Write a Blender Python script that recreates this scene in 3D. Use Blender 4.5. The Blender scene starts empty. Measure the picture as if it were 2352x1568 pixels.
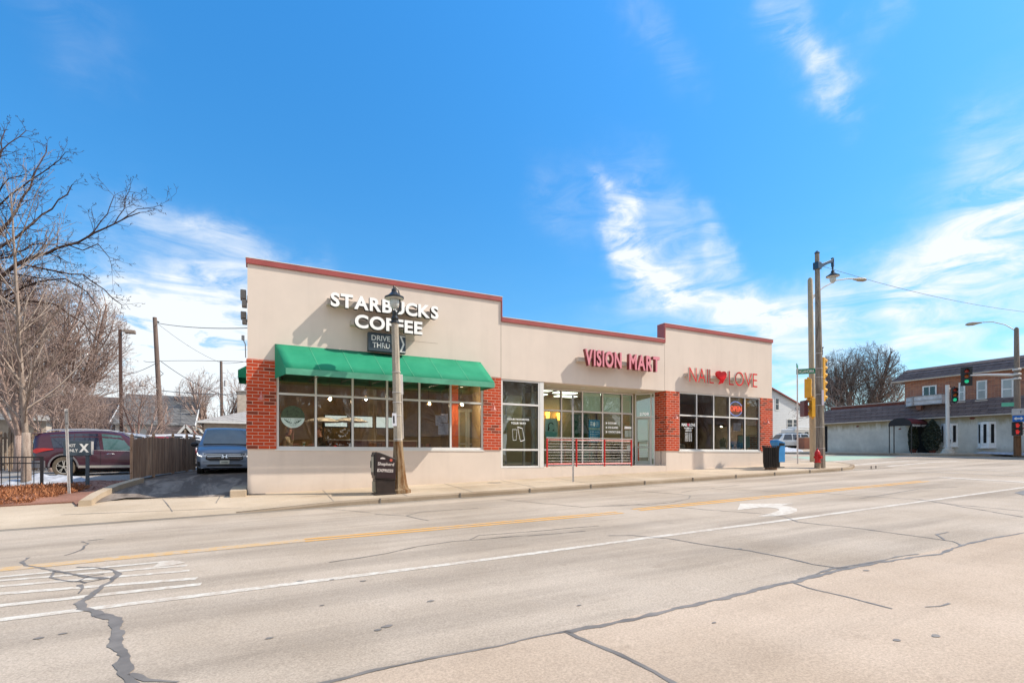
import bpy, math, random
from math import sin, cos, tan, atan, atan2, radians as R, pi, sqrt, exp
from mathutils import Vector, Matrix, noise
from mathutils.geometry import delaunay_2d_cdt

# ---------------------------------------------------------------- camera, world, sun, exposure
sc = bpy.context.scene
E = 1.6                      # eye height (world z of the lens)
TH = R(26.8); F = 1172.0; HV = 1044.0
cam = bpy.data.objects.new('camera', bpy.data.cameras.new('camera'))
sc.collection.objects.link(cam); sc.camera = cam
cam.location = (0, 0, E); cam.rotation_euler = (R(90), 0, -TH)
cam.data.sensor_width = 36; cam.data.lens = 36*F/2352
cam.data.shift_y = (HV-784)/2352
cam.data.clip_end = 3000; cam.data.clip_start = .05
sc.view_settings.view_transform = 'Standard'; sc.view_settings.look = 'None'
sc.view_settings.exposure = 0.36; sc.view_settings.gamma = 1

SUNV = Vector((2.3, -1.0, 2.6)).normalized()
sun = bpy.data.objects.new('sun', bpy.data.lights.new('sun', 'SUN'))
sc.collection.objects.link(sun)
sun.data.energy = 4.2; sun.data.angle = R(.5); sun.data.color = (1, .91, .79)
sun.rotation_euler = SUNV.to_track_quat('Z', 'Y').to_euler()

world = bpy.data.worlds.new('World'); sc.world = world; world.use_nodes = True
def build_world():
    nt = world.node_tree; N = nt.nodes; L = nt.links; N.clear()
    out = N.new('ShaderNodeOutputWorld'); bg = N.new('ShaderNodeBackground')
    sky = N.new('ShaderNodeTexSky'); sky.sky_type = 'NISHITA'; sky.sun_disc = False
    sky.sun_elevation = math.asin(SUNV.z); sky.sun_rotation = atan2(SUNV.x, SUNV.y)
    sky.air_density = 1.0; sky.dust_density = .3; sky.ozone_density = 2.5
    tc = N.new('ShaderNodeTexCoord')
    sep = N.new('ShaderNodeSeparateXYZ'); L.new(tc.outputs['Generated'], sep.inputs[0])
    def mth(op, a, b=None, c=None, clamp=False):
        m = N.new('ShaderNodeMath'); m.operation = op; m.use_clamp = clamp
        for i, q in enumerate((a, b, c)):
            if q is None: continue
            if isinstance(q, (int, float)): m.inputs[i].default_value = q
            else: L.new(q, m.inputs[i])
        return m.outputs[0]
    az = mth('ARCTAN2', sep.outputs[0], sep.outputs[1])
    el = mth('ARCSINE', sep.outputs[2])
    # warped coordinates so that no cloud edge is a clean ellipse
    cb = N.new('ShaderNodeCombineXYZ'); L.new(az, cb.inputs[0]); L.new(el, cb.inputs[1])
    n1 = N.new('ShaderNodeTexNoise'); n1.inputs['Scale'].default_value = 7; n1.inputs['Detail'].default_value = 6; n1.inputs['Roughness'].default_value = .55
    L.new(cb.outputs[0], n1.inputs['Vector'])
    sp = N.new('ShaderNodeSeparateColor'); L.new(n1.outputs['Color'], sp.inputs[0])
    az2 = mth('ADD', az, mth('MULTIPLY', mth('SUBTRACT', sp.outputs[0], .5), .22))
    el2 = mth('ADD', el, mth('MULTIPLY', mth('SUBTRACT', sp.outputs[1], .5), .16))
    def ae(u, v):
        return TH+atan((u-1176)/F), atan((HV-v)/sqrt(F*F+(u-1176)**2))
    def blob(u1, v1, u2, v2, w, amp):       # soft streak between two directions, half width w (radians)
        a1, e1 = ae(u1, v1); a2, e2 = ae(u2, v2)
        ln = sqrt((a2-a1)**2+(e2-e1)**2)+1e-6; dx = (a2-a1)/ln; dy = (e2-e1)/ln
        ca, ce = (a1+a2)/2, (e1+e2)/2
        da = mth('SUBTRACT', az2, ca); de = mth('SUBTRACT', el2, ce)
        p = mth('ADD', mth('MULTIPLY', da, dx), mth('MULTIPLY', de, dy))
        q = mth('ADD', mth('MULTIPLY', da, -dy), mth('MULTIPLY', de, dx))
        p = mth('DIVIDE', p, ln/2+w*.6); q = mth('DIVIDE', q, w)
        r = mth('ADD', mth('MULTIPLY', mth('MULTIPLY', p, p), mth('MULTIPLY', p, p)), mth('MULTIPLY', q, q))
        return mth('MULTIPLY', mth('EXPONENT', mth('MULTIPLY', r, -1)), amp)
    B = [(1370,395,1450,500,.018,.7),(1425,490,1470,600,.026,.8),(1440,585,1560,650,.040,1.2),(1540,635,1740,720,.038,1.15),(1610,490,1690,610,.020,.6),(1480,470,1620,560,.03,.35),
         (1700,700,1880,735,.035,.9),(1880,700,2080,700,.04,.6),(2060,680,2352,620,.06,.65),(2180,560,2420,400,.07,.95),(2060,700,2200,620,.05,.5),
         (1440,700,1900,770,.05,.3),(2000,785,2200,775,.022,.5),(1770,830,1890,860,.05,.8),(2200,840,2352,700,.04,.2),
         (345,480,560,560,.022,.6),(430,575,720,640,.03,.55),(270,765,600,765,.08,1.3),(270,830,620,870,.12,2.4),(-50,920,700,960,.09,.8),
         (1780,-20,1915,200,.035,.55),(1880,120,1925,270,.022,.5),(1430,20,1600,180,.03,.16),(2000,30,2060,10,.02,.2),
         (100,-20,260,140,.04,.12),(1900,900,2400,1000,.06,.3),(1280,470,1440,420,.05,.22),
         (2700,500,3300,700,.25,.8),(-900,700,-200,800,.12,.6)]
    tot = None
    for b in B:
        o = blob(*b); tot = o if tot is None else mth('ADD', tot, o)
    mp = N.new('ShaderNodeMapping'); L.new(cb.outputs[0], mp.inputs[0])
    mp.inputs['Rotation'].default_value = (0, 0, R(-32)); mp.inputs['Scale'].default_value = (7, 22, 1)
    n2 = N.new('ShaderNodeTexNoise'); n2.inputs['Scale'].default_value = 1; n2.inputs['Detail'].default_value = 9
    n2.inputs['Roughness'].default_value = .62; n2.inputs['Distortion'].default_value = 1.1
    L.new(mp.outputs[0], n2.inputs['Vector'])
    wisp = N.new('ShaderNodeMapRange'); L.new(n2.outputs[0], wisp.inputs[0])
    wisp.inputs[1].default_value = .34; wisp.inputs[2].default_value = .70
    wisp.inputs[3].default_value = .10; wisp.inputs[4].default_value = 1.0
    dens = mth('MULTIPLY', tot, wisp.outputs[0])
    # thin veil everywhere, thicker near the horizon
    veil = mth('MULTIPLY', mth('POWER', mth('SUBTRACT', 1, mth('MAXIMUM', mth('MULTIPLY', el, 1.1), 0), clamp=True), 7), .55)
    dens = mth('ADD', dens, mth('MULTIPLY', veil, n2.outputs[0]), clamp=True)
    # unseen white cloud bank, added behind the camera and overhead as neutral fill
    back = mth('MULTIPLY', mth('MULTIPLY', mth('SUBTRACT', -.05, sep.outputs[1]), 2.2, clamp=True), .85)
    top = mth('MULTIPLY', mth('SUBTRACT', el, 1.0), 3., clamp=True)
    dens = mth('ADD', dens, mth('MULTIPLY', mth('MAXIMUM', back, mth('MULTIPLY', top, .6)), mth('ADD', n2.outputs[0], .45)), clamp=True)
    hs = N.new('ShaderNodeHueSaturation'); hs.inputs['Saturation'].default_value = SKY_SAT
    hs.inputs['Hue'].default_value = SKY_HUE
    L.new(sky.outputs[0], hs.inputs['Color'])
    # lift the zenith a little: bright hazy-day exposure
    mul = N.new('ShaderNodeMix'); mul.data_type = 'RGBA'; mul.blend_type = 'MULTIPLY'; mul.inputs[0].default_value = 1
    L.new(hs.outputs[0], mul.inputs[6]); mul.inputs[7].default_value = SKY_TINT
    fl = mth('ADD', mth('MULTIPLY', mth('MAXIMUM', el, 0), SKY_LIFT), SKY_B0)
    ms = N.new('ShaderNodeVectorMath'); ms.operation = 'SCALE'; L.new(mul.outputs[2], ms.inputs[0]); L.new(fl, ms.inputs['Scale'])
    mx = N.new('ShaderNodeMix'); mx.data_type = 'RGBA'
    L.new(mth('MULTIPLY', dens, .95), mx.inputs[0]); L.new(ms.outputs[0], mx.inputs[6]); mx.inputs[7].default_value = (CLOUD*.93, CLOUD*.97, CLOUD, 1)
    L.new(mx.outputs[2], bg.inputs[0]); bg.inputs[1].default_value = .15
    L.new(bg.outputs[0], out.inputs[0])
SKY_SAT = 1.32; SKY_HUE = .5; SKY_TINT = (.74, 1.01, 1.0, 1); SKY_LIFT = 1.0; SKY_B0 = .80; CLOUD = 5.6
build_world()

# ---------------------------------------------------------------- placing helpers: picture direction + real distance -> metres
def X(u, Y): return Y*tan(TH+atan((u-1176)/F))
def ZC(x, y): return x*sin(TH)+y*cos(TH)
def Z(v, x, y): return E+(HV-v)*ZC(x, y)/F
def Pt(u, v, Y):
    x = X(u, Y); return Vector((x, Y, Z(v, x, Y)))
def PX(u, v, x):                       # on a plane x = const
    y = x/tan(TH+atan((u-1176)/F)); return Vector((x, y, Z(v, x, y)))
def pl(t, pts):
    if t <= pts[0][0]: return pts[0][1]
    for (a, b), (c, d) in zip(pts, pts[1:]):
        if t <= c: return b+(d-b)*(t-a)/(c-a)
    return pts[-1][1]
def slope(x): return pl(x, [(-500, -2.5), (-60, -1.3), (-15, -.42), (75, 2.1), (600, 4)])
BR = [(-400, 3), (-40, 1.8), (0, 1.58), (3.6, 1.53), (9.4, 1.46), (14.2, 1.42), (17, 1.31), (37, 1.03), (60, .85), (300, 0)]
BW = [(-40, 1.6), (14.2, 1.295), (17, 1.17), (37, .9), (60, .72), (300, .1)]
BL = [(14.2, 1.42), (15.8, 1.23), (17, 1.17), (19, .98), (22, .70), (25, .65), (30, .55), (60, .3), (300, -.8)]
def Rd(x, y): return E-pl(y, BR)+slope(x)
def Wk(x, y): return E-pl(y, BW)+slope(x)
def Lt(x, y): return E-pl(y, BL)+slope(x)
def T(x, y):                            # terrain: lot on the left, road level elsewhere
    if y < 14.2: return Rd(x, y)
    k = min(1, max(0, (x+.3)/1.0)); return Lt(x, y)*(1-k)+Rd(x, y)*k
def gp(u, v, zf=None):                  # where the ray through (u, v) meets the surface zf
    zf = zf or T
    d = tan(TH+atan((u-1176)/F)); y = 1.0; prev = None
    while y < 300:
        x = d*y; h = Z(v, x, y)-zf(x, y)
        if h <= 0:
            lo, hi = (y-.25), y
            for _ in range(20):
                m = (lo+hi)/2
                if Z(v, d*m, m)-zf(d*m, m) > 0: lo = m
                else: hi = m
            return (d*lo, lo)
        y += .25
    return (d*300, 300)

# ---------------------------------------------------------------- object helpers
def link(o): sc.collection.objects.link(o); return o
def tag(o, label=None, cat=None, group=None, kind=None):
    if label: o['label'] = label
    if cat: o['category'] = cat
    if group: o['group'] = group
    if kind: o['kind'] = kind
    return o
def empty(name, loc, label, cat, group=None, rz=0, ry=0, rx=0):
    o = link(bpy.data.objects.new(name, None)); o.location = loc; o.rotation_euler = (rx, ry, rz)
    o.empty_display_size = .2
    return tag(o, label, cat, group)
def kids(o): return [c for c in bpy.data.objects if c.parent == o]
def copy_tree(o, parent=None):
    c = o.copy(); link(c); c.parent = parent
    for ch in kids(o): copy_tree(ch, c)
    return c
class MB:
    def __init__(s): s.v = []; s.f = []; s.m = []; s.mi = 0
    def add(s, vs, fs):
        b = len(s.v); s.v += [tuple(p) for p in vs]; s.f += [tuple(i+b for i in f) for f in fs]; s.m += [s.mi]*len(fs); return s
    def box(s, x0, x1, y0, y1, z0, z1, M=None):
        vs = [Vector((x, y, z)) for z in (z0, z1) for y in (y0, y1) for x in (x0, x1)]
        if M: vs = [M @ p for p in vs]
        return s.add(vs, [(0,2,3,1),(4,5,7,6),(0,1,5,4),(2,6,7,3),(0,4,6,2),(1,3,7,5)])
    def bar(s, a, b, w, h=None):          # square bar from a to b
        a = Vector(a); b = Vector(b); h = h or w; d = (b-a).normalized()
        up = Vector((0,0,1)) if abs(d.z) < .9 else Vector((0,1,0))
        r = d.cross(up).normalized()*w/2; t = r.cross(d).normalized()*h/2
        vs = [p+i*r+j*t for p in (a, b) for i, j in ((-1,-1),(1,-1),(1,1),(-1,1))]
        return s.add(vs, [(0,3,2,1),(4,5,6,7),(0,1,5,4),(1,2,6,5),(2,3,7,6),(3,0,4,7)])
    def tube(s, pts, rs, n=6, caps=True):
        pts = [Vector(p) for p in pts]
        if isinstance(rs, (int, float)): rs = [rs]*len(pts)
        b = len(s.v); prev = None
        for i, p in enumerate(pts):
            d = (pts[min(i+1, len(pts)-1)]-pts[max(i-1, 0)])
            d = d.normalized() if d.length > 1e-9 else Vector((0,0,1))
            if prev is None:
                prev = Vector((1,0,0)) if abs(d.x) < .8 else Vector((0,1,0))
            r = (prev-d*prev.dot(d)).normalized(); t = d.cross(r); prev = r
            for k in range(n):
                a = 2*pi*k/n; q = p+(r*cos(a)+t*sin(a))*rs[i]; s.v.append((q.x, q.y, q.z))
        for i in range(len(pts)-1):
            for k in range(n):
                a = b+i*n+k; c = b+i*n+(k+1) % n
                s.f.append((a, c, c+n, a+n)); s.m.append(s.mi)
        if caps:
            s.f.append(tuple(b+k for k in range(n))[::-1]); s.m.append(s.mi)
            e = b+(len(pts)-1)*n; s.f.append(tuple(e+k for k in range(n))); s.m.append(s.mi)
        return s
    def lathe(s, prof, c=(0,0,0), n=16, axis='z', M=None, ph=0):   # prof: (r, z)
        b = len(s.v); c = Vector(c)
        for r, z in prof:
            for k in range(n):
                a = 2*pi*k/n+ph
                q = {'z': Vector((r*cos(a), r*sin(a), z)), 'y': Vector((r*cos(a), -z, r*sin(a))), 'x': Vector((z, r*cos(a), r*sin(a)))}[axis]+c
                if M: q = M @ q
                s.v.append((q.x, q.y, q.z))
        for i in range(len(prof)-1):
            for k in range(n):
                a = b+i*n+k; d = b+i*n+(k+1) % n
                s.f.append((a, d, d+n, a+n)); s.m.append(s.mi)
        s.f.append(tuple(b+k for k in range(n))[::-1]); s.m.append(s.mi)
        e = b+(len(prof)-1)*n; s.f.append(tuple(e+k for k in range(n))); s.m.append(s.mi)
        return s
    def prism(s, poly, f0, f1):           # poly 2D, f0/f1 map (a,b)->3D point
        n = len(poly)
        vs = [f0(*p) for p in poly]+[f1(*p) for p in poly]
        fs = [tuple(range(n))[::-1], tuple(range(n, 2*n))]+[(i, (i+1) % n, n+(i+1) % n, n+i) for i in range(n)]
        return s.add(vs, fs)
    def loft(s, rings, closed=True, caps=True):
        n = len(rings[0]); vs = [p for r in rings for p in r]; fs = []
        m = n if closed else n-1
        for i in range(len(rings)-1):
            for k in range(m):
                a = i*n+k; d = i*n+(k+1) % n; fs.append((a, d, d+n, a+n))
        if caps and closed: fs += [tuple(range(n))[::-1], tuple((len(rings)-1)*n+k for k in range(n))]
        return s.add(vs, fs)
    def ell(s, c, r, n=12, m=8, amp=0, seed=0):
        vs = []; fs = []
        for j in range(m+1):
            t = pi*j/m
            for k in range(n):
                a = 2*pi*k/n
                d = Vector((sin(t)*cos(a), sin(t)*sin(a), cos(t)))
                q = 1+amp*noise.noise(d*2.3+Vector((seed*7.1, 0, 0)))
                vs.append(Vector(c)+Vector((d.x*r[0], d.y*r[1], d.z*r[2]))*q)
        for j in range(m):
            for k in range(n):
                a = j*n+k; d = j*n+(k+1) % n; fs.append((a, a+n, d+n, d))
        return s.add(vs, fs)
    def build(s, name, mat, parent=None, smooth=False, bevel=0, world=None, angle=35):
        me = bpy.data.meshes.new(name)
        off = Vector((0,0,0))
        if parent is not None and (world if world is not None else WM[0]):
            p = parent
            while p: off += p.location; p = p.parent
        vs = [(v[0]-off.x, v[1]-off.y, v[2]-off.z) for v in s.v] if off.length else s.v
        me.from_pydata(vs, [], s.f)
        mats = mat if isinstance(mat, (list, tuple)) else [mat]
        for m in mats: me.materials.append(m)
        if len(mats) > 1: me.polygons.foreach_set('material_index', s.m)
        if smooth:
            me.polygons.foreach_set('use_smooth', [True]*len(me.polygons))
            if angle: me.set_sharp_from_angle(angle=R(angle))
        me.update()
        o = link(bpy.data.objects.new(name, me)); o.parent = parent
        if bevel:
            b = o.modifiers.new('bevel', 'BEVEL'); b.width = bevel; b.segments = 2; b.limit_method = 'ANGLE'; b.angle_limit = R(40)
        return o
WM = [True]     # True: parts are given in world metres; False: in the thing's own frame

# ---------------------------------------------------------------- materials
def col(h): return (h[0], h[1], h[2], 1)
def srgb(r, g, b):
    f = lambda c: (c/255/12.92) if c/255 <= .04045 else ((c/255+.055)/1.055)**2.4
    return (f(r), f(g), f(b))
class NM:
    def __init__(s, name):
        s.m = bpy.data.materials.new(name); s.m.use_nodes = True; s.nt = s.m.node_tree; s.N = s.nt.nodes
        s.b = s.N['Principled BSDF']; s.tc = s.N.new('ShaderNodeTexCoord')
    def L(s, a, b): s.nt.links.new(a, b)
    def noise(s, scale, detail=6, rough=.55, stretch=None, dist=0, vec=None):
        n = s.N.new('ShaderNodeTexNoise'); n.inputs['Scale'].default_value = scale; n.inputs['Detail'].default_value = detail
        n.inputs['Roughness'].default_value = rough; n.inputs['Distortion'].default_value = dist
        v = vec or s.tc.outputs['Object']
        if stretch:
            m = s.N.new('ShaderNodeMapping'); m.inputs['Scale'].default_value = stretch; s.L(v, m.inputs[0]); v = m.outputs[0]
        s.L(v, n.inputs['Vector']); return n.outputs[0]
    def ramp(s, x, a, b, lo=0., hi=1.):
        m = s.N.new('ShaderNodeMapRange'); s.L(x, m.inputs[0]); m.inputs[1].default_value = a; m.inputs[2].default_value = b
        m.inputs[3].default_value = lo; m.inputs[4].default_value = hi; return m.outputs[0]
    def mix(s, f, a, b, mode='MIX'):
        m = s.N.new('ShaderNodeMix'); m.data_type = 'RGBA'; m.blend_type = mode
        for i, q in ((0, f), (6, a), (7, b)):
            if isinstance(q, (int, float)): m.inputs[i].default_value = q
            elif isinstance(q, tuple): m.inputs[i].default_value = col(q)
            else: s.L(q, m.inputs[i])
        return m.outputs[2]
    def math(s, op, a, b=0.):
        m = s.N.new('ShaderNodeMath'); m.operation = op
        for i, q in ((0, a), (1, b)):
            if isinstance(q, (int, float)): m.inputs[i].default_value = q
            else: s.L(q, m.inputs[i])
        return m.outputs[0]
    def color(s, c):
        if isinstance(c, tuple): s.b.inputs['Base Color'].default_value = col(c)
        else: s.L(c, s.b.inputs['Base Color'])
    def set(s, rough=.8, metal=0, spec=.5, coat=0):
        s.b.inputs['Roughness'].default_value = rough; s.b.inputs['Metallic'].default_value = metal
        s.b.inputs['Specular IOR Level'].default_value = spec; s.b.inputs['Coat Weight'].default_value = coat; s.b.inputs['Coat Roughness'].default_value = .05
    def bump(s, h, st=.3, d=.01):
        b = s.N.new('ShaderNodeBump'); b.inputs['Strength'].default_value = st; b.inputs['Distance'].default_value = d
        s.L(h, b.inputs['Height']); s.L(b.outputs[0], s.b.inputs['Normal'])
def sc3(c, k): return tuple(min(1, x*k) for x in c)
def mat(name, c, rough=.8, var=.15, scale=3, metal=0, spec=.5, coat=0, bump=0, bscale=60, stretch=None, c2=None):
    m = NM(name)
    n = m.noise(scale, 7, .6, stretch)
    m.color(m.mix(m.ramp(n, .3, .7), sc3(c, 1-var), c2 or sc3(c, 1+var)))
    m.set(rough, metal, spec, coat)
    if bump: m.bump(m.noise(bscale, 4, .6, stretch), bump)
    return m.m
def emit(name, c, st, base=None):
    m = NM(name); m.color(base or c); m.b.inputs['Emission Color'].default_value = col(c); m.b.inputs['Emission Strength'].default_value = st
    m.set(.3); return m.m
def glass(name, tint=(.9,.95,.93), ior=1.5, refl=1.0, gloss=(1,1,1), r=.0, base=0.):
    m = NM(name); N = m.N
    t = N.new('ShaderNodeBsdfTransparent'); t.inputs[0].default_value = col(tint)
    g = N.new('ShaderNodeBsdfGlossy'); g.inputs[0].default_value = col(gloss); g.inputs['Roughness'].default_value = r
    f = N.new('ShaderNodeFresnel'); f.inputs[0].default_value = ior
    mx = N.new('ShaderNodeMixShader'); m.L(m.math('ADD', m.math('MULTIPLY', f.outputs[0], refl), base), mx.inputs[0])
    m.L(t.outputs[0], mx.inputs[1]); m.L(g.outputs[0], mx.inputs[2])
    n = m.noise(.9, 1, .5); b = N.new('ShaderNodeBump'); b.inputs['Strength'].default_value = .25; b.inputs['Distance'].default_value = .012
    m.L(n, b.inputs['Height']); m.L(b.outputs[0], g.inputs['Normal'])
    m.L(mx.outputs[0], N['Material Output'].inputs[0]); N.remove(m.b); return m.m
def brick(name, c1, c2, mortar, w, h, ms, off=.5, z0=0, x0=0, dark=None):
    m = NM(name); N = m.N
    sp = N.new('ShaderNodeSeparateXYZ'); geo = N.new('ShaderNodeNewGeometry'); m.L(geo.outputs['Position'], sp.inputs[0])
    cb = N.new('ShaderNodeCombineXYZ'); m.L(m.math('ADD', m.math('ADD', sp.outputs[0], sp.outputs[1]), x0), cb.inputs[0])
    m.L(m.math('ADD', sp.outputs[2], z0), cb.inputs[1])
    b = N.new('ShaderNodeTexBrick'); b.offset = off; m.L(cb.outputs[0], b.inputs['Vector'])
    b.inputs['Scale'].default_value = 1; b.inputs['Brick Width'].default_value = w; b.inputs['Row Height'].default_value = h
    b.inputs['Mortar Size'].default_value = ms; b.inputs['Mortar Smooth'].default_value = .2
    b.inputs['Color1'].default_value = col(c1); b.inputs['Color2'].default_value = col(c2); b.inputs['Mortar'].default_value = col(mortar)
    b.inputs['Bias'].default_value = -.1
    c = b.outputs['Color']
    if dark:    # a few burnt bricks: per-brick random via snapped coordinates
        b2 = N.new('ShaderNodeTexBrick'); b2.offset = off; m.L(cb.outputs[0], b2.inputs['Vector'])
        for k, v in (('Scale', 1), ('Brick Width', w), ('Row Height', h), ('Mortar Size', ms), ('Mortar Smooth', .2)): b2.inputs[k].default_value = v
        b2.inputs['Color1'].default_value = (0,0,0,1); b2.inputs['Color2'].default_value = (1,1,1,1); b2.inputs['Mortar'].default_value = (0,0,0,1)
        c = m.mix(m.ramp(b2.outputs['Color'], .86, .90, 0, .75), c, dark)
    n = m.noise(7, 6, .6)
    c = m.mix(.5, c, m.mix(m.ramp(n, .3, .7), (.72,.72,.72), (1,1,1)), 'MULTIPLY')
    m.color(c); m.set(.85, spec=.3); m.bump(m.math('ADD', m.math('MULTIPLY', b.outputs['Fac'], -1), m.math('MULTIPLY', m.noise(90, 3), .3)), .6, .008)
    return m.m

def siding(name, c, pitch=.12, c2=None):      # horizontal lap siding by world height
    m = NM(name); N = m.N; geo = N.new('ShaderNodeNewGeometry'); sp = N.new('ShaderNodeSeparateXYZ'); m.L(geo.outputs['Position'], sp.inputs[0])
    fr = m.math('FRACT', m.math('DIVIDE', sp.outputs[2], pitch))
    m.color(m.mix(m.ramp(fr, .86, .95), m.mix(m.ramp(m.noise(2, 5), .3, .7), sc3(c, .9), c), sc3(c, .55)))
    m.set(.7); m.bump(fr, .5, .02); return m.m
def shingle(name, c, w=.3, h=.16, ax='x', var=.25):
    m = NM(name); N = m.N; geo = N.new('ShaderNodeNewGeometry'); sp = N.new('ShaderNodeSeparateXYZ'); m.L(geo.outputs['Position'], sp.inputs[0])
    cb = N.new('ShaderNodeCombineXYZ'); m.L(m.math('ADD', sp.outputs[0], sp.outputs[1]), cb.inputs[0]); m.L(sp.outputs[2], cb.inputs[1])
    b = N.new('ShaderNodeTexBrick'); m.L(cb.outputs[0], b.inputs['Vector'])
    for k, v in (('Scale', 1), ('Brick Width', w), ('Row Height', h), ('Mortar Size', .012), ('Mortar Smooth', .3)): b.inputs[k].default_value = v
    b.inputs['Color1'].default_value = col(sc3(c, 1-var)); b.inputs['Color2'].default_value = col(sc3(c, 1+var)); b.inputs['Mortar'].default_value = col(sc3(c, .3))
    n = m.noise(1.2, 6, .6)
    m.color(m.mix(.6, b.outputs['Color'], m.mix(m.ramp(n, .3, .7), (.7,.7,.7), (1,1,1)), 'MULTIPLY')); m.set(.9, spec=.2)
    m.bump(m.math('MULTIPLY', b.outputs['Fac'], -1), .6, .02); return m.m
# ---------------------------------------------------------------- ground, roads, pavements
def asphalt(name, c, fine=.22, patch=.12, streak=.10, warm=(1,1,1), darken=None):
    m = NM(name)
    f = m.noise(55, 5, .75); f2 = m.noise(190, 2, .8); p = m.noise(.35, 6, .6); s = m.noise(1, 5, .6, (.10, 1.1, 1)); q = m.noise(2.2, 8, .7)
    c0 = m.mix(m.ramp(f, .32, .68), sc3(c, 1-fine), sc3(c, 1+fine))
    c0 = m.mix(m.ramp(f2, .58, .75, 0, .55), c0, sc3(c, 1.55))
    c0 = m.mix(m.ramp(f2, .25, .40, .5, 0), c0, sc3(c, .45))
    c0 = m.mix(m.ramp(p, .38, .66, 0, 1), c0, m.mix(1., c0, tuple(1-patch*1.6*w for w in (.9, 1, 1.15)), 'MULTIPLY'))
    c0 = m.mix(m.ramp(s, .45, .62, 0, 1), c0, m.mix(1., c0, (1-streak*2,)*3, 'MULTIPLY'))
    c0 = m.mix(m.ramp(q, .60, .72, 0, .5), c0, m.mix(1., c0, (.72, .70, .68), 'MULTIPLY'))
    m.color(c0); m.set(.9, spec=.25); m.bump(m.math('ADD', f, m.math('MULTIPLY', f2, .5)), .35, .008); return m.m
def paint(name, c, under, wear=.5):
    m = NM(name); n = m.noise(9, 8, .75); n2 = m.noise(70, 3, .8); n3 = m.noise(.8, 4, .6)
    k = m.math('ADD', m.math('ADD', m.math('MULTIPLY', n, .5), m.math('MULTIPLY', n2, .25)), m.math('MULTIPLY', n3, .25))
    m.color(m.mix(m.ramp(k, wear-.05, wear+.06), c, under)); m.set(.75, spec=.3); return m.m
ROADC = (.49, .40, .31)
M_road = asphalt('road asphalt', ROADC, .30, .14, .12)
M_conc = asphalt('pavement concrete', (.56, .45, .33), .18, .18, .06)
M_lane = asphalt('parking lane concrete', (.55, .425, .315), .26, .15, .05)
M_curb = asphalt('kerb concrete', (.40, .31, .22), .14, .22, .08)
M_lot = asphalt('lot asphalt', (.34, .32, .30), .12, .2, .1)
M_seal = mat('crack sealant', (.19, .165, .14), .6, .3, 3)
M_sealfar = mat('thin crack sealant', (.20, .175, .15), .7, .25, 3)
M_white = paint('white road paint', (.66, .60, .51), ROADC, .50)
M_white2 = paint('worn white road paint', (.66, .61, .52), ROADC, .50)
M_yel = paint('yellow road paint', (.72, .36, .07), ROADC, .55)
M_yelw = paint('worn yellow road paint', (.60, .36, .13), ROADC, .49)
M_green = paint('green bike lane paint', (.34, .45, .33), ROADC, .60)
M_soil = mat('soil ground', (.20, .15, .10), .95, .25, .5, bump=.3, bscale=8)
M_snow = mat('dirty snow', (.40, .41, .44), .85, .35, 5, bump=.9, bscale=7)
def drive_mat():
    m = NM('driveway asphalt'); f = m.noise(60, 4, .7); p = m.noise(1.0, 7, .65, (1.2, .35, 1), 1.2)
    c = m.mix(m.ramp(f, .3, .7), (.10, .075, .058), (.17, .135, .11))
    c = m.mix(m.ramp(p, .46, .62, 0, .9), c, (.33, .27, .22)); m.color(c); m.set(.85, spec=.3); m.bump(f, .4, .01); return m.m
M_drive = drive_mat()

def sheet(name, poly, zf, off, m, step=1.0, kind='structure', skirt=0, parent=None, build=True):
    xs = [p[0] for p in poly]; ys = [p[1] for p in poly]
    pts = []; n = 0
    edge = []
    for a, b in zip(poly, poly[1:]+poly[:1]):
        L = sqrt((b[0]-a[0])**2+(b[1]-a[1])**2); k = max(1, int(L/step))
        for i in range(k): edge.append((a[0]+(b[0]-a[0])*i/k, a[1]+(b[1]-a[1])*i/k))
    def inside(x, y):
        c = False
        for (x1, y1), (x2, y2) in zip(edge, edge[1:]+edge[:1]):
            if (y1 > y) != (y2 > y) and x < (x2-x1)*(y-y1)/(y2-y1)+x1: c = not c
        return c
    x = math.floor(min(xs)/step)*step
    while x < max(xs):
        y = math.floor(min(ys)/step)*step
        while y < max(ys):
            if inside(x, y): pts.append((x, y))
            y += step
        x += step
    vin = [Vector(p) for p in edge+pts]; ne = len(edge)
    res = delaunay_2d_cdt(vin, [], [list(range(ne))], 1, 1e-5)
    mb = MB(); mb.v = [(v.x, v.y, zf(v.x, v.y)+off) for v in res[0]]; mb.f = [tuple(f) for f in res[2]]; mb.m = [0]*len(mb.f)
    if skirt:
        b = len(mb.v)
        for p in edge: mb.v += [(p[0], p[1], zf(*p)+off), (p[0], p[1], zf(*p)+off-skirt)]
        for i in range(ne):
            j = (i+1) % ne; mb.f.append((b+2*i, b+2*i+1, b+2*j+1, b+2*j)); mb.m.append(0)
    if not build: return mb
    o = mb.build(name, m, parent); tag(o, kind=kind if not parent else None)
    if not skirt:
        me = o.data
        if me.polygons and me.polygons[0].normal.z < 0: me.flip_normals()
    return o
def grid(name, xs, ys, zf, m):
    mb = MB(); nx = len(xs)
    for y in ys:
        for x in xs: mb.v.append((x, y, zf(x, y)))
    for j in range(len(ys)-1):
        for i in range(nx-1):
            a = j*nx+i; mb.f.append((a, a+1, a+1+nx, a+nx)); mb.m.append(0)
    return tag(mb.build(name, m, smooth=True, angle=0), kind='structure')
def rng(a, b, s):
    r = []; x = a
    while x < b-1e-6: r.append(x); x += s
    return r+[b]
grid('ground', rng(-600, -60, 60)+rng(-56, 100, 4)+rng(120, 900, 60), rng(-500, -40, 46)+rng(-36, 60, 2)+rng(70, 900, 60), lambda x, y: T(x, y)-.03, M_soil)
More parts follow.
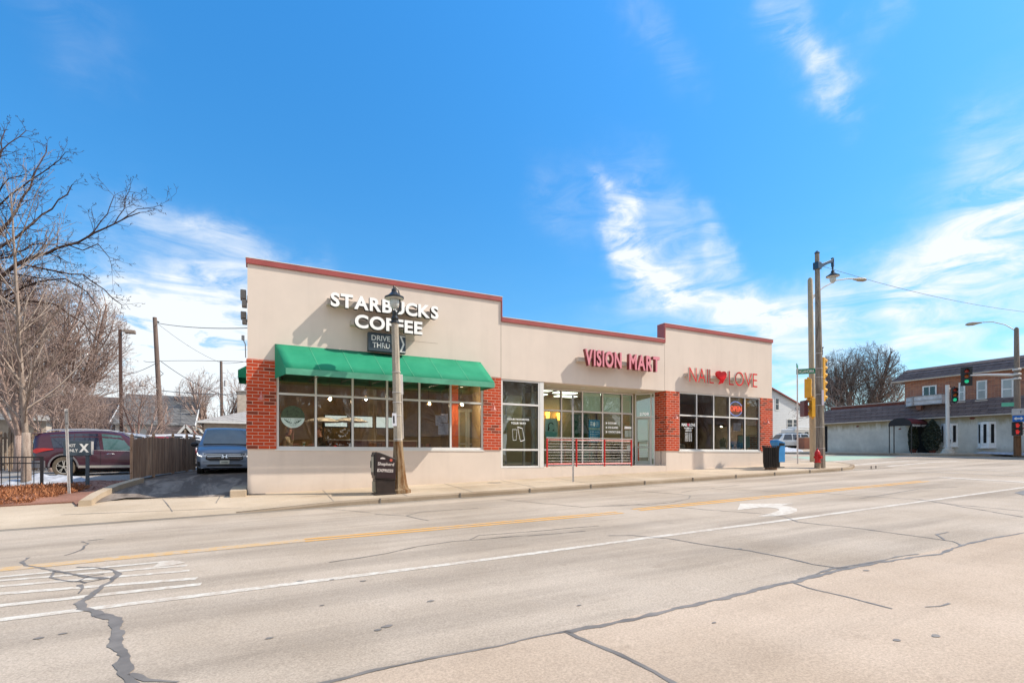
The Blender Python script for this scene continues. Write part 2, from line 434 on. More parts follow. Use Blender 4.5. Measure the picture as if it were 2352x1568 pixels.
# main road (runs along x) and the cross street
grid('road', rng(-60, 120, 1), [3.6, 5, 6.3, 7.8, 9.4, 11, 12.6, 14.2], lambda x, y: Rd(x, y), M_road)
grid('cross_street', rng(28.6, 43, .9), rng(14.2, 90, 2.), lambda x, y: Rd(x, y)+.002, M_road)
sheet('corner_road', [(23.6,14.2),(28.6,14.2),(28.6,18.2),(28.2,16.6),(27.0,15.2),(25.4,14.45)], Rd, .002, M_road, .6)
sheet('far_road_corner', [(43,14.2),(120,14.2),(120,15.2),(48,15.2),(45,15.6),(43.6,16.6),(43,18)], Rd, .002, M_road, 3)
grid('parking_lane', rng(-60, 120, 2), rng(-6, 3.6, 1.2), lambda x, y: Rd(x, y)+.001, M_lane)
# pavement in front of the shops, rounded at the corner
corner = [(23.6,14.33),(25.4,14.55),(26.9,15.3),(28.0,16.7),(28.4,18.3)]
walk = [(-.4,14.33)]+corner+[(28.4,60),(23.3,60),(23.3,17),(8.2,17),(-.4,17)]
def Wk2(x, y):
    if x < 2.2: return Lt(x, y) + max(0, min(1, (x+.4)/2.6))*(Wk(x, y)-Lt(x, y))
    return Wk(x, y)
sheet('pavement', walk, Wk2, .004, M_conc, .8)
def ribbon(name, pts, w, zf, off, m, jit=0, kind='structure', seed=1, step=.25, build=True, mb=None):
    rnd = random.Random(seed); P = []
    for a, b in zip(pts, pts[1:]):
        L = sqrt((b[0]-a[0])**2+(b[1]-a[1])**2); k = max(1, int(L/step))
        for i in range(k): P.append((a[0]+(b[0]-a[0])*i/k, a[1]+(b[1]-a[1])*i/k))
    P.append(pts[-1]); mb = mb or MB(); b0 = len(mb.v); n = len(P)
    for i, p in enumerate(P):
        q0 = P[max(0, i-1)]; q1 = P[min(n-1, i+1)]
        dx, dy = q1[0]-q0[0], q1[1]-q0[1]; l = sqrt(dx*dx+dy*dy)+1e-9; nx, ny = -dy/l, dx/l
        ww = w if not isinstance(w, (list, tuple)) else w[0]+(w[1]-w[0])*i/(n-1)
        q = Vector((p[0]*5, p[1]*5, seed*3.7)); j1 = 1+jit*(noise.noise(q)+.5*noise.noise(q*3.1))*1.5; j2 = 1+jit*(noise.noise(q+Vector((0,0,40)))+.5*noise.noise(q*3.1+Vector((0,0,40))))*1.5
        j1 = max(.15, j1); j2 = max(.15, j2); ox = 0
        for s in (-j1, j2):
            x, y = p[0]+nx*(ww/2*s+ox), p[1]+ny*(ww/2*s+ox); mb.v.append((x, y, zf(x, y)+off))
    for i in range(n-1):
        a = b0+2*i; mb.f.append((a, a+2, a+3, a+1)); mb.m.append(0)
    if build:
        o = mb.build(name, m); return tag(o, kind=kind)
    return mb
def kerb(name, pts, w, h_top, zf, m, drop=.25):   # stone strip with a visible vertical face
    P = []
    for a, b in zip(pts, pts[1:]):
        L = sqrt((b[0]-a[0])**2+(b[1]-a[1])**2); k = max(1, int(L/.8))
        for i in range(k): P.append((a[0]+(b[0]-a[0])*i/k, a[1]+(b[1]-a[1])*i/k))
    P.append(pts[-1]); mb = MB(); rings = []
    for i, p in enumerate(P):
        q0 = P[max(0, i-1)]; q1 = P[min(len(P)-1, i+1)]
        dx, dy = q1[0]-q0[0], q1[1]-q0[1]; l = sqrt(dx*dx+dy*dy)+1e-9; nx, ny = -dy/l, dx/l
        z = zf(*p)+h_top; f = lambda s, dz: Vector((p[0]+nx*s, p[1]+ny*s, z+dz))
        rings.append([f(-.015, -drop), f(0, -.035), f(.03, 0), f(w, 0), f(w, -drop)])
    mb.loft(rings); return tag(mb.build(name, m, smooth=True, angle=25), kind='structure')
kerb('kerb', [(-.4,14.18),(23.6,14.18),(25.45,14.4),(27.05,15.2),(28.15,16.6),(28.55,18.3),(28.55,60)], .17, .008, lambda x, y: Wk2(x, y), M_curb)
# kerb and pavement on the restaurant side
walk2 = [(43.2,18.2),(43.8,16.9),(45,15.9),(48,15.4),(110,15.4),(110,60),(43.2,60)]
sheet('far_pavement', walk2, Wk, .004, M_conc, 2.5)
kerb('far_kerb', [(43.1,60),(43.1,18.2),(43.7,16.8),(44.9,15.75),(48,15.25),(110,15.25)], .17, .008, Wk, M_curb)
# pavement joints, left part: apron, walk, driveway, parking lot
sheet('driveway_apron', [(-60,14.2),(-.4,14.2),(-.4,17.2),(-60,17.2)], lambda x, y: Lt(x, y), .004, M_conc, .8)
LK = [gp(180, 1163, Lt), gp(205, 1146, Lt), gp(250, 1126, Lt), gp(311, 1108, Lt)]
drv = [LK[0], gp(208, 1157, Lt), gp(290, 1142, Lt), gp(420, 1143, Lt), (-.17, gp(545, 1139, Lt)[1]), (-.17, 40), (-2.2, 40), (-2.4, 27), gp(330, 1106, Lt), LK[2]]
drv = [gp(205, 1158, Lt), gp(290, 1143, Lt), gp(420, 1144, Lt), (.3, gp(545, 1139, Lt)[1]), (.3, 40), (-2.0, 40), (-2.2, 27), (LK[3][0]+.15, LK[3][1]+.2), (LK[2][0]+.15, LK[2][1])]
sheet('driveway', drv, Lt, .010, M_drive, .7)
sheet('parking_lot', [(-60,20.8),(-6,20.8),(-4.2,21.4),(-3.6,21.4),(-2.2,27),(-2.0,60),(-60,60)], Lt, .006, M_lot, 1.5)
kerb('driveway_kerb', [LK[3], LK[2], LK[1], LK[0]], .26, .16, Lt, M_conc, .3)
mb = MB(); zb = Lt(-.4, 17)
mb.box(-.62, -.2, 16.5, 18.6, zb-.3, zb+.17); tag(mb.build('kerb_block', M_conc, bevel=.02), kind='structure')
def joint(pts, w=.018): return ribbon('x', pts, w, Wk2, .0075, None, .3, build=False)
mb = MB()
for x in (-.9, 1.9, 3.9, 5.9, 8.1, 10.3, 12.6, 15, 17.5, 20, 22.5): mb_ = ribbon('x', [(x, 14.35 if x > 1 else 15.6), (x+.02, 16.98)], .022, Wk2 if x > 0 else Lt, .0085, None, .5, build=False, mb=mb, seed=int(x*7))
ribbon('x', [(1.2, 15.7), (23.4, 15.7)], .018, Wk2, .0085, None, .5, build=False, mb=mb)
for p in ([gp(373,1146,Lt), gp(396,1175,Lt)], [gp(140,1182,Lt), gp(300,1176,Lt), gp(560,1166,Lt), gp(700,1158,Lt)]): ribbon('x', p, .02, Lt, .009, None, .6, build=False, mb=mb)
tag(mb.build('pavement_joints', M_sealfar), kind='structure')
mb = MB()
for x in rng(3.1, 27, 2.35): mb.box(x-.012, x+.012, 14.155, 14.2, Wk(x, 14.2)-.2, Wk(x, 14.2)+.011)
tag(mb.build('kerb_joints', M_seal), kind='structure')
# gutter stain along the kerb
ribbon('gutter', [(-20, 14.03), (28, 14.03)], .3, Rd, .003, asphalt('gutter', (.33,.28,.22), .2, .2, .1), .15)

# ---- markings
def G(l): return [gp(u, v) for u, v in l]
def line(name, l, w, m, off=.004, jit=.05, seed=1): return ribbon(name, G(l), w, Rd, off, m, jit, seed=seed)
Y0 = 9.42
def yline(name, x0, x1, y, m, w=.11): return ribbon(name, [(x0, y), (x1, y)], w, Rd, .004, m, .06, seed=int(x0*3))
ylA = gp(0, 1308)[1]; ylB = gp(1420, 1176)[1]; ylC = gp(2100, 1105)[1]
def yl(u0, v0, u1, v1, m, name, w=.12, d=0):
    a = gp(u0, v0); b = gp(u1, v1); return ribbon(name, [(a[0], a[1]+d), (b[0], b[1]+d)], w, Rd, .004+abs(d)*.002, m, .08)
yl(-200, 1327, 700, 1240, M_yelw, 'yellow_line', .30)
yl(700, 1240.5, 1425, 1176.5, M_yel, 'yellow_line', .10, -.09); yl(700, 1240.5, 1425, 1176.5, M_yel, 'yellow_line', .10, .12)
yl(1462, 1170.5, 2125, 1104.5, M_yel, 'yellow_line', .11, -.10); yl(1462, 1170.5, 2125, 1104.5, M_yel, 'yellow_line', .11, .13)
line('white_line', [(-100, 1437), (0, 1423), (500, 1362), (1176, 1277), (1480, 1236)], .13, M_white2)
line('white_line', [(1480, 1236), (1850, 1188), (2352, 1119), (2500, 1099)], .14, M_white)
for i, (v0, u1, v1, w) in enumerate([(1390, 462, 1331, .13), (1362, 452, 1328.5, .02), (1343, 433, 1301, .12), (1333, 425, 1293, .12), (1323.5, 405, 1290.5, .12)]):
    pass
for (u0, v0, u1, v1, w) in [(-60,1397,462,1341,.13),(-60,1368,452,1328,.12),(-60,1351,435,1310,.11),(-60,1338,430,1298,.11),(-60,1330,400,1287.5,.10)]:
    line('white_hatch_line', [(u0, v0), (u1, v1)], w, M_white2, seed=int(v0))
sheet('white_hatch_line', G([(350,1303),(365,1292),(410,1287),(425,1292),(395,1298)]), Rd, .005, M_white2, .3)
# turn arrow
sheet('turn_arrow', G([(1694,1171),(1700,1156),(1825,1156),(1795,1159.5),(1815,1163),(1830,1168),(1831,1174),(1815,1180),(1785,1184.5),(1740,1186),(1772,1178),(1790,1172),(1788,1168),(1772,1165.5),(1745,1165)]), Rd, .0045, M_white, .5)
# junction markings
def far(l, w, m=M_white, name='white_line', zf=Rd): return ribbon(name, [gp(u, v, zf) for u, v in l], w, zf, .006, m, .03, step=.8)
far([(2160,1096),(2352,1107),(2500,1116)], .30, name='stop_line')
far([(2060,1075),(2352,1082),(2500,1086)], .14); far([(1905,1075.5),(2050,1079),(2210,1087)], .12); far([(2210,1087),(2352,1093)], .10)
far([(1905,1061.5),(1955,1056),(2010,1052.5)], .22, name='crosswalk_line'); far([(1960,1068),(2050,1060),(2110,1057)], .22, name='crosswalk_line')
far([(2040,1070.5),(2130,1062),(2200,1058.5)], .22, name='crosswalk_line'); far([(1840,1057),(1872,1055)], .3, name='crosswalk_line')
sheet('bike_lane', [gp(1815,1049.5,Rd), gp(1900,1059,Rd), gp(1990,1053,Rd), gp(2060,1050,Rd), gp(2040,1047.5,Rd), gp(1900,1046.8,Rd)], Rd, .005, M_green, 1.0)
# dark patch at the right edge
sheet('patch', G([(2330,1131),(2352,1126),(2400,1126),(2400,1136),(2350,1137)]), Rd, .006, M_seal, .4)

# ---- sealed cracks, traced once and laid on the road
CR = [
 ([(66,1280),(45,1291),(60,1299),(90,1304),(125,1311),(170,1320),(215,1327),(245,1329)], .05, .09),
 ([(125,1311),(118,1326),(150,1333),(200,1337),(235,1330)], .05, .06),
 ([(175,1302),(215,1302),(255,1307),(272,1318),(255,1334),(232,1345),(215,1362),(195,1378)], .05, .13),
 ([(185,1342),(190,1352),(182,1362)], .10, .04),([(200,1338),(180,1334),(205,1322),(240,1318)], .04, .05),
 ([(195,1378),(183,1385),(192,1397),(215,1403),(232,1412)], .10, .13),([(232,1412),(262,1423),(272,1450),(268,1475),(280,1505),(297,1540),(300,1600)], .13, .15),
 ([(305,1545),(350,1559),(410,1566)], .06, .04),
 ([(190,1243),(203,1248),(192,1261),(170,1270),(148,1275)], .05, .03),([(200,1242),(242,1237)], .02, .015),
 ([(758,1291),(830,1280),(900,1269),(960,1254),(1040,1243),(1100,1239),(1176,1231)], .03, .02),([(1078,1239),(1100,1229),(1230,1219),(1375,1207)], .02, .014),([(1130,1235),(1230,1229),(1345,1219)], .012, .01),
 ([(1397,1230),(1450,1229),(1530,1236),(1620,1251),(1720,1264),(1800,1280),(1870,1296),(1925,1304)], .02, .05),
 ([(1300,1568-118),(1420,1430),(1560,1396),(1700,1363),(1820,1337),(1870,1322),(1930,1309),(2060,1285),(2160,1272),(2210,1252),(2352,1222),(2450,1202)], .12, .045),
 ([(700,1580),(860,1540),(1000,1508),(1140,1482),(1240,1460),(1300,1450)], .06, .05),
 ([(1300,1451),(1370,1482),(1440,1513),(1500,1543),(1600,1600)], .06, .055),
 ([(1818,1337),(1860,1351),(1950,1370),(2010,1386),(2050,1398)], .03, .02),
 ([(1830,1330),(1870,1318),(1910,1306),(1990,1294),(2060,1278),(2110,1272)], .08, .04),([(1925,1304),(1960,1302),(1990,1296)], .06, .06),([(1900,1312),(1950,1304),(1975,1299)], .07, .05),
 ([(2205,1251),(2190,1243),(2120,1233),(1980,1214),(1830,1198),(1800,1186),(1740,1178),(1620,1170),(1540,1163),(1460,1158)], .03, .016),
 ([(2352,1173),(2200,1159),(2100,1146),(1900,1133),(1740,1126),(1600,1121),(1440,1112)], .016, .012),([(2352,1187),(2240,1168),(2110,1146)], .012, .01),
 ([(1450,1126),(1500,1130),(1565,1135),(1585,1138),(1580,1146),(1540,1154),(1480,1160),(1380,1162)], .018, .012),([(1565,1130),(1640,1120),(1700,1113)], .014, .012),
 ([(1150,1146),(1250,1156),(1340,1164),(1420,1160),(1530,1154)], .02, .014),([(690,1166),(760,1169),(850,1176)], .02, .014),([(860,1180),(935,1184),(965,1175),(1100,1166)], .022, .018),([(935,1184),(985,1195)], .022, .016),
 ([(1830,1172),(1760,1126),(1900,1118),(1960,1112)], .0, .01),
 ([(1970,1145),(2050,1133),(2110,1122),(2200,1118)], .02, .03),([(0,1209),(100,1203),(220,1197),(330,1191)], .018, .012),
 ([(2130,1395),(2160,1392),(2180,1385)], .03, .02),([(2180,1222),(2150,1227),(2170,1240)], .03, .02),
]
mb = MB()
for i, (l, a, b) in enumerate(CR):
    if a == 0: continue
    pts = G(l); near = sqrt(pts[0][0]**2+pts[0][1]**2)
    # smooth the traced polyline slightly with noise so that it wanders
    Q = []
    for k, (p, q) in enumerate(zip(pts, pts[1:])):
        L = sqrt((q[0]-p[0])**2+(q[1]-p[1])**2); n = max(1, int(L/.25))
        for j in range(n):
            t = j/n; x = p[0]+(q[0]-p[0])*t; y = p[1]+(q[1]-p[1])*t
            Q.append((x+.05*noise.noise(Vector((x*1.8, y*1.8, i))), y+.05*noise.noise(Vector((x*1.8, y*1.8, i+50)))))
    Q.append(pts[-1])
    ribbon('x', Q, [max(.026, a*.62), max(.024, b*.62)], Rd, .0045, None, .75, build=False, mb=mb, seed=i, step=.05)
tag(mb.build('road_cracks', M_seal), kind='structure')
# small oil spots
mb = MB(); rnd = random.Random(5)
for (u, v, r) in [(890,1438,.06),(868,1446,.045),(762,1331,.04),(834,1334,.05),(740,1390,.03),(690,1334,.05),(1990,1310,.05),(1330,1390,.03),(1700,1260,.05),(2060,1470,.04),(2150,1460,.05),(1640,1430,.03),(90,1465,.05),(145,1455,.04),(620,1465,.04),(990,1380,.05)]:
    c = gp(u, v); k = 9
    r *= .5; ring = [(c[0]+r*(1.3+.6*rnd.random())*cos(2*pi*i/k), c[1]+r*(.8+.5*rnd.random())*sin(2*pi*i/k)) for i in range(k)]
    mb.add([(x, y, Rd(x, y)+.005) for x, y in ring], [tuple(range(k))])
tag(mb.build('oil_spots', M_sealfar), kind='structure')
# ---------------------------------------------------------------- the row of shops
FY = 17.0
M_stucco = None
def stucco():
    m = NM('beige stucco'); n = m.noise(.5, 7, .65); f = m.noise(40, 4, .6); st = m.noise(1, 5, .6, (2.2, 2.2, .25))
    geo = m.N.new('ShaderNodeNewGeometry'); sp = m.N.new('ShaderNodeSeparateXYZ'); m.L(geo.outputs['Position'], sp.inputs[0])
    c = (.75, .635, .54)
    a = m.mix(m.ramp(n, .3, .7), sc3(c, .93), sc3(c, 1.04)); a = m.mix(m.ramp(st, .50, .72, 0, .38), a, sc3(c, .84))
    low = m.ramp(m.math('ADD', sp.outputs[2], m.math('MULTIPLY', m.noise(1.2, 6), .8)), .8, 1.25, .45, 0)
    a = m.mix(low, a, (.56, .45, .35)); sc_ = m.noise(4.5, 8, .8)
    a = m.mix(m.math('MULTIPLY', m.ramp(sc_, .66, .70, 0, .8), m.ramp(sp.outputs[2], .9, 1.3, 1, 0)), a, (.30, .26, .22))
    m.color(a); m.set(.9, spec=.2); m.bump(f, .15, .004); return m.m
M_stucco = stucco()
M_cop = mat('red metal coping', (.36, .075, .065), .45, .12, 2)
M_brick = brick('red glazed brick', (.60, .070, .018), (.44, .050, .016), (.66, .42, .32), .305, .1015, .009, z0=-.05, dark=(.16, .04, .022))
M_alu = mat('pale aluminium', (.60, .56, .52), .4, .06, 2, metal=.2)
M_aluw = mat('white aluminium', (.74, .72, .68), .45, .05, 2)
M_glass = glass('shop glass', (.82, .85, .80), 1.52, 1.3, base=.15)
M_glassg = glass('greenish shop glass', (.74, .86, .78), 1.52, 1.3, base=.14)
M_dark = mat('black metal', (.012, .011, .011), .45, .3, 4)
M_roofm = mat('flat roof membrane', (.3, .3, .3), .9)
M_soffit = mat('cream soffit', (.62, .56, .42), .8, .05, 1)
M_wallS = mat('olive brown wall', (.40, .30, .15), .9, .3, 1.2)
M_wallV = mat('cream wall', (.58, .52, .34), .9, .1, 1)
M_wallN = mat('tan wall', (.48, .34, .22), .9, .2, 1)
M_floor = mat('tiled floor', (.20, .15, .12), .5, .2, 2)
M_ceil = mat('shop ceiling', (.30, .28, .24), .9, .05, 1)
M_ceilS = mat('dark cafe ceiling', (.05, .045, .04), .9, .05, 1)

shop = empty('shop_building', (0, 17, E-1.0), 'long single-storey beige stucco shop row with red brick piers and red roof edging', 'building')
zt1, zt2, zt3 = E+5.8, E+5.06, E+5.76; XA, XB, XC, XD = -.18, 8.13, 16.10, 23.22
HB, HT = E+.17, E+2.84        # brick bottom and top
SB, ST_ = E+.19, E+2.80       # sill and head of the windows
zg = E-1.9
w = MB()
def front(x0, x1, z0, z1, y1=17.30): w.box(x0, x1, FY, y1, z0, z1)
front(XA, XB, HT, zt1-.001); front(XB, XC, HT-.03, zt2-.001, 17.36); front(XC, XD, HT-.02, zt3-.001, 17.36)
front(XA, XB-.003, zg, HB-.002); front(16.2, XD, zg, HB-.002)
front(8.13, 9.98, zg, E-.50, 17.5)
w.box(16.2, 16.52, 17.361, 17.70, zg, HB-.002)                     # return of the pier by the door
w.box(16.2, 16.5, 17.361, 18.4, HT+.6, zt3-.5)
w.box(.30, .55, 17.301, 27, zg, zt1-.3); w.box(XD-.3, XD-.001, 17.361, 27, zg, zt3-.3)   # side walls
w.box(.30, XD, 27, 27.3, zg, zt2)
w.build('wall', M_stucco, shop)
# vertical control joints in the stucco
M_jt = mat('dark joint', (.35,.28,.22))  # joint lines are flat strips in a dark tan
for q in ((8.125, 8.140, HT, zt2-.2), (16.10, 16.112, HT, zt2-.1), (4.62, 5.7, E+3.86, E+3.868)):
    w = MB(); w.box(q[0], q[1], FY-.003, FY, q[2], q[3]); w.build('control_joint', M_jt, shop)
# red brick piers
w = MB(); w.box(XA-.03, .60, FY-.025, 17.28, HB, HT); w.build('brick_pier', M_brick, shop)
w = MB(); w.box(7.42, 8.125, FY-.025, 17.28, HB, HT); w.build('brick_pier', M_brick, shop)
w = MB(); w.box(16.17, 16.96, FY-.025, 17.68, HB, HT-.02); w.build('brick_pier', M_brick, shop)
w = MB(); w.box(22.36, XD+.03, FY-.025, 17.68, HB, HT-.02); w.build('brick_pier', M_brick, shop)
# coping
w = MB(); c = .15
w.box(XA-.04, XB+.04, FY-.05, 17.38, zt1-c, zt1+.01); w.box(XB, XB+.04, FY-.05, 17.38, zt2-c, zt1-c-.001)
w.box(XB+.0405, XC-.041, FY-.05, 17.42, zt2-c, zt2+.01); w.box(XC-.04, XC+.02, FY-.05, 17.42, zt2-c, zt3-c-.001)
w.box(XC-.04, XD+.04, FY-.05, 17.42, zt3-c, zt3+.01); w.build('coping', M_cop, shop, bevel=.008)
w = MB(); w.box(XA-.05, XB+.05, FY-.055, 17.39, zt1+.0105, zt1+.03); w.box(XB+.05, XC-.042, FY-.055, 17.43, zt2+.0105, zt2+.03); w.box(XC-.05, XD+.05, FY-.055, 17.43, zt3+.0105, zt3+.03)
w.build('drip_edge', M_aluw, shop)
w = MB(); w.box(.56, XD-.31, 17.37, 26.9, zt2-.9, zt2-.7); w.build('roof', M_roofm, shop)
# interiors
FL = E-.48
w = MB(); w.box(.56, XD-.31, 17.37, 26.95, FL-.2, FL); w.build('floor', M_floor, shop); w = MB(); w.box(9.981, 16.19, FY, 18.44, zg, FL+.004); w.build('ramp', M_stucco, shop)
w = MB(); w.box(.56, 8.05, 17.37, 26.9, E+3.1, E+3.15); w.build('cafe_ceiling', M_ceilS, shop)
w = MB(); w.box(8.06, 23, 18.62, 26.9, E+2.95, E+3.0); w.box(8.06, 10, 17.37, 18.6, E+2.95, E+3.0); w.box(16.6, 23, 17.4, 18.6, E+2.95, E+3.); w.build('ceiling', M_ceil, shop)
w = MB(); w.box(9.96, 16.19, 17.365, 18.6, E+2.81, E+2.86); w.build('soffit', M_soffit, shop)
w = MB(); w.box(.57, 8.05, 23.5, 23.6, FL, E+3.1); w.box(.551, .60, 17.37, 23.5, FL, E+3.1); w.box(8.05, 8.12, 17.37, 23.5, FL, E+3.1); w.build('cafe_wall', M_wallS, shop)
w = MB(); w.box(8.13, 16.4, 22.5, 22.6, FL, E+2.95); w.box(8.121, 8.16, 17.4, 22.5, FL, E+2.95); w.box(16.53, 16.6, 17.7, 22.5, FL, E+2.95); w.build('store_wall', M_wallV, shop)
w = MB(); w.box(16.61, 22.9, 22, 22.1, FL, E+2.95); w.box(22.9, 22.95, 17.7, 22, FL, E+2.95); w.build('salon_wall', M_wallN, shop)

def window(name, root, xs, zs, y, fw=.065, d=.09, m=M_aluw, g=M_glass, dim=None, skip=()):   # grid of panes facing -y
    f = MB(); x0, x1, z0, z1 = xs[0], xs[-1], zs[0], zs[-1]
    for i, x in enumerate(xs):
        a, b = (x, x+fw) if i == 0 else ((x-fw, x) if i == len(xs)-1 else (x-fw/2, x+fw/2))
        f.box(a, b, y, y+d, z0, z1)
    for i, z in enumerate(zs):
        a, b = (z, z+fw*1.05) if i == 0 else ((z-fw*.9, z) if i == len(zs)-1 else (z-fw/2, z+fw/2))
        f.box(x0+.002, x1-.002, y+.004, y+d-.004, a, b)
    o = f.build(name, m, root)
    p = MB()
    for i in range(len(xs)-1):
        for j in range(len(zs)-1):
            if (i, j) in skip: continue
            p.add([(xs[i]+.01, y+.05, zs[j]+.01), (xs[i+1]-.01, y+.05, zs[j]+.01), (xs[i+1]-.01, y+.05, zs[j+1]-.01), (xs[i]+.01, y+.05, zs[j+1]-.01)], [(0,1,2,3)])
    pn = p.build('pane', g, o)
    gk = MB()                                     # dark gaskets round each pane
    for i in range(len(xs)-1):
        for j in range(len(zs)-1):
            a, b = xs[i]+(fw if i == 0 else fw/2), xs[i+1]-(fw if i == len(xs)-2 else fw/2)
            q, r = zs[j]+(fw*1.05 if j == 0 else fw/2), zs[j+1]-(fw*.9 if j == len(zs)-2 else fw/2); t = .012
            gk.box(a, a+t, y+.02, y+.048, q, r); gk.box(b-t, b, y+.02, y+.048, q, r); gk.box(a+t, b-t, y+.02, y+.048, r-t, r)
    gk.build('gasket', M_dark, o)
    return o
us = [638.3, 725.3, 809.6, 888.8, 963, 1034.6, 1104]
xs = [.602]+[X(u, 17.05) for u in us[1:-1]]+[7.418]
W1 = window('window', shop, xs, [SB, E+1.86, HT-.002], 17.02)
w = MB(); w.box(.56, 7.46, FY-.02, 17.1, SB-.06, SB-.001); w.build('window_sill', M_aluw, shop)
w = MB(); w.box(.602, 7.418, 17.12, 17.29, SB-.02, SB+.0); w.build('inner_sill', M_wallS, shop)
# bay of the middle shop, flush with the facade, with a glass return
xb = [8.145, 9.80]
W2 = window('window', shop, xb, [E-.49, E+.19, E+1.89, HT-.035], 17.03, .07, g=M_glassg)
w = MB(); w.box(9.80, 9.97, 17.02, 17.14, E-.49, HT-.035); w.build('corner_post', M_aluw, shop)
f = MB(); f.box(9.84, 9.93, 18.45, 18.55, FL, E+2.8)
for z in (E-.47, E+.2, E+1.88, E+2.78): f.box(9.85, 9.92, 17.142, 18.45, z-.03, z+.03)
f.box(9.85, 9.92, 17.75, 17.82, FL, E+2.8)
o = f.build('return_window', M_aluw, shop)
p = MB(); p.add([(9.885, 17.14, FL), (9.885, 18.45, FL), (9.885, 18.45, E+2.8), (9.885, 17.14, E+2.8)], [(0,1,2,3)]); p.build('pane', M_glassg, o)
# inner vestibule doors seen through the bay
f = MB()
for x in (8.75, 9.25, 9.6): f.box(x, x+.05, 19.6, 19.66, FL, E+2.7)
for z in (E+1.6, E+.2, FL+.1): f.box(8.2, 9.65, 19.6, 19.655, z, z+.06)
f.build('inner_door_frame', M_aluw, shop)
# recessed shopfront
BY = 18.5
ur = [1247+4, 1290, 1341.5, 1390.5, 1437.5, 1466]
zz = [415, 545, 710, 868, 1020, 1110]
xr = [9.94]+[X((1230+q/3.136)/1.0884, BY) for q in zz[1:-1]]+[15.62]
W3 = window('window', shop, xr, [E-.46, E+.21, E+1.88, E+2.80], BY, .07, g=M_glassg)
# angled entrance: door with sidelight and transom
DA = Vector((15.66, 18.42, 0)); DB = Vector((16.19, 17.70, 0)); dd = (DB-DA).normalized(); nn = Vector((-dd.y, dd.x, 0))
if nn.y > 0: nn = -nn
LW = (DB-DA).length
DM = Matrix.Translation(DA) @ Matrix(((dd.x, -nn.x, 0, 0), (dd.y, -nn.y, 0, 0), (0, 0, 1, 0), (0, 0, 0, 1)))
f = MB()
for s in (0, .70, LW-.045): f.box(s, s+.045, -.03, .05, FL, E+2.80, DM)
for z in (E+1.70, E+2.75, FL): f.box(.046, LW-.046, -.028, .048, z, z+.05, DM)
fr = f.build('entrance_frame', M_aluw, shop)
p = MB(); p.box(.05, .695, .01, .016, E+1.75, E+2.75, DM); p.box(.75, LW-.05, .01, .016, FL+.05, E+2.75, DM); p.build('pane', M_glassg, fr)
f = MB()
for s in (.05, .63): f.box(s, s+.065, -.02, .03, FL+.052, E+1.69, DM)
for z, h in ((FL+.053, .16), (FL+.80, .05), (E+1.60, .088), (FL+1.12, .03)): f.box(.116, .629, -.018, .028, z, z+h, DM)
dr = f.build('door', mat('sage door frame', (.42, .47, .42), .45, .05), shop)
p = MB(); p.box(.116, .629, .0, .006, FL+.06, E+1.6, DM); p.build('pane', M_glassg, dr)
p = MB(); p.tube([DM @ Vector((.60, -.07, E+.15)), DM @ Vector((.60, -.07, E+.62))], .014, 6); p.tube([DM @ Vector((.60, -.07, E+.2)), DM @ Vector((.60, -.0, E+.2))], .01, 5); p.tube([DM @ Vector((.60, -.07, E+.58)), DM @ Vector((.60, -.0, E+.58))], .01, 5); p.build('handle', M_aluw, dr)
# salon window
un = [1560.5, 1599.2, 1638.3, 1674.8, 1710, 1744.2]
xn = [16.962]+[X(u, 17.06) for u in un[1:-1]]+[22.358]
W4 = window('window', shop, xn, [SB, E+1.78, HT-.025], 17.03, .065, g=M_glass)
w = MB(); w.box(16.93, 22.38, FY-.02, 17.1, SB-.06, SB-.001); w.build('window_sill', M_aluw, shop)
# recessed ceiling lamps in the soffit
for x in (10.6, 12.3, 14.0, 15.3):
    w = MB(); w.lathe([(.09, 0), (.11, -.012), (.07, -.02)], (x, 17.75, E+2.81), 12); w.build('recessed_lamp', M_aluw, shop, smooth=True)
# electrical bits at the left edge of the wall
w = MB(); w.tube([(XA-.05, 17.2, E+2.9), (XA-.06, 17.2, E+3.3), (XA-.12, 17.25, E+3.45)], .015, 5); w.box(XA-.16, XA-.08, 17.15, 17.25, E+3.42, E+3.55); w.build('service_conduit', mat('grey conduit', (.3,.3,.3)), shop)

# awnings
M_awn = mat('green awning canvas', (.014, .245, .125), .75, .10, 1.1, bump=.15, bscale=200, c2=(.03, .29, .155), spec=.2)
M_awnv = mat('faded green valance', (.09, .33, .21), .8, .3, 1.5)
aw = empty('awning', (4, 17, E+3.3), 'long green canvas awning over the wide coffee shop window', 'awning')
aT, aZ, vt, vb = E+3.35, E+3.35, E+2.48, E+2.30
tl, tr, bl_, br_ = (.56, 16.99), (7.30, 16.99), (.80, 15.9), (7.36, 15.9)
NS = 7; mb = MB(); N1 = 29; rings = []
for i in range(N1):
    t = i/(N1-1); xt = tl[0]+(tr[0]-tl[0])*t; xb_ = bl_[0]+(br_[0]-bl_[0])*t; sag = -.03*abs(sin(pi*t*NS))
    rings.append([Vector((xt, 16.99, aT)), Vector((xt*.66+xb_*.34, 16.62, aT-.29+sag)), Vector((xt*.33+xb_*.67, 16.25, aT-.58+sag)), Vector((xb_, 15.9, vt))])
mb.loft(rings, closed=False, caps=False); ca = mb.build('canopy', M_awn, aw, smooth=True)
so = ca.modifiers.new('solid', 'SOLIDIFY'); so.thickness = .01
mb = MB(); mb.add([(bl_[0], 15.895, vt), (br_[0], 15.895, vt), (br_[0], 15.895, vb), (bl_[0], 15.895, vb)], [(0,1,2,3)])
va = mb.build('valance', M_awnv, aw); so = va.modifiers.new('solid', 'SOLIDIFY'); so.thickness = .008
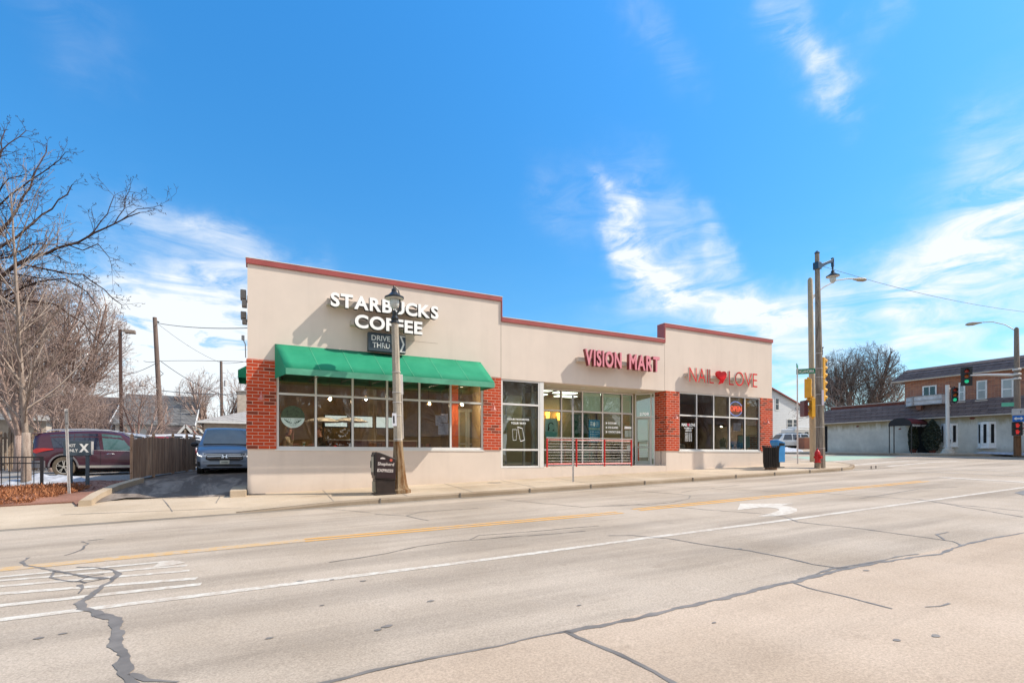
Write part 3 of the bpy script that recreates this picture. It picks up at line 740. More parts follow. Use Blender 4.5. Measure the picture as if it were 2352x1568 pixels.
for xt, xb_ in ((tl[0], bl_[0]), (tr[0], br_[0])):
    mb = MB(); mb.add([(xt, 16.99, aT-.005), (xb_, 15.9, vt), (xb_, 15.9, vb), (xt, 16.99, vb)], [(0,1,2,3)])
    va = mb.build('side_panel', M_awn, aw); so = va.modifiers.new('solid', 'SOLIDIFY'); so.thickness = .006
M_seam = mat('light green seam', (.06,.33,.18))
for i in range(1, NS):
    t = i/NS; xt = tl[0]+(tr[0]-tl[0])*t; xb_ = bl_[0]+(br_[0]-bl_[0])*t
    mb = MB(); mb.bar((xt, 16.985, aT+.006), (xb_, 15.9, vt+.012), .018, .004); mb.build('seam', M_seam, aw)
mb = MB()
for i in range(NS+1):
    t = i/NS; xt = tl[0]+(tr[0]-tl[0])*t; xb_ = bl_[0]+(br_[0]-bl_[0])*t
    mb.bar((xt+.02*(1-2*t), 16.97, aT-.03), (xb_+.02*(1-2*t), 15.93, vt-.03), .025); mb.bar((xb_+.02*(1-2*t), 15.93, vb+.03), (xt+.02*(1-2*t), 16.97, vb+.03), .02)
mb.bar((bl_[0]+.02, 15.93, vb+.03), (br_[0]-.02, 15.93, vb+.03), .025); mb.build('frame', M_dark, aw)
aw2 = empty('awning', (.3, 20.5, E+3.1), 'short green awning on the side wall by the drive-through lane', 'awning')
mb = MB(); y0, y1 = 19.8, 21.6
mb.add([(.29, y0, E+3.4), (.29, y1, E+3.4), (-.50, y1, E+2.9), (-.50, y0, E+2.9), (-.50, y0, E+2.65), (-.50, y1, E+2.65), (.29, y0, E+2.65), (.29, y1, E+2.65)], [(0,1,2,3), (3,2,5,4), (0,3,4,6), (1,7,5,2)])
mb.build('canopy', M_awn, aw2)

# ---------------------------------------------------------------- lettering
_tc = {}
def text_raw(s, off=0, ext=.1, res=3):
    k = (s, off, ext, res)
    if k in _tc: return _tc[k]
    cu = bpy.data.curves.new('t', 'FONT'); cu.body = s; cu.size = 1; cu.offset = off; cu.extrude = ext; cu.resolution_u = res
    o = bpy.data.objects.new('t', cu); sc.collection.objects.link(o)
    dg = bpy.context.evaluated_depsgraph_get(); me = bpy.data.meshes.new_from_object(o.evaluated_get(dg))
    vs = [tuple(v.co) for v in me.vertices]; fs = [tuple(p.vertices) for p in me.polygons]
    fm = [1 if abs(p.normal.z) < .5 else 0 for p in me.polygons]
    bpy.data.objects.remove(o); bpy.data.curves.remove(cu); bpy.data.meshes.remove(me)
    _tc[k] = (vs, fs, fm); return _tc[k]
def bnd(vs, k): a = [v[k] for v in vs]; return min(a), max(a)
def put(mb, raw, mapf, side=True):
    vs, fs, fm = raw; b = len(mb.v); mb.v += [tuple(mapf(*v)) for v in vs]; mb.f += [tuple(i+b for i in f) for f in fs]; mb.m += [m if side else 0 for m in fm]
def text_box(mb, s, fr, x0, x1, z0, z1, d=.004, off=.0, side=False, keep=False):
    """fit a text into a box of a frame fr(a, b, c): a right, b up, c towards the viewer"""
    raw = text_raw(s, off, .1); ax, bx = bnd(raw[0], 0); az, bz = bnd(raw[0], 1)
    sx = (x1-x0)/(bx-ax); sz = (z1-z0)/(bz-az)
    if keep: sx = min(sx, sz*1.05)
    xo = (x0+x1)/2-(ax+bx)/2*sx
    put(mb, raw, lambda a, b, c: fr(xo+a*sx, z0+(b-az)*sz, (c+.1)/.2*d), side)
def letters(root, s, fr, x0, x1, z0, z1, d, off, mats, gap=.09, space=.45, name='letter', sx_max=None):
    """one mesh per letter, sequentially placed so that the row spans x0..x1"""
    raws = [None if ch == ' ' else text_raw(ch, off, .1, 4) for ch in s]
    ws = [space if r is None else bnd(r[0], 0)[1]-bnd(r[0], 0)[0] for r in raws]
    tot = sum(ws)+gap*(len(s)-1); sx = (x1-x0)/tot
    cap = text_raw('H', off, .1, 4); a0, a1 = bnd(cap[0], 1); sz = (z1-z0)/(a1-a0)
    x = x0; out = []
    for r, wd in zip(raws, ws):
        if r is not None:
            ax = bnd(r[0], 0)[0]; mb = MB(); put(mb, r, lambda a, b, c: fr(x+(a-ax)*sx, z0+(b-a0)*sz, (c+.1)/.2*d))
            out.append(mb.build(name, mats, root))
        x += (wd+gap)*sx
    return out
def face_y(y): return lambda a, b, c: Vector((a, y-c, b))       # plane facing -y (towards the street)
def face_x(x): return lambda a, b, c: Vector((x-c, -a, b))      # plane facing -x; a grows to the viewer's right (-y)

M_wlet = emit('white sign face', (1, .97, .92), .12, (.86, .84, .80)); M_ret = mat('dark letter return', (.035, .035, .03), .5)
M_race = mat('beige raceway', (.56, .48, .40), .7, .05)
sg = empty('shop_sign', (2.1, 17, E+4.3), 'white block letters STARBUCKS COFFEE in two rows on the beige wall', 'sign')
w = MB(); w.box(2.02, 5.45, 16.72, 16.999, E+4.68, E+4.86); w.build('raceway', M_race, sg)
w = MB(); w.box(2.74, 4.95, 16.72, 16.999, E+4.12, E+4.28); w.build('raceway', M_race, sg)
letters(sg, 'STARBUCKS', face_y(16.70), 2.10, 5.57, E+4.58, E+5.01, .16, .035, [M_wlet, M_ret], .055)
letters(sg, 'COFFEE', face_y(16.70), 2.82, 5.01, E+4.00, E+4.42, .16, .035, [M_wlet, M_ret], .06)
M_slate = mat('slate blue sign', (.045, .065, .085), .5, .1); M_wvin = mat('white vinyl', (.75, .74, .70), .5, .03)
sg = empty('drive_through_sign', (3.3, 17, E+3.6), 'slate blue DRIVE THRU panel with a white arrow, under the coffee lettering', 'sign')
w = MB(); w.box(3.28, 4.50, 16.75, 16.94, E+3.36, E+3.96); w.build('panel', M_slate, sg, bevel=.01)
w = MB(); w.box(3.4, 4.4, 16.94, 16.999, E+3.5, E+3.8); w.build('mount', M_dark, sg)
w = MB(); text_box(w, 'DRIVE', face_y(16.748), 3.38, 3.98, E+3.70, E+3.87, .006, .01); text_box(w, 'THRU', face_y(16.748), 3.41, 3.97, E+3.47, E+3.64, .006, .01)
w.build('lettering', M_wvin, sg)
w = MB(); a = face_y(16.748)
w.prism([(4.06, E+3.93), (4.12, E+3.93), (4.25, E+3.66), (4.12, E+3.39), (4.06, E+3.39), (4.17, E+3.66)], lambda p, q: a(p, q, 0), lambda p, q: a(p, q, .006)); w.prism([(4.29, E+3.93), (4.49, E+3.93), (4.49, E+3.90), (4.36, E+3.90), (4.46, E+3.66), (4.36, E+3.42), (4.49, E+3.42), (4.49, E+3.39), (4.29, E+3.39), (4.40, E+3.66)], lambda p, q: a(p, q, 0), lambda p, q: a(p, q, .006)); w.build('arrow', M_wvin, sg)
M_pink = emit('pink sign face', (1, .45, .5), .05, (.70, .25, .29)); M_redret = mat('dark red letter return', (.22, .045, .05), .35, .2, metal=.3)
sg = empty('shop_sign', (11.6, 17, E+3.8), 'faded pink and red condensed letters VISION MART on the middle shop', 'sign')
w = MB(); w.box(11.42, 15.2, 16.80, 16.999, E+3.70, E+3.86); w.build('raceway', M_race, sg)
letters(sg, 'VISION', face_y(16.78), 11.62, 13.42, E+3.53, E+4.17, .17, .03, [M_pink, M_redret], .11)
letters(sg, 'MART', face_y(16.78), 13.82, 15.46, E+3.53, E+4.17, .17, .03, [M_pink, M_redret], .07)
M_redl = mat('bright red acrylic', (.70, .010, .012), .35, .05)
M_wret = mat('white letter return', (.62, .54, .46), .6)
sg = empty('shop_sign', (17.3, 17, E+3.6), 'thin red letters NAIL LOVE with a red heart in between', 'sign')
w = MB(); w.box(17.25, 21.7, 16.86, 16.999, E+3.52, E+3.66); w.build('raceway', M_race, sg)
fr = face_y(16.84)
letters(sg, 'NAIL', fr, 17.32, 18.84, E+3.27, E+3.90, .10, -.012, [M_redl, M_wret], .14)
letters(sg, 'LOVE', fr, 19.84, 21.80, E+3.27, E+3.92, .10, -.012, [M_redl, M_wret], .10)
hp = []
for i in range(24):
    t = 2*pi*i/24; hx = 16*sin(t)**3; hz = 13*cos(t)-5*cos(2*t)-2*cos(3*t)-cos(4*t); hp.append((19.36+hx*.0205+(hz*.004 if hz < 0 else 0)*-1.5, E+3.66+hz*.0185))
w = MB(); w.prism(hp, lambda p, q: fr(p, q, 0), lambda p, q: fr(p, q, .11))
for k in range(3):
    x = 19.17+k*.10; w.bar(fr(x+.14, E+3.52, .12), fr(x-.02, E+3.26+.03*k, .12), .045, .04)
w.build('heart', M_redl, sg)

# goose-neck wall lamps beside the windows
M_lampp = mat('salmon lamp enamel', (.62, .22, .18), .45, .1)
def goose(u, v, yw, lab):
    x = X(u, yw-.15); z = Z(v, x, yw)
    r = empty('wall_lamp', (x, yw, z), lab, 'wall lamp', 'small bell lamps on the brick piers')
    WM[0] = False
    MB().lathe([(.05, -.03), (.05, .0)], (0, 0, -.02), 12, 'y').build('wall_plate', M_lampp, r, smooth=True)
    MB().tube([(0, -.01, -.02), (0, -.05, .06), (0, -.09, .13), (0, -.15, .15), (0, -.19, .11), (0, -.195, .04)], .012, 8).build('gooseneck', M_lampp, r, smooth=True)
    MB().lathe([(.02, .05), (.03, .03), (.04, -.01), (.055, -.05), (.10, -.09), (.095, -.095), (.02, -.02)], (0, -.195, 0), 16).build('lamp_shade', M_lampp, r, smooth=True)
    MB().ell((0, -.195, -.06), (.03, .03, .035), 10, 8).build('bulb', M_aluw, r, smooth=True)
    WM[0] = True
goose(600, 912, 16.97, 'salmon bell lamp on the leftmost brick pier'); goose(1133.5, 937, 16.97, 'salmon bell lamp on the brick pier right of the green awning')
goose(1552, 957, 16.97, 'salmon bell lamp on the brick pier beside the glass entrance door'); goose(1762, 968, 16.97, 'salmon bell lamp on the rightmost brick pier')
# floodlights on the side wall
M_taup = mat('taupe floodlight', (.27, .24, .21), .5)
for v, h, y, lab in ((682, .5, 17.6, 'upper floodlight box on the left side wall'), (727, .36, 18.0, 'lower floodlight box on the left side wall')):
    z = Z(v, -.4, y)
    r = empty('floodlight', (-.2, y, z), lab, 'floodlight', 'floodlights on the side wall')
    w = MB(); w.box(-.38, -.22, y, y+.35, z-.02, z+h*.5); w.box(-.34, -.2, y+.02, y+.3, z-h*.5, z-.04); w.build('housing', M_taup, r, bevel=.02)
    w = MB(); w.box(-.2, .3, y+.1, y+.2, z-.1, z+.1); w.build('bracket', M_taup, r)
# ---------------------------------------------------------------- street furniture on our side
def polemat(name, c, c2, s=(6, 6, .8)):
    m = NM(name); n = m.noise(1.5, 8, .7, s); f = m.noise(45, 4, .8)
    m.color(m.mix(m.ramp(f, .45, .6, 0, .5), m.mix(m.ramp(n, .42, .60), c, c2), sc3(c2, .55))); m.set(.9, spec=.2); m.bump(f, .3, .004); return m.m
M_pole = polemat('aggregate concrete pole', (.52, .45, .36), (.36, .31, .245))
M_rust = polemat('rusty concrete base', (.34, .25, .15), (.17, .075, .025))
M_blk = mat('black cast metal', (.012, .014, .016), .35, .3, 5)
M_lglass = mat('frosted lamp glass', (.52, .55, .53), .25, .08, 6)
M_galv = mat('galvanised steel', (.58, .55, .52), .55, .15, 6, metal=.1)
M_navy = mat('dark blue enamel', (.018, .045, .09), .35, .15)
def root(name, u, Y, lab, cat, zf=Wk, group=None, lean=0, rz=0, x=None):
    x = X(u, Y) if x is None else x
    return empty(name, (x, Y, zf(x, Y)), lab, cat, group, rz, -R(lean))
def lantern(r, z, x=0, up=True, y=0):        # domed shade, acorn globe
    s = MB(); s.lathe([(.015, .34), (.03, .30), (.018, .27), (.05, .25), (.075, .22), (.075, .16), (.10, .13), (.13, .10), (.24, .015), (.285, .0), (.285, -.045), (.255, -.05), (.12, -.01)], (x, y, z), 20)
    sh = s.build('lamp_shade', M_blk, r, smooth=True, angle=30)
    s = MB(); s.lathe([(.262, -.012), (.270, -.048), (.262, -.052)], (x, y, z-.002), 20); s.build('shade_rim', M_galv, sh, smooth=True)
    s = MB(); s.lathe([(.10, -.02), (.135, -.10), (.14, -.18), (.12, -.26), (.075, -.32), (.03, -.35)], (x, y, z), 18); s.build('lamp_globe', M_lglass, r, smooth=True)
WM[0] = False
r = root('street_lamp', 917.5, 15.2, 'tall octagonal concrete lamp post with a black lantern, rusty base, before the green awning', 'street lamp', lean=1.55)
H = Z(658, r.location.x, 15.2)-r.location.z
s = MB(); s.lathe([(.135, 1.55), (.125, 2.2), (.105, H-1.1)], (0,0,0), 8, ph=pi/8); s.build('pole', M_pole, r)
s = MB(); s.lathe([(.34, 0), (.34, .10), (.30, .11), (.27, .16), (.235, .30), (.20, .6), (.165, 1.0), (.145, 1.35), (.14, 1.55)], (0,0,0), 8, ph=pi/8); s.build('flared_base', M_rust, r)
s = MB(); s.lathe([(.13, H-1.12), (.12, H-1.05), (.10, H-1.03), (.12, H-.98), (.07, H-.90), (.08, H-.80), (.04, H-.76)], (0,0,0), 12)
s.build('collar', M_blk, r, smooth=True, angle=30)
s = MB(); s.tube([(0,0,H-.86), (.05,0,H-.84), (.13,0,H-.74), (.17,0,H-.55), (.17,0,H-.30), (.13,0,H-.12), (.06,0,H-.05), (0,0,H-.02)], [.03,.03,.028,.024,.022,.02,.02,.02], 8); s.tube([(.02,0,H-.8), (-.01,0,H-.72)], .04, 8); s.build('harp_bracket', M_blk, r, smooth=True)
lantern(r, H-.34)
s = MB(); s.box(.10, .19, -.03, .03, 2.95, 3.55); s.build('bracket_plate', M_galv, r, bevel=.01)
s = MB(); s.tube([(-.12,-.02,4.35), (-.22,-.04,4.50), (-.32,-.04,4.48), (-.36,-.05,4.38)], .012, 5); s.build('cable_hook', M_blk, r)
s = MB(); s.box(-.19, -.06, -.135, -.128, 2.0, 2.38); p = s.build('flyer', mat('white flyer', (.62, .62, .66), .7), r)
s = MB(); s.box(-.165, -.12, -.138, -.136, 2.08, 2.30); s.build('flyer_print', M_blk, p)
for z in (2.3, 2.7, 3.0, 3.6, 1.6): s = MB(); s.lathe([(.137, z), (.138, z+.018)], (0,0,0), 8, ph=pi/8); s.build('strap', M_galv, r)
s = MB(); s.box(.125, .165, -.05, .05, 1.62, 2.95); s.build('cable_cover', polemat('weathered wood strip', (.62,.56,.5), (.42,.37,.32)), r)

# newspaper box
M_bnews = mat('brown black news box', (.030, .020, .016), .42, .35, 5)
r = root('newspaper_box', 881, 15.12, 'dark brown newspaper box with a faded red and white side poster, beside the lamp post', 'newspaper box')
wx, wy = .30, .24
s = MB()
pr = [(-wx, .47), (wx, .42), (wx, 1.05), (-.14, 1.22), (-wx+.03, 1.25), (-wx, 1.22)]
s.prism(pr, lambda a, b: Vector((a, -wy, b)), lambda a, b: Vector((a, wy, b))); s.build('cabinet', M_bnews, r, bevel=.02)
s = MB(); s.prism([(-wx+.05, .0), (wx-.01, .0), (wx-.01, .419), (-wx+.02, .46)], lambda a, b: Vector((a, -wy+.03, b)), lambda a, b: Vector((a, wy-.03, b))); s.box(-wx+.0, wx+.02, -wy, wy, 0, .04); s.build('pedestal', M_bnews, r, bevel=.012)
s = MB(); s.box(-wx-.025, -wx-.001, -wy+.03, wy-.03, .56, 1.17); d = s.build('door', M_bnews, r, bevel=.012)
s = MB(); s.box(-wx-.03, -wx-.0255, -wy+.08, wy-.10, .66, 1.10); s.build('door_window', mat('yellowed newspaper behind glass', (.42, .40, .30), .3), d)
s = MB(); s.box(-wx-.05, -wx-.03, wy-.09, wy-.06, .78, .98); s.build('handle', M_blk, d)
s = MB(); s.box(-wx+.0, -wx+.048, -wy+.08, wy-.08, .08, .38); s.build('pedestal_window', mat('tan board', (.32, .28, .2), .7), r)
fr = lambda a, b, c: Vector((a, -wy-.001-c, b))
s = MB(); s.prism([(-wx+.05, .50), (wx-.02, .47), (wx-.02, 1.0), (-.14, 1.14), (-wx+.06, 1.17)], lambda a, b: fr(a, b, 0), lambda a, b: fr(a, b, .006)); po = s.build('side_poster', mat('dark red poster', (.075, .012, .012), .5, .7, 3, c2=(.03, .02, .02)), r)
M_wh = mat('faded white print', (.62, .55, .50), .6, .15, 20)
fr2 = lambda a, b, c: Vector((a+(b-.9)*.12, -wy-.0075-c, b-a*.06))
s = MB(); text_box(s, 'Shepherd', fr2, -.22, .25, .82, .94, .003, .02); text_box(s, 'EXPRESS', fr2, -.21, .25, .66, .75, .003, .03)
s.build('lettering', M_wh, po)
s = MB(); s.lathe([(.04, 0), (.04, .003)], fr2(.15, 1.01, 0), 14, 'y'); s.build('round_badge', mat('red badge', (.55,.10,.06), .5), po)
s = MB(); s.prism([(-.17,1.03),(-.16,1.06),(-.12,1.08),(-.06,1.075),(-.02,1.05),(-.03,1.03)], lambda a, b: fr2(a, b, 0), lambda a, b: fr2(a, b, .003)); s.build('white_sticker', M_wh, po)

# thin sign posts seen edge-on
def signpost(u, Y, H, lab, lean, zf=Wk, h=.45):
    r = root('sign_post', u, Y, lab, 'sign post', zf, None, lean)
    s = MB(); s.box(-.03, .03, -.004, .004, 0, H); s.box(-.03, -.022, -.03, -.0041, 0, H); s.box(.022, .03, -.03, -.0041, 0, H); s.build('post', M_galv, r)
    a = atan2(r.location.x, r.location.y)
    s = MB(); M = Matrix.Rotation(-a, 4, 'Z'); s.box(.034, .040, -.15, .15, H-h, H, M); s.build('sign_plate', M_galv, r)
    for z in (H-.1, H-h+.08): s = MB(); s.tube([(-.02, -.035, z), (.05, -.035, z)], .008, 5); s.build('bolt', M_dark, r)
    return r
r = signpost(1316, 15.25, 3.12, 'slim steel post with an edge-on sign, in front of the red railing', .35)
r = signpost(159.5, 18.6, 2.45, 'slim pale steel post standing before the EXIT ONLY sign', 1.7, Lt, .5)

# litter bin
M_bin = mat('black slatted bin metal', (.022, .016, .014), .38, .4, 5)
r = root('litter_bin', 1770.5, 15.2, 'round black slatted litter bin on the pavement at the corner', 'litter bin')
s = MB(); NB = 26
for k in range(NB):
    a = 2*pi*k/NB; c_, s_ = cos(a), sin(a); q = lambda rr, z: (rr*c_, rr*s_, z)
    M = Matrix.Rotation(a, 4, 'Z')
    s.tube([q(.27, .10), q(.305, .35), q(.31, .85), q(.325, .98), q(.36, 1.08)], .022, 4)
s.build('slats', M_bin, r)
s = MB(); s.lathe([(.25, .10), (.26, .0), (.24, .0), (.22, .10)], (0,0,.0), 20); s.build('base_ring', mat('brown stained base', (.16, .09, .05), .7, .3), r, smooth=True)
for z in (.13, .55, .95):
    s = MB(); s.lathe([(.295 if z > .2 else .262, z), (.295 if z > .2 else .262, z+.04), (.285 if z > .2 else .252, z+.04), (.285 if z > .2 else .252, z)], (0,0,0), 24)
    s.build('hoop', M_bin, r)
s = MB(); s.lathe([(.24, .12), (.255, .96), (.30, .99), (.30, 1.0), (.15, .97)], (0,0,0), 24); s.build('liner', M_dark, r, smooth=True, angle=30)
# blue paper box behind the bin
M_blue = mat('light blue plastic', (.045, .26, .58), .45, .15, 2)
r = root('newspaper_box', 1787, 15.95, 'blue slanted-top newspaper box half hidden by the litter bin', 'newspaper box')
s = MB(); s.prism([(-.22, .25), (.24, .25), (.24, 1.18), (-.30, 1.30), (-.34, 1.18), (-.22, 1.0)], lambda a, b: Vector((a, -.2, b)), lambda a, b: Vector((a, .2, b))); s.build('cabinet', M_blue, r, bevel=.02)
s = MB(); s.box(-.06, .06, -.06, .06, .02, .25); s.box(-.2, .2, -.2, .2, 0, .03); s.build('pedestal', M_blk, r)
s = MB(); s.box(-.2, .2, -.207, -.2, 1.02, 1.15); s.build('slot', M_blk, r)

# hydrant
M_hyd = mat('red hydrant paint', (.52, .012, .010), .38, .2, 6)
r = root('fire_hydrant', 1877.5, 14.62, 'red fire hydrant at the foot of the corner pole', 'hydrant')
k = .93/ .80
P = [(0,0)]
s = MB(); s.lathe([(.13, .27), (.15, .28), (.15, .31), (.115, .32), (.115, .62), (.14, .63), (.145, .67), (.12, .68), (.11, .74), (.08, .81), (.04, .85)], (0,0,0), 16)
s.build('barrel', M_hyd, r, smooth=True, angle=30)
s = MB(); s.lathe([(.13, 0), (.12, .27)], (0,0,0), 14); s.build('pedestal', mat('rust and concrete stub', (.30, .22, .15), .9, .5, 4), r, smooth=True)
s = MB(); s.lathe([(.028, .845), (.03, .87), (.022, .92)], (0,0,0), 5); s.build('operating_nut', M_hyd, r)
for a in (-90, 0, 180):
    M = Matrix.Rotation(R(a), 4, 'Z'); s = MB(); rr = .065 if a == -90 else .05
    s.tube([M @ Vector((.09,0,.52)), M @ Vector((.165,0,.52))], rr*.85, 12); s.tube([M @ Vector((.165,0,.52)), M @ Vector((.20,0,.52))], rr*1.15, 8); s.tube([M @ Vector((.20,0,.52)), M @ Vector((.225,0,.52))], .018, 5); s.build('hose_cap', M_hyd, r, smooth=True, angle=40)

# corner poles
M_pgreen = mat('street sign green', (.008, .20, .105), .45, .08)
M_yelh = mat('amber yellow signal housing', (.66, .33, .015), .45, .12)
def lens(s_on, name, c): return emit(name, c, s_on)
L_off = {'red': mat('unlit red lens', (.35, .03, .015), .3), 'amber': mat('unlit amber lens', (.42, .10, .01), .3), 'green': mat('unlit green lens', (.01, .12, .08), .3)}
L_green = emit('lit green lens', (.02, .8, .4), .35, (.02, .4, .2)); L_hand = emit('lit red hand', (.9, .04, .03), .3, (.5, .02, .02))
def signal(loc, rz, lab, housing, group=None, lit=None, plate=False, n=3, cat='traffic signal'):   # faces its own -y
    r = empty('traffic_signal', loc, lab, cat, group, rz); ch = .34; H = n*ch; wm = WM[0]; WM[0] = False
    s = MB(); s.box(-.16, .16, 0, .2, -H/2, H/2); hb = s.build('housing', housing, r, bevel=.02)
    for i in range(n):
        z = H/2-ch*(i+.5); nm = ('red', 'amber', 'green')[i]
        m = L_green if (lit == nm == 'green') else L_off[nm]
        s = MB(); s.lathe([(.115, 0), (.115, .012), (.06, .03), (.01, .035)], (0, -.001, z), 16, 'y'); s.build('lens', m, r, smooth=True)
        s = MB(); N = 10; rings = []
        for k in range(N+1):
            a = R(-25)+R(230)*k/N
            rings.append([Vector((.145*cos(a), y, z+.145*sin(a))) for y in (-.001, -.24+.10*(sin(a) < .2))])
        s.loft(rings, closed=False, caps=False); v = s.build('visor', M_blk if housing is not M_yelh else housing, r, smooth=True); so = v.modifiers.new('solid', 'SOLIDIFY'); so.thickness = .008
    if plate:
        s = MB(); s.box(-.30, .30, .06, .07, -H/2-.12, H/2+.12); s.build('backplate', M_blk, r)
    else:
        s = MB()
        for q in (-H/2-.05, H/2+.05): s.tube([(0, .1, q-.04), (0, .1, q+.04)], .05, 8); 
        s.build('mount', housing, r)
    WM[0] = wm; return r
# pole A (rear, cobra-head light)
rA = root('corner_pole', 1868, 17.6, 'tan concrete street light pole with a cobra-head lamp, rear one of the two corner poles', 'street lamp', lean=1.6)
ax, ay, az = rA.location; HA = Z(640, ax, ay)-az
s = MB(); s.lathe([(.17, 0), (.12, HA-.1), (.07, HA)], (0,0,0), 12); s.build('pole', polemat('tan concrete pole', (.46, .37, .25), (.38, .30, .21)), rA, smooth=True, angle=30)
s = MB(); ch = Vector((cos(R(-12)), sin(R(-12)), 0)); pts = [(0,0,HA-1.1), ch*.9+Vector((0,0,HA-.45)), ch*1.8+Vector((0,0,HA-.02)), ch*2.6+Vector((0,0,HA+.12)), ch*3.1+Vector((0,0,HA+.14))]
s.tube(pts, .035, 8); s.tube([(0,0,HA-1.3), ch*.5+Vector((0,0,HA-.75))], .03, 6); s.build('lamp_arm', M_galv, rA, smooth=True)
s = MB(); a = ch*3.1+Vector((0,0,HA+.14)); s.loft([[a+ch*d+Vector((-ch.y*w_*cos(t), ch.x*w_*cos(t), h*sin(t)-.02)) for t in [2*pi*q/10 for q in range(10)]] for d, w_, h in ((-.12,.05,.05),(.05,.08,.07),(.3,.15,.11),(.62,.16,.10),(.78,.07,.05))]); s.build('cobra_head', mat('lamp head grey', (.36,.30,.22), .5), rA, smooth=True)
for z in (1.2, 2.0, 3.2, 4.4): s = MB(); s.lathe([(.17-.006*z, z), (.17-.006*z, z+.02)], (0,0,0), 12); s.build('strap', M_galv, rA)
# pole B (front, ornamental lantern)
rB = root('corner_pole', 1885, 14.72, 'speckled dark concrete pole with a blue arm and hanging lantern, at the corner', 'street lamp', lean=1.55)
bx, by, bz = rB.location; HB_ = Z(585, bx, by)-bz
s = MB(); s.lathe([(.20, 0), (.15, HB_*.5), (.095, HB_)], (0,0,0), 8, ph=pi/8); s.build('pole', polemat('speckled concrete pole', (.36, .31, .25), (.17, .14, .11)), rB)
s = MB(); z = HB_-.42; s.box(-.13, .13, -.13, .13, z-.30, z+.02); s.loft([[Vector((x, -.05, z+t)), Vector((x, .05, z+t)), Vector((x, .05, z+b)), Vector((x, -.05, z+b))] for x, t, b in ((.12,-.02,-.30),(.4,.04,-.12),(.7,.16,.02),(1.0,.28,.13),(1.18,.34,.17))]); s.box(1.12, 1.22, -.05, .05, z-.02, z+.40); s.build('lamp_arm', M_navy, rB, bevel=.01)
lantern(rB, z-.44, 1.17); s = MB(); s.tube([(1.17,0,z-.14),(1.17,0,z+.0)], .04, 8); s.build('hanger', M_blk, rB)
s = MB(); s.lathe([(.1,0),(.12,.04),(.05,.12),(.02,.14)], (0,0,HB_), 8); s.build('cap', M_navy, rB, smooth=True)
for z in (.9, 1.9, 2.9, 3.4, 4.2, 4.6, 5.3): s = MB(); s.lathe([(.20-.009*z, z), (.20-.009*z, z+.02)], (0,0,0), 8, ph=pi/8); s.build('strap', M_galv, rB)
s = MB(); s.box(.16, .24, -.05, .05, 5.25, 5.5); s.tube([(.2,0,5.5),(.34,0,5.62)], .03, 6); s.build('sensor', M_blk, rB)
s = MB(); s.box(-.17, -.01, -.215, -.20, 2.9, 3.6); s.build('paper_notice', mat('lilac notice', (.42,.38,.44), .7), rB)
s = MB(); s.tube([(.18,0,.2),(.17,0,4.9)], .035, 6); s.build('conduit', M_galv, rB)
WM[0] = True
def zof(v, x, y): return Z(v, x, y)
x = X(1862, 17.35); signal((x-.28, 17.3, Z(893, x, 17.3)), R(115), 'yellow traffic signal seen from behind, upper one on the rear corner pole', M_yelh, 'yellow traffic signals at the corner')
signal((X(1863, 17.2), 17.2, Z(936, X(1863, 17.2), 17.2)), R(170), 'yellow traffic signal seen from the back, lower one on the rear corner pole', M_yelh, 'yellow traffic signals at the corner')
x = X(1886, 14.9); signal((x+.16, 14.95, Z(846, x, 14.95)), R(95), 'yellow traffic signal on the front corner pole, upper one in its stack', M_yelh, 'yellow traffic signals at the corner')
signal((x+.16, 14.95, Z(897, x, 14.95)), R(95), 'yellow traffic signal on the front corner pole, lower one in its stack', M_yelh, 'yellow traffic signals at the corner')
# pedestrian signal on pole A
x = X(1847, 17.3)
def pedsignal(loc, rz, lab, m, hand=True):
    r = empty('pedestrian_signal', loc, lab, 'pedestrian signal', None, rz); WM[0] = False
    s = MB(); s.box(-.24, .24, 0, .2, -.42, .42); s.build('housing', m, r, bevel=.02)
    for z in (.2, -.2):
        s = MB(); s.box(-.19, .19, -.012, -.001, z-.17, z+.17); s.build('screen', M_blk, r)
        s = MB(); s.prism([(-.22, z+.18), (.22, z+.18), (.22, z+.20), (-.22, z+.20)], lambda a, b: Vector((a, 0, b)), lambda a, b: Vector((a, -.2, b))); s.build('visor', m, r)
        if hand:
            s = MB(); f = lambda a, b, c: Vector((a, -.014-c, b))
            s.prism([(-.06, z-.13), (.05, z-.13), (.08, z-.03), (.12, z+.04), (.09, z+.06), (.05, z), (.05, z+.13), (.02, z+.14), (.01, z+.03), (0, z+.15), (-.03, z+.15), (-.03, z+.03), (-.05, z+.13), (-.08, z+.12), (-.07, z-.04)], lambda a, b: f(a, b, 0), lambda a, b: f(a, b, .004)); s.build('lit_symbol', L_hand, r)
    WM[0] = True; return r
M_maro = mat('dark maroon housing', (.08, .012, .015), .5)
pedsignal((x, 17.2, Z(938, x, 17.2)), R(60), 'dark maroon pedestrian signal hanging left of the rear corner pole', M_maro, False)
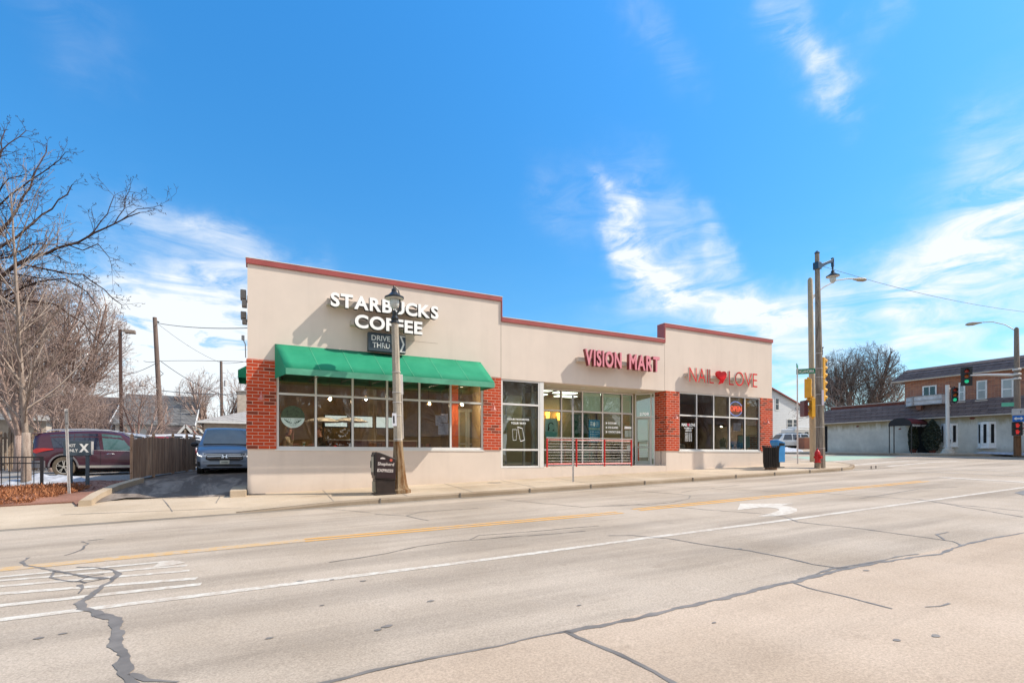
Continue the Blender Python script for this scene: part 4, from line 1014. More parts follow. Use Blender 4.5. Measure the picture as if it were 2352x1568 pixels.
# street name sign on its thin post behind
x = X(1832, 16.9); zb = Wk(x, 16.9)
r = empty('street_name_sign', (x, 16.9, zb), 'green street name sign reading OKLAHOMA on a thin grey post', 'street sign', None, 0, -R(.3)); WM[0] = False
H = Z(845, x, 16.9)-zb
s = MB(); s.tube([(0,0,0), (0,0,H)], .035, 8); s.build('post', M_galv, r, smooth=True)
s = MB(); s.box(-.05, .98, -.012, -.0, H-.33, H-.06, Matrix.Rotation(R(-48), 4, 'Z')); s.build('sign_plate', M_pgreen, r)
s = MB(); Rm = Matrix.Rotation(R(-48), 4, 'Z'); text_box(s, 'OKLAHOMA', lambda a, b, c: Rm @ Vector((a, -.0135-c, b)), 0.0, .76, H-.28, H-.12, .002, .01); text_box(s, 'AV', lambda a, b, c: Rm @ Vector((a, -.0135-c, b)), .82, .93, H-.20, H-.12, .002, .01); s.build('lettering', M_wvin, r)
s = MB(); s.box(-.012, .012, -.45, .45, H-.04, H+.18, Matrix.Rotation(R(-60), 4, 'Z')); s.build('cross_plate', M_pgreen, r)
WM[0] = True

# ---------------------------------------------------------------- railing of the ramp
M_redp = mat('red railing paint', (.60, .025, .020), .4, .15, 4)
M_rail = mat('brushed steel tube', (.30, .28, .265), .45, .08, 3, metal=.2)
xsr = [X(u, 17.06) for u in (1256.5, 1324, 1388.5, 1450)]; z0 = E-.50; z1 = E+.63
rl = empty('ramp_railing', (xsr[0], 17.06, z0), 'red and silver tubular railing in front of the middle shop window', 'railing')
for i, x in enumerate(xsr):
    w = MB(); w.tube([(x, 17.06, z0-.05), (x, 17.06, z1)], .035, 8); w.build('post', M_redp, rl, smooth=True, angle=40)
w = MB(); w.tube([(xsr[0]-.03, 17.06, z1+.03), (xsr[-1]+.03, 17.06, z1+.03)], .022, 8); w.build('handrail', M_rail, rl, smooth=True)
w = MB(); w.tube([(xsr[0], 17.06, z1-.04), (xsr[-1], 17.06, z1-.04)], .016, 6); w.build('top_rail', M_redp, rl)
w = MB(); w.tube([(xsr[0], 17.06, z0+.14), (xsr[-1], 17.06, z0+.14)], .028, 6); w.build('bottom_rail', M_redp, rl)
for k in range(8):
    z = z0+.255+k*.113; w = MB(); w.tube([(xsr[0], 17.06, z), (xsr[-1], 17.06, z)], .0075, 6); w.build('bar', M_rail, rl, smooth=True)
# ---------------------------------------------------------------- vehicles
M_tyre = mat('tyre rubber', (.028, .025, .023), .85, .3, 6); M_tyred = mat('dusty tyre', (.13, .10, .07), .9, .4, 5)
M_rimm = mat('alloy rim', (.55, .50, .44), .35, .1, 5, metal=.6)
M_cglass = glass('car glass', (.10, .12, .13), 1.5, 1.5); M_priv = mat('dark car glass', (.015, .02, .03), .06, .2, 2, spec=.7)
def wglass(name, c): return mat(name, c, .06, .25, 1.5, spec=.9, coat=.6)
M_trim = mat('black plastic trim', (.02, .02, .021), .6, .2); M_tail = emit('tail lamp', (.8, .03, .02), .15, (.45, .02, .02))
M_head = mat('headlamp glass', (.55, .56, .57), .12, .1, 12, spec=.9, coat=.5); M_chrome = mat('chrome', (.75, .75, .75), .12, .03, metal=1)
M_under = mat('underbody black', (.006, .006, .006), .9)
def car(name, loc, rz, lab, paint, S, group=None, detail=True):
    """S: L, W, stations for lower body (x, zbottom, ztop, halfwidth), cabin (x, zroof, halfwidth roof), wheels xf, xr, rad"""
    r = empty(name, loc, lab, S.get('cat', 'car'), group, rz); WM[0] = False
    wr, xf, xr = S['rad'], S['xf'], S['xr']
    def pw(x, k): return pl(x, [(s_[0], s_[k]) for s_ in S['body']])
    xs = sorted(set([s_[0] for s_ in S['body']]+[xf+wr*1.18*cos(pi*k/10) for k in range(11)]+[xr+wr*1.18*cos(pi*k/10) for k in range(11)]))
    b = MB(); rings = []
    for x in xs:
        zb = pw(x, 1)
        for c in (xf, xr):
            d = abs(x-c)
            if d < wr*1.18: zb = max(zb, wr+sqrt(max(0, (wr*1.18)**2-d*d))*.98)
        zt = pw(x, 2); w_ = pw(x, 3); h = zt-zb
        half = [(0, zb), (w_*.90, zb), (w_*.975, zb+.04), (w_, zb+h*.35), (w_*1.0, zb+h*.62), (w_*.975, zt-.07), (w_*.93, zt-.012), (w_*.55, zt+.02), (0, zt+.03)]
        rings.append([Vector((x, y, z)) for y, z in half]+[Vector((x, -y, z)) for y, z in half[1:-1][::-1]])
    b.loft(rings); b.build('body', paint, r, smooth=True, angle=38)
    C = S['cabin']
    def cz(x): return pl(x, [(c[0], c[1]) for c in C])
    def cw(x): return pl(x, [(c[0], c[2]) for c in C])
    b = MB(); rings = []
    for x in sorted(set([c[0] for c in C]+[C[0][0]+(C[-1][0]-C[0][0])*k/14 for k in range(15)])):
        zr, w2 = cz(x), cw(x); zb = min(pw(x, 2)-.06, zr-.02); wb = pw(x, 3)*.955
        half = [(wb, zb), (w2+(wb-w2)*.30, zb+(zr-zb)*.70), (w2, zr-.07 if zr-zb > .12 else zr-.01), (w2*.90, zr-.012), (w2*.5, zr+.012), (0, zr+.018)]
        rings.append([Vector((x, y, z)) for y, z in half]+[Vector((x, -y, z)) for y, z in half[:-1][::-1]])
    b.loft(rings); b.build('cabin', S.get('cabmat', paint), r, smooth=True, angle=38)
    def side(x, t, s_):           # point on the side of the greenhouse, t: 0 belt .. 1 roof rail
        zr, w2 = cz(x), cw(x); zb = pw(x, 2)-.06; wb = pw(x, 3)*.955
        zt_ = zr-.07; z = zb+(zt_-zb)*t; k = t/.70*.70
        tm = ((zb+(zr-zb)*.70)-zb)/max(.01, zt_-zb)
        y = (wb+(w2+(wb-w2)*.30-wb)*(t/tm)) if t < tm else (w2+(wb-w2)*.30)+(w2-(w2+(wb-w2)*.30))*(t-tm)/max(.01, 1-tm)
        return Vector((x, s_*(y+.008), z))
    for s_ in ((-1, 1) if detail else S.get('sides', (-1, 1))):
        for (xa, xb_, ta, tb, m, xa2, xb2) in S['win']:
            p = MB(); N = 6; vs = []
            for i in range(N+1):
                f = i/N; x0 = xa+(xb_-xa)*f; x1 = xa2+(xb2-xa2)*f
                tm = .5*(ta+tb); vs += [side(x0, ta, s_), side((x0+x1)/2, tm, s_), side(x1, tb, s_)]
            fs = []
            for i in range(N):
                for j in range(2):
                    a = i*3+j; fs.append((a, a+3, a+4, a+1) if s_ < 0 else (a, a+1, a+4, a+3))
            p.add(vs, fs); p.build('window', m, r, smooth=True)
    def glassend(x0, x1, nm, m, ins=.07):
        p = MB(); N = 5; sx = 1 if x0 > (C[0][0]+C[-1][0])/2 else -1
        rr = []
        for i in range(N+1):
            x = x0+(x1-x0)*i/N; w2 = cw(x)-ins; wb = pw(x, 3)*.955-ins
            zr = cz(x); rr.append([Vector((x+.01*sx, y*w2, zr-.01+(.028*(1-y*y))+.008)) for y in (-.96, -.5, 0, .5, .96)])
        p.loft(rr, closed=False, caps=False); p.build(nm, m, r, smooth=True)
    glassend(S['ws'][0], S['ws'][1], 'windscreen', S.get('wsm', M_priv)); 
    if 'rw' in S: glassend(S['rw'][0], S['rw'][1], 'rear_window', M_priv)
    for x in (xf, xr):
        for s_ in (-1, 1):
            yc = s_*(pw(x, 3)-.115)
            t = MB(); t.lathe([(wr*.63, -.01), (wr*.66, -.10), (wr*.92, -.11), (wr, -.07), (wr, .07), (wr*.92, .11), (wr*.66, .10), (wr*.63, .01)], (x, yc, wr), 28, 'y'); wh = t.build('wheel', S.get('tyre', M_tyre), r, smooth=True, angle=30)
            if detail:
                t = MB(); yo = yc+s_*.085
                t.lathe([(wr*.66, -.012), (wr*.66, .012)], (x, yc+s_*.03, wr), 24, 'y'); t.build('wheel_well', M_under, wh)
                t = MB(); f = -s_
                nb = []
                for k in range(24):
                    a = 2*pi*k/24; nb.append((cos(a), sin(a)))
                for k in range(24):
                    a, c = nb[k], nb[(k+1) % 24]
                    t.add([(x+wr*.68*a[0], yo, wr+wr*.68*a[1]), (x+wr*.68*c[0], yo, wr+wr*.68*c[1]), (x+wr*.60*c[0], yo-s_*.01, wr+wr*.60*c[1]), (x+wr*.60*a[0], yo-s_*.01, wr+wr*.60*a[1])], [(0,1,2,3)])
                for k in range(5):
                    for dk in (-.16, .16):
                        a = 2*pi*k/5+.3; q = a+dk
                        t.bar((x+wr*.12*cos(a), yo-s_*.01, wr+wr*.12*sin(a)), (x+wr*.64*cos(q), yo-s_*.012, wr+wr*.64*sin(q)), .028, .02)
                t.lathe([(wr*.15, -.02), (wr*.13, .02)], (x, yo-s_*.008, wr), 12, 'y'); t.build('rim', M_rimm, wh)
            a0 = MB(); rr = []
            for k in range(13):
                a = pi*k/12; co, si = cos(a), sin(a); yy = s_*(pw(x, 3)+.006)
                rr.append([Vector((x+wr*1.16*co, yy, wr+wr*1.15*si)), Vector((x+wr*1.32*co, yy, wr+wr*1.30*si)), Vector((x+wr*1.33*co, yy-s_*.03, wr+wr*1.31*si))])
            if S.get('arch'): a0.loft(rr, closed=False, caps=False); a0.build('wheel_arch', S['arch'], r, smooth=True)
    t = MB(); t.box(xr-.2, xf+.2, -S['W']/2+.22, S['W']/2-.22, wr*.55, wr*1.1); t.build('underbody', M_under, r)
    return r, pw, cz, cw, side
# ---- maroon crossover, side on
M_maroon = mat('maroon car paint', (.062, .012, .024), .28, .12, 1, coat=.6, metal=.2); M_garch = mat('grey cladding', (.17, .155, .16), .6, .1)
M_wd = wglass('tinted blue window', (.008, .014, .035)); M_wt = wglass('teal tinted window', (.045, .11, .105))
suvS = dict(W=1.84, rad=.37, xf=1.37, xr=-1.29, ws=(1.20, .62), rw=(-2.20, -1.85), arch=M_garch, tyre=M_tyred,
  body=[(-2.30,.48,.82,.72),(-2.24,.36,.98,.82),(-2.10,.32,1.07,.895),(-1.3,.30,1.06,.92),(0,.27,1.02,.92),(.9,.27,1.0,.92),(1.15,.28,1.0,.91),(1.7,.3,.95,.90),(2.05,.34,.88,.85),(2.24,.36,.76,.76),(2.32,.42,.60,.66)],
  cabin=[(-2.32,1.36,.60),(-2.27,1.52,.62),(-2.1,1.60,.63),(-1.6,1.66,.65),(-.7,1.70,.67),(0,1.695,.67),(.55,1.63,.66),(.9,1.42,.70),(1.3,1.03,.80)],
  win=[(-1.62,-1.02,.10,.93,M_wd,-1.78,-1.0),(-.98,-.12,.05,.95,M_wd,-.98,-.24),(.0,1.06,.05,.95,M_wt,-.12,.52)])
sx = X(158, 25.4); r, pw, cz, cw, side = car('parked_car', (sx+1.22, 25.7, Lt(sx, 25.4)-.02), R(-1), 'maroon crossover parked side-on behind the bare young tree', M_maroon, suvS); r.scale = (.94, 1, 1.04)
for s_ in (-1, 1):
    t = MB(); t.tube([(-1.9, s_*.60, 1.66), (-1.75, s_*.60, 1.715), (-.6, s_*.63, 1.765), (.1, s_*.63, 1.745), (.42, s_*.62, 1.68)], .022, 6); t.build('roof_rail', M_chrome, r, smooth=True)
    t = MB(); t.loft([[Vector((x, s_*(pw(x,3)+.012), z)) for z in (a, b)] for x, a, b in ((-2.27,.90,.98),(-2.15,.86,1.04),(-1.9,.94,1.05),(-1.6,1.00,1.03))], closed=False, caps=False); t.build('tail_light', M_tail, r, smooth=True)
    t = MB(); t.loft([[Vector((x, s_*(.925+o), .33)), Vector((x, s_*(.935+o), .42))] for x, o in ((-.82,0),(.1,.0),(.9,0))], closed=False, caps=False); t.build('sill_trim', M_rimm, r)
    t = MB(); t.tube([(.12, s_*.935, .84), (.18, s_*.965, .85), (.30, s_*.965, .85), (.36, s_*.935, .84)], .014, 6); t.tube([(-.82, s_*.935, .85), (-.76, s_*.965, .86), (-.64, s_*.965, .86), (-.58, s_*.935, .85)], .014, 6); t.build('door_handle', M_chrome, r)
    t = MB(); t.ell((.98, s_*.99, 1.10), (.07, .12, .075), 10, 8); t.build('wing_mirror', M_trim, r, smooth=True)
    for x in (-.10, -1.0, 1.02):
        t = MB(); t.loft([[Vector((x+o-.006, s_*(pw(x,3)*q+.002), z)), Vector((x+o+.006, s_*(pw(x,3)*q+.002), z))] for z, o, q in ((.42,0,1),(.7,0,1.0),(.92,0,.985))], closed=False, caps=False); t.build('door_gap', M_under, r)
    t = MB(); t.loft([[side(x, .0, s_)+Vector((0,0,-.012)), side(x, .0, s_)+Vector((0,0,.018))] for x in (-.95,-.5,0,.5,1.05)], closed=False, caps=False); t.build('window_trim', M_chrome, r)
t = MB(); t.box(-2.36, -2.05, -.62, .62, 1.555, 1.595); t.build('spoiler', M_maroon, r, bevel=.015)
t = MB(); t.loft([[Vector((x, s*w_, z)) for s in (-1, 1) for z in (.0,)][:0] or [Vector((x, -w_, .34)), Vector((x, w_, .34)), Vector((x, w_, .60)), Vector((x, -w_, .60))] for x, w_ in ((-2.36,.70),(-2.26,.84),(-2.1,.90),(-1.86,.932))]); t.build('rear_bumper', M_garch, r, smooth=True)

# ---- blue minivan coming down the drive-through lane
M_bluep = mat('steel blue car paint', (.19, .235, .31), .28, .08, 1, coat=.5, metal=.25)
M_ws = wglass('grey green windscreen', (.075, .10, .10))
vanS = dict(W=1.97, rad=.36, xf=1.55, xr=-1.45, ws=(1.78, .98), wsm=M_ws, cat='minivan',
  body=[(-2.55,.4,1.0,.85),(-2.45,.3,1.12,.94),(-1.5,.25,1.12,.985),(0,.24,1.1,.985),(1.2,.24,1.08,.985),(1.75,.24,1.06,.975),(2.1,.24,.98,.965),(2.38,.24,.90,.94),(2.50,.24,.84,.90),(2.58,.25,.72,.82),(2.62,.27,.62,.74)],
  cabin=[(-2.5,1.45,.72),(-2.3,1.66,.76),(-1.5,1.74,.79),(0,1.76,.80),(.75,1.74,.79),(1.0,1.66,.79),(1.4,1.38,.85),(1.82,1.07,.90)],
  win=[(-2.2,-1.2,.08,.92,M_priv,-2.1,-1.2),(-1.1,-.05,.05,.95,M_priv,-1.1,-.1),(.05,1.2,.05,.95,M_priv,.05,.80)])
vx, vy = X(517.5, 22.2)-.02, 22.2
r, pw, cz, cw, side = car('minivan', (vx, vy+2.62*1.0, Lt(vx, vy+1)-.05), R(-90), 'steel blue minivan facing the street in the drive-through lane', M_bluep, vanS)
r.scale = (1, 1, 1.06)
def fq(y, z): return .012+pl(z, [(.2,2.60),(.3,2.62),(.62,2.62),(.72,2.59),(.84,2.515),(.90,2.40)])-pl(abs(y), [(.70,0),(.80,.04),(.88,.10),(.94,.22)])   # follows the rounded nose
def fpan(name, poly, m, d=.012, base=0, par=None):   # poly (y, z); a to viewer's right when the car faces the camera
    t = MB(); t.prism(poly, lambda a, b: Vector((fq(a, b)+base, a, b)), lambda a, b: Vector((fq(a, b)+base+d, a, b))); return t.build(name, m, par or r)
g = fpan('grille', [(-.62,.55),(-.48,.50),(.48,.50),(.62,.55),(.62,.66),(.68,.76),(.3,.775),(0,.78),(-.3,.775),(-.68,.76),(-.62,.66)], M_trim)
for z in (.585, .655, .715): fpan('grille_bar', [(-.58,z),(-.12,z),(-.12,z+.018),(-.58,z+.018)], M_chrome, .02, .012, g); fpan('grille_bar', [(.12,z),(.58,z),(.58,z+.018),(.12,z+.018)], M_chrome, .02, .012, g)
# stylised H badge, built from bars
for k in (-1, 1):
    fpan('badge', [(k*.035,.60),(k*.065,.60),(k*.085,.72),(k*.05,.72)], M_chrome, .02, .014, g)
fpan('badge', [(-.05,.648),(.05,.648),(.05,.672),(-.05,.672)], M_chrome, .02, .014, g)
for a in ([(-.10,.585),(.10,.585),(.10,.593),(-.10,.593)], [(-.115,.728),(.115,.728),(.115,.737),(-.115,.737)], [(-.10,.585),(-.092,.585),(-.107,.737),(-.115,.737)], [(.10,.585),(.092,.585),(.107,.737),(.115,.737)]): fpan('badge', a, M_chrome, .02, .014, g)
for k in (-1, 1):
    hl = fpan('headlight', [(k*.90,.70),(k*.86,.80),(k*.62,.775),(k*.58,.70),(k*.62,.63),(k*.74,.66)], M_head, .014, .004)
    fpan('running_light', [(k*.885,.795),(k*.90,.76),(k*.86,.715),(k*.74,.665),(k*.74,.645),(k*.88,.69),(k*.92,.75),(k*.905,.80)], emit('running lamp', (1,.97,.9), 1.6), .012, .018, hl)
    fpan('fog_light', [(k*.80,.30),(k*.90,.32),(k*.90,.48),(k*.81,.47)], M_trim, .012, .004)
    t = MB(); t.ell((1.35, k*1.09, 1.10), (.09, .13, .085), 12, 8); t.build('wing_mirror', M_trim, r, smooth=True)
fpan('lower_grille', [(-.55,.30),(.55,.30),(.62,.34),(.5,.38),(-.5,.38),(-.62,.34)], M_trim, .01, .004)
fpan('front_lip', [(-.80,.24),(.80,.24),(.85,.265),(-.85,.265)], M_chrome, .02, .012)
pt = fpan('licence_plate', [(-.16,.39),(.16,.39),(.16,.52),(-.16,.52)], mat('licence plate', (.55,.55,.48), .5), .02, .012)
fpan('plate_numbers', [(-.11,.43),(.11,.43),(.11,.475),(-.11,.475)], mat('plate print', (.25,.27,.24), .5), .003, .034, pt)
fpan('bumper_crease', [(-.9,.485),(-.68,.475),(.68,.475),(.9,.485),(.68,.465),(-.68,.465)], M_trim, .006, .004)
t = MB(); t.tube([(1.80, -.75, 1.10), (1.80, .75, 1.10)], .02, 6); t.build('wiper', M_under, r)

# ---- cars parked behind the wooden fence: roofs show above it
def simple(nm, u, Y, rz, lab, c, zadd=0, cat='car', S=None):
    S = dict(S or suvS); S['cat'] = cat; S['arch'] = None
    x = X(u, Y); m = mat(nm, c, .3, .08, 1, coat=.5, metal=.3)
    S['win'] = [(a, b, c_, d, M_priv, e, f) for a, b, c_, d, _, e, f in S['win']]
    return car('parked_car', (x, Y, Lt(x, Y)+zadd), rz, lab, m, S)[0]
simple('silver car paint', 300, 28.4, R(0), 'silver car parked behind the picket fence, just right of the maroon crossover', (.42,.43,.45))
simple('grey car paint', 372, 35.0, R(0), 'grey car roof showing over the middle of the picket fence', (.30,.31,.33), .02)
simple('red car paint', 385, 32.2, R(0), 'red car mostly hidden behind the picket fence beside the minivan', (.36,.03,.04), -.12)
simple('white car paint', 435, 33.0, R(0), 'white car roof showing above the fence left of the minivan', (.70,.70,.70), .02)
# ---- white SUV and camper beyond the junction
expS = dict(W=1.92, rad=.38, xf=1.45, xr=-1.4, ws=(1.35,.85), rw=(-2.33,-2.2), arch=None, cat='car',
  body=[(-2.4,.42,.9,.86),(-2.34,.34,1.04,.93),(-1.4,.32,1.06,.955),(1.3,.32,1.04,.955),(2.1,.34,.98,.93),(2.35,.36,.86,.87),(2.42,.45,.7,.8)],
  cabin=[(-2.38,1.20,.80),(-2.30,1.62,.72),(-2.0,1.76,.74),(0,1.80,.75),(.75,1.76,.74),(1.4,1.08,.86)],
  win=[(-2.15,-1.25,.08,.92,M_priv,-2.1,-1.25),(-1.1,-.25,.06,.94,M_wd,-1.1,-.25),(-.12,1.0,.06,.94,M_wd,-.12,.68)])
M_whitep = mat('white car paint gloss', (.72,.72,.70), .3, .05, 1, coat=.4)
x = X(1806, 38); r, pw, cz, cw, side = car('parked_car', (x, 38, Z(1031, x, 37.5)), R(158), 'white sport utility vehicle parked before the white house across the side street', M_whitep, expS)
for s_ in (-1, 1):
    t = MB(); t.box(-2.43, -2.30, s_*.80-.07, s_*.80+.07, .85, 1.12); t.build('tail_light', M_tail, r)
    t = MB(); t.tube([(-1.8, s_*.6, 1.80), (.5, s_*.6, 1.83)], .025, 6); t.build('roof_rail', M_trim, r)
t = MB(); t.box(-2.5, -2.38, -.85, .85, .45, .68); t.build('rear_bumper', M_garch, r, bevel=.03)
x = X(1846, 42); zb = Z(1028, x, 42)
r = empty('camper_van', (x, 42, zb), 'white camper van with a raised roof beside the white house', 'camper', None, R(-10))
WM[0] = False
t = MB(); t.prism([(-2.7,.35),(2.6,.35),(2.75,.9),(2.6,1.35),(2.0,2.25),(1.6,2.45),(-2.4,2.45),(-2.7,2.3)], lambda a, b: Vector((a,-1.05,b)), lambda a, b: Vector((a,1.05,b))); t.build('body', M_whitep, r, bevel=.12)
t = MB(); t.box(-1.9, 1.3, -.8, .8, 2.451, 2.72); t.build('raised_roof', M_whitep, r, bevel=.12)
for a, b, c, d in ((-2.2,-1.5,1.3,1.9), (-.9,-.35,1.2,2.0), (.2,.75,1.2,2.0), (1.2,1.75,1.3,1.95)):
    t = MB(); t.box(a, b, -1.07, -1.051, c, d); t.build('window', M_priv, r)
for q in (-1.7, 1.7):
    for s_ in (-1, 1): t = MB(); t.lathe([(.2,-.11),(.36,-.1),(.36,.1),(.2,.11)], (q, s_*.92, .36), 18, 'y'); t.build('wheel', M_tyre, r, smooth=True, angle=30)
WM[0] = True
# ---------------------------------------------------------------- bare winter trees
import numpy as np
def twigmesh(name, segs, m, parent, n=3):
    A = np.array([s[0] for s in segs]); B = np.array([s[1] for s in segs]); ra = np.array([s[2] for s in segs]); rb = np.array([s[3] for s in segs])
    D = B-A; D /= (np.linalg.norm(D, axis=1, keepdims=True)+1e-9)
    up = np.tile([0., 0., 1.], (len(D), 1)); up[np.abs(D[:, 2]) > .9] = [1., 0, 0]
    U = np.cross(D, up); U /= np.linalg.norm(U, axis=1, keepdims=True); W = np.cross(D, U)
    vs = []
    for P, r_ in ((A, ra), (B, rb)):
        for k in range(n):
            a = 2*pi*k/n; vs.append(P+(U*cos(a)+W*sin(a))*r_[:, None])
    V = np.stack(vs, 1).reshape(-1, 3); N = len(A); base = np.arange(N)*2*n; F_ = []
    for k in range(n):
        j = (k+1) % n; F_.append(np.stack([base+k, base+j, base+n+j, base+n+k], 1))
    Fc = np.concatenate(F_, 0); me = bpy.data.meshes.new(name)
    me.vertices.add(len(V)); me.vertices.foreach_set('co', V.ravel()); me.loops.add(Fc.size); me.loops.foreach_set('vertex_index', Fc.ravel().astype(np.int32))
    me.polygons.add(len(Fc)); me.polygons.foreach_set('loop_start', (np.arange(len(Fc))*4).astype(np.int32)); me.polygons.foreach_set('loop_total', np.full(len(Fc), 4, np.int32))
    me.materials.append(m); me.update(calc_edges=True); me.polygons.foreach_set('use_smooth', [True]*len(Fc))
    o = link(bpy.data.objects.new(name, me)); o.parent = parent; return o
def rv(rnd): return Vector((rnd.gauss(0, 1), rnd.gauss(0, 1), rnd.gauss(0, 1)))
def grow(segs, rnd, p, d, L, r, lvl, cf):
    env = cf.get('env')
    st = cf['step'][lvl]; n = max(2, int(L/st)); h = L/n; r0 = r
    for i in range(n):
        d = (d+rv(rnd)*cf['wander'][lvl]+Vector((0,0,1))*cf['up'][lvl]).normalized()
        q = p+d*h; r1 = max(cf['rmin'], r*(1-.8*(i+1)/n))
        if env and ((q.x/env[1])**2+(q.y/env[1])**2+((q.z-env[0])/env[2])**2) > 1+.25*noise.noise(q*.9) and q.z > env[0]-env[2]*.5: return
        segs.append((tuple(p), tuple(q), r0, r1)); r0 = r1; p = q
        if lvl < cf['max'] and (i+1)/n > cf['start'][lvl]:
            c = cf['kids'][lvl]; k = int(c)+(rnd.random() < c-int(c))
            for _ in range(k):
                s = d.cross(rv(rnd)).normalized(); a = R(rnd.uniform(*cf['ang'][lvl]))
                grow(segs, rnd, p, (d*cos(a)+s*sin(a)).normalized(), L*cf['ratio'][lvl]*rnd.uniform(.6, 1.15)*(1-.45*(i+1)/n), r1*rnd.uniform(.36, .58), lvl+1, cf)
def bark(name, c, c2):
    return polemat(name, c, c2, (9, 9, 1.5))
M_bark1 = bark('grey tan bark', (.42, .34, .28), (.28, .21, .17)); M_bark2 = bark('dark red brown bark', (.10, .055, .04), (.045, .028, .024)); M_bark3 = bark('pale brown twigs', (.50, .37, .31), (.34, .24, .20)); M_bark4 = bark('dark grey twigs', (.20, .16, .14), (.12, .095, .085))
CF = dict(max=4, step=[.5,.4,.3,.22,.18], wander=[.04,.12,.15,.18,.2], up=[.02,.05,.06,.05,.04], start=[.2,.15,.1,.05,0], kids=[2.2,1.2,1.1,1.0,0], ang=[(35,60),(25,55),(25,60),(25,60),(20,50)], ratio=[.62,.55,.52,.5,.5], rmin=.006)
def tree(u, Y, H, seed, lab, m, cf=None, zf=Lt, r0=.16, lean=(0,0), trunk=1.9, x=None, name='bare_tree', group=None, zb=None):
    c = dict(CF); c.update(cf or {}); rnd = random.Random(seed); x = X(u, Y) if x is None else x
    r = empty(name, (x, Y, (zf(x, Y)-.05) if zb is None else zb), lab, 'tree', group); WM[0] = False
    t = MB(); t.tube([(0,0,0), (0,0,.25), (lean[0]*.5, lean[1]*.5, trunk*.5), (lean[0], lean[1], trunk)], [r0*1.35, r0*1.05, r0*.95, r0*.85], 12); t.build('trunk', m, r, smooth=True, angle=0)
    segs = []; nl = c.get('leaders', 1)
    for k in range(nl):
        a = 2*pi*k/nl+rnd.random(); sp = c.get('spread', 0)
        d = Vector((sin(sp)*cos(a), sin(sp)*sin(a), cos(sp))); grow(segs, rnd, Vector((lean[0], lean[1], trunk-.1)), d, (H-trunk)*(1 if k == 0 else rnd.uniform(.75, 1)), r0*(.8 if nl == 1 else .55), 0, c)
    twigmesh('branches', segs, m, r); WM[0] = True
    return r
# young pale tree in front of the maroon car
cfy = dict(max=3, step=[.4,.3,.25,.2], wander=[.025,.05,.09,.15], up=[.02,.035,.05,.04], start=[.0,.1,.05,0], kids=[1.9,1.3,1.0,0], ang=[(28,58),(20,45),(20,50),(20,50)], ratio=[.46,.46,.45,.4], rmin=.0062)
tree(60, 21.2, 9.3, 11, 'slender pale young tree standing in the planting bed by the iron fence', M_bark1, cfy, r0=.125, trunk=1.7)
# big dark tree outside the left edge, its limbs reach in
def limbtree(Y, limbs, base, lab, m, seed, cf, r0=.4):
    rnd = random.Random(seed); bx_, by_ = base; r = empty('bare_tree', (bx_, by_, Lt(bx_, by_)-.1), lab, 'tree'); segs = []
    off = r.location
    top = Vector((bx_, by_, E+4.5)); t = MB(); t.tube([(bx_, by_, off.z), (bx_, by_, E+1), tuple(top)], [r0*1.3, r0, r0*.8], 14); t.build('trunk', m, r, smooth=True, angle=0)
    for pts, ra, rb, dy in limbs:
        ra *= .72
        P = ([top-off] if pts[0][0] <= -50 else [])+[Pt(u, v, Y+dy*i/len(pts))-off for i, (u, v) in enumerate(pts)]
        # subdivide with a wander
        Q = [P[0]]
        for a, b in zip(P, P[1:]):
            n = max(1, int((b-a).length/.35))
            for i in range(1, n+1): Q.append(a.lerp(b, i/n)+(rv(rnd)*.03 if i < n else Vector()))
        n = len(Q)-1
        for i in range(n):
            a, b = Q[i], Q[i+1]; f0, f1 = i/n, (i+1)/n; r1 = ra+(rb-ra)*f0; r2 = ra+(rb-ra)*f1
            segs.append((tuple(a), tuple(b), r1, r2)); d = (b-a).normalized()
            if f0 > .22:
                for _ in range(2 if rnd.random() < .55 else 1):
                    s = d.cross(rv(rnd)).normalized(); s.y *= .6; g = R(rnd.uniform(30, 70))
                    grow(segs, rnd, b, (d*cos(g)+s*sin(g)).normalized(), rnd.uniform(.8, 2.1)*(1.1-f0*.78), max(.009, r2*.38), 1, cf)
    twigmesh('branches', segs, m, r, 4); return r
cfb = dict(max=4, step=[.5,.28,.2,.16,.14], wander=[.05,.14,.18,.2,.2], up=[0,.05,.05,.05,.04], start=[.1,.1,.05,.0,0], kids=[2,1.6,1.45,1.25,0], ang=[(30,60),(25,55),(25,60),(25,60),(20,60)], ratio=[.6,.55,.55,.55,.5], rmin=.005)
bx0 = X(-190, 26)
limbtree(26, [([(-110,740),(-30,655),(60,597),(130,570),(200,545),(265,513),(322,488)], .16, .02, -1),
 ([(-110,640),(-20,560),(30,495),(70,430),(95,370),(108,335)], .15, .015, 2), ([(-90,660),(-10,575),(60,525),(120,480),(165,425)], .14, .015, 0),
 ([(-100,520),(-30,430),(0,360),(12,300)], .14, .015, 3), ([(-80,560),(-20,470),(20,410),(60,400)], .12, .015, -2),
 ([(-60,690),(40,605),(105,618),(190,630),(240,665),(280,700)], .09, .014, -2), ([(-100,800),(-20,700),(50,690),(130,700),(190,740),(230,790)], .10, .014, 1),
 ([(-120,620),(-40,600),(20,590),(90,560),(150,560)], .10, .014, 4), ([(200,545),(232,508),(252,475),(262,450)], .035, .012, 0), ([(262,515),(285,480),(288,455),(296,440)], .03, .012, 0), ([(275,508),(315,480),(350,478)], .025, .012, 0), ([(150,560),(190,575),(225,560),(250,590)], .035, .012, 0), ([(-90,480),(-30,380),(20,330),(60,300)], .12, .012, 1), ([(-100,560),(0,470),(50,430),(120,380),(150,350)], .12, .012, -1), ([(-100,760),(0,690),(80,650),(150,640),(200,670),(230,720)], .1, .012, -1)],
 (bx0, 26.5), 'large dark tree reaching in over the left edge with long twiggy limbs', M_bark2, 5, cfb)
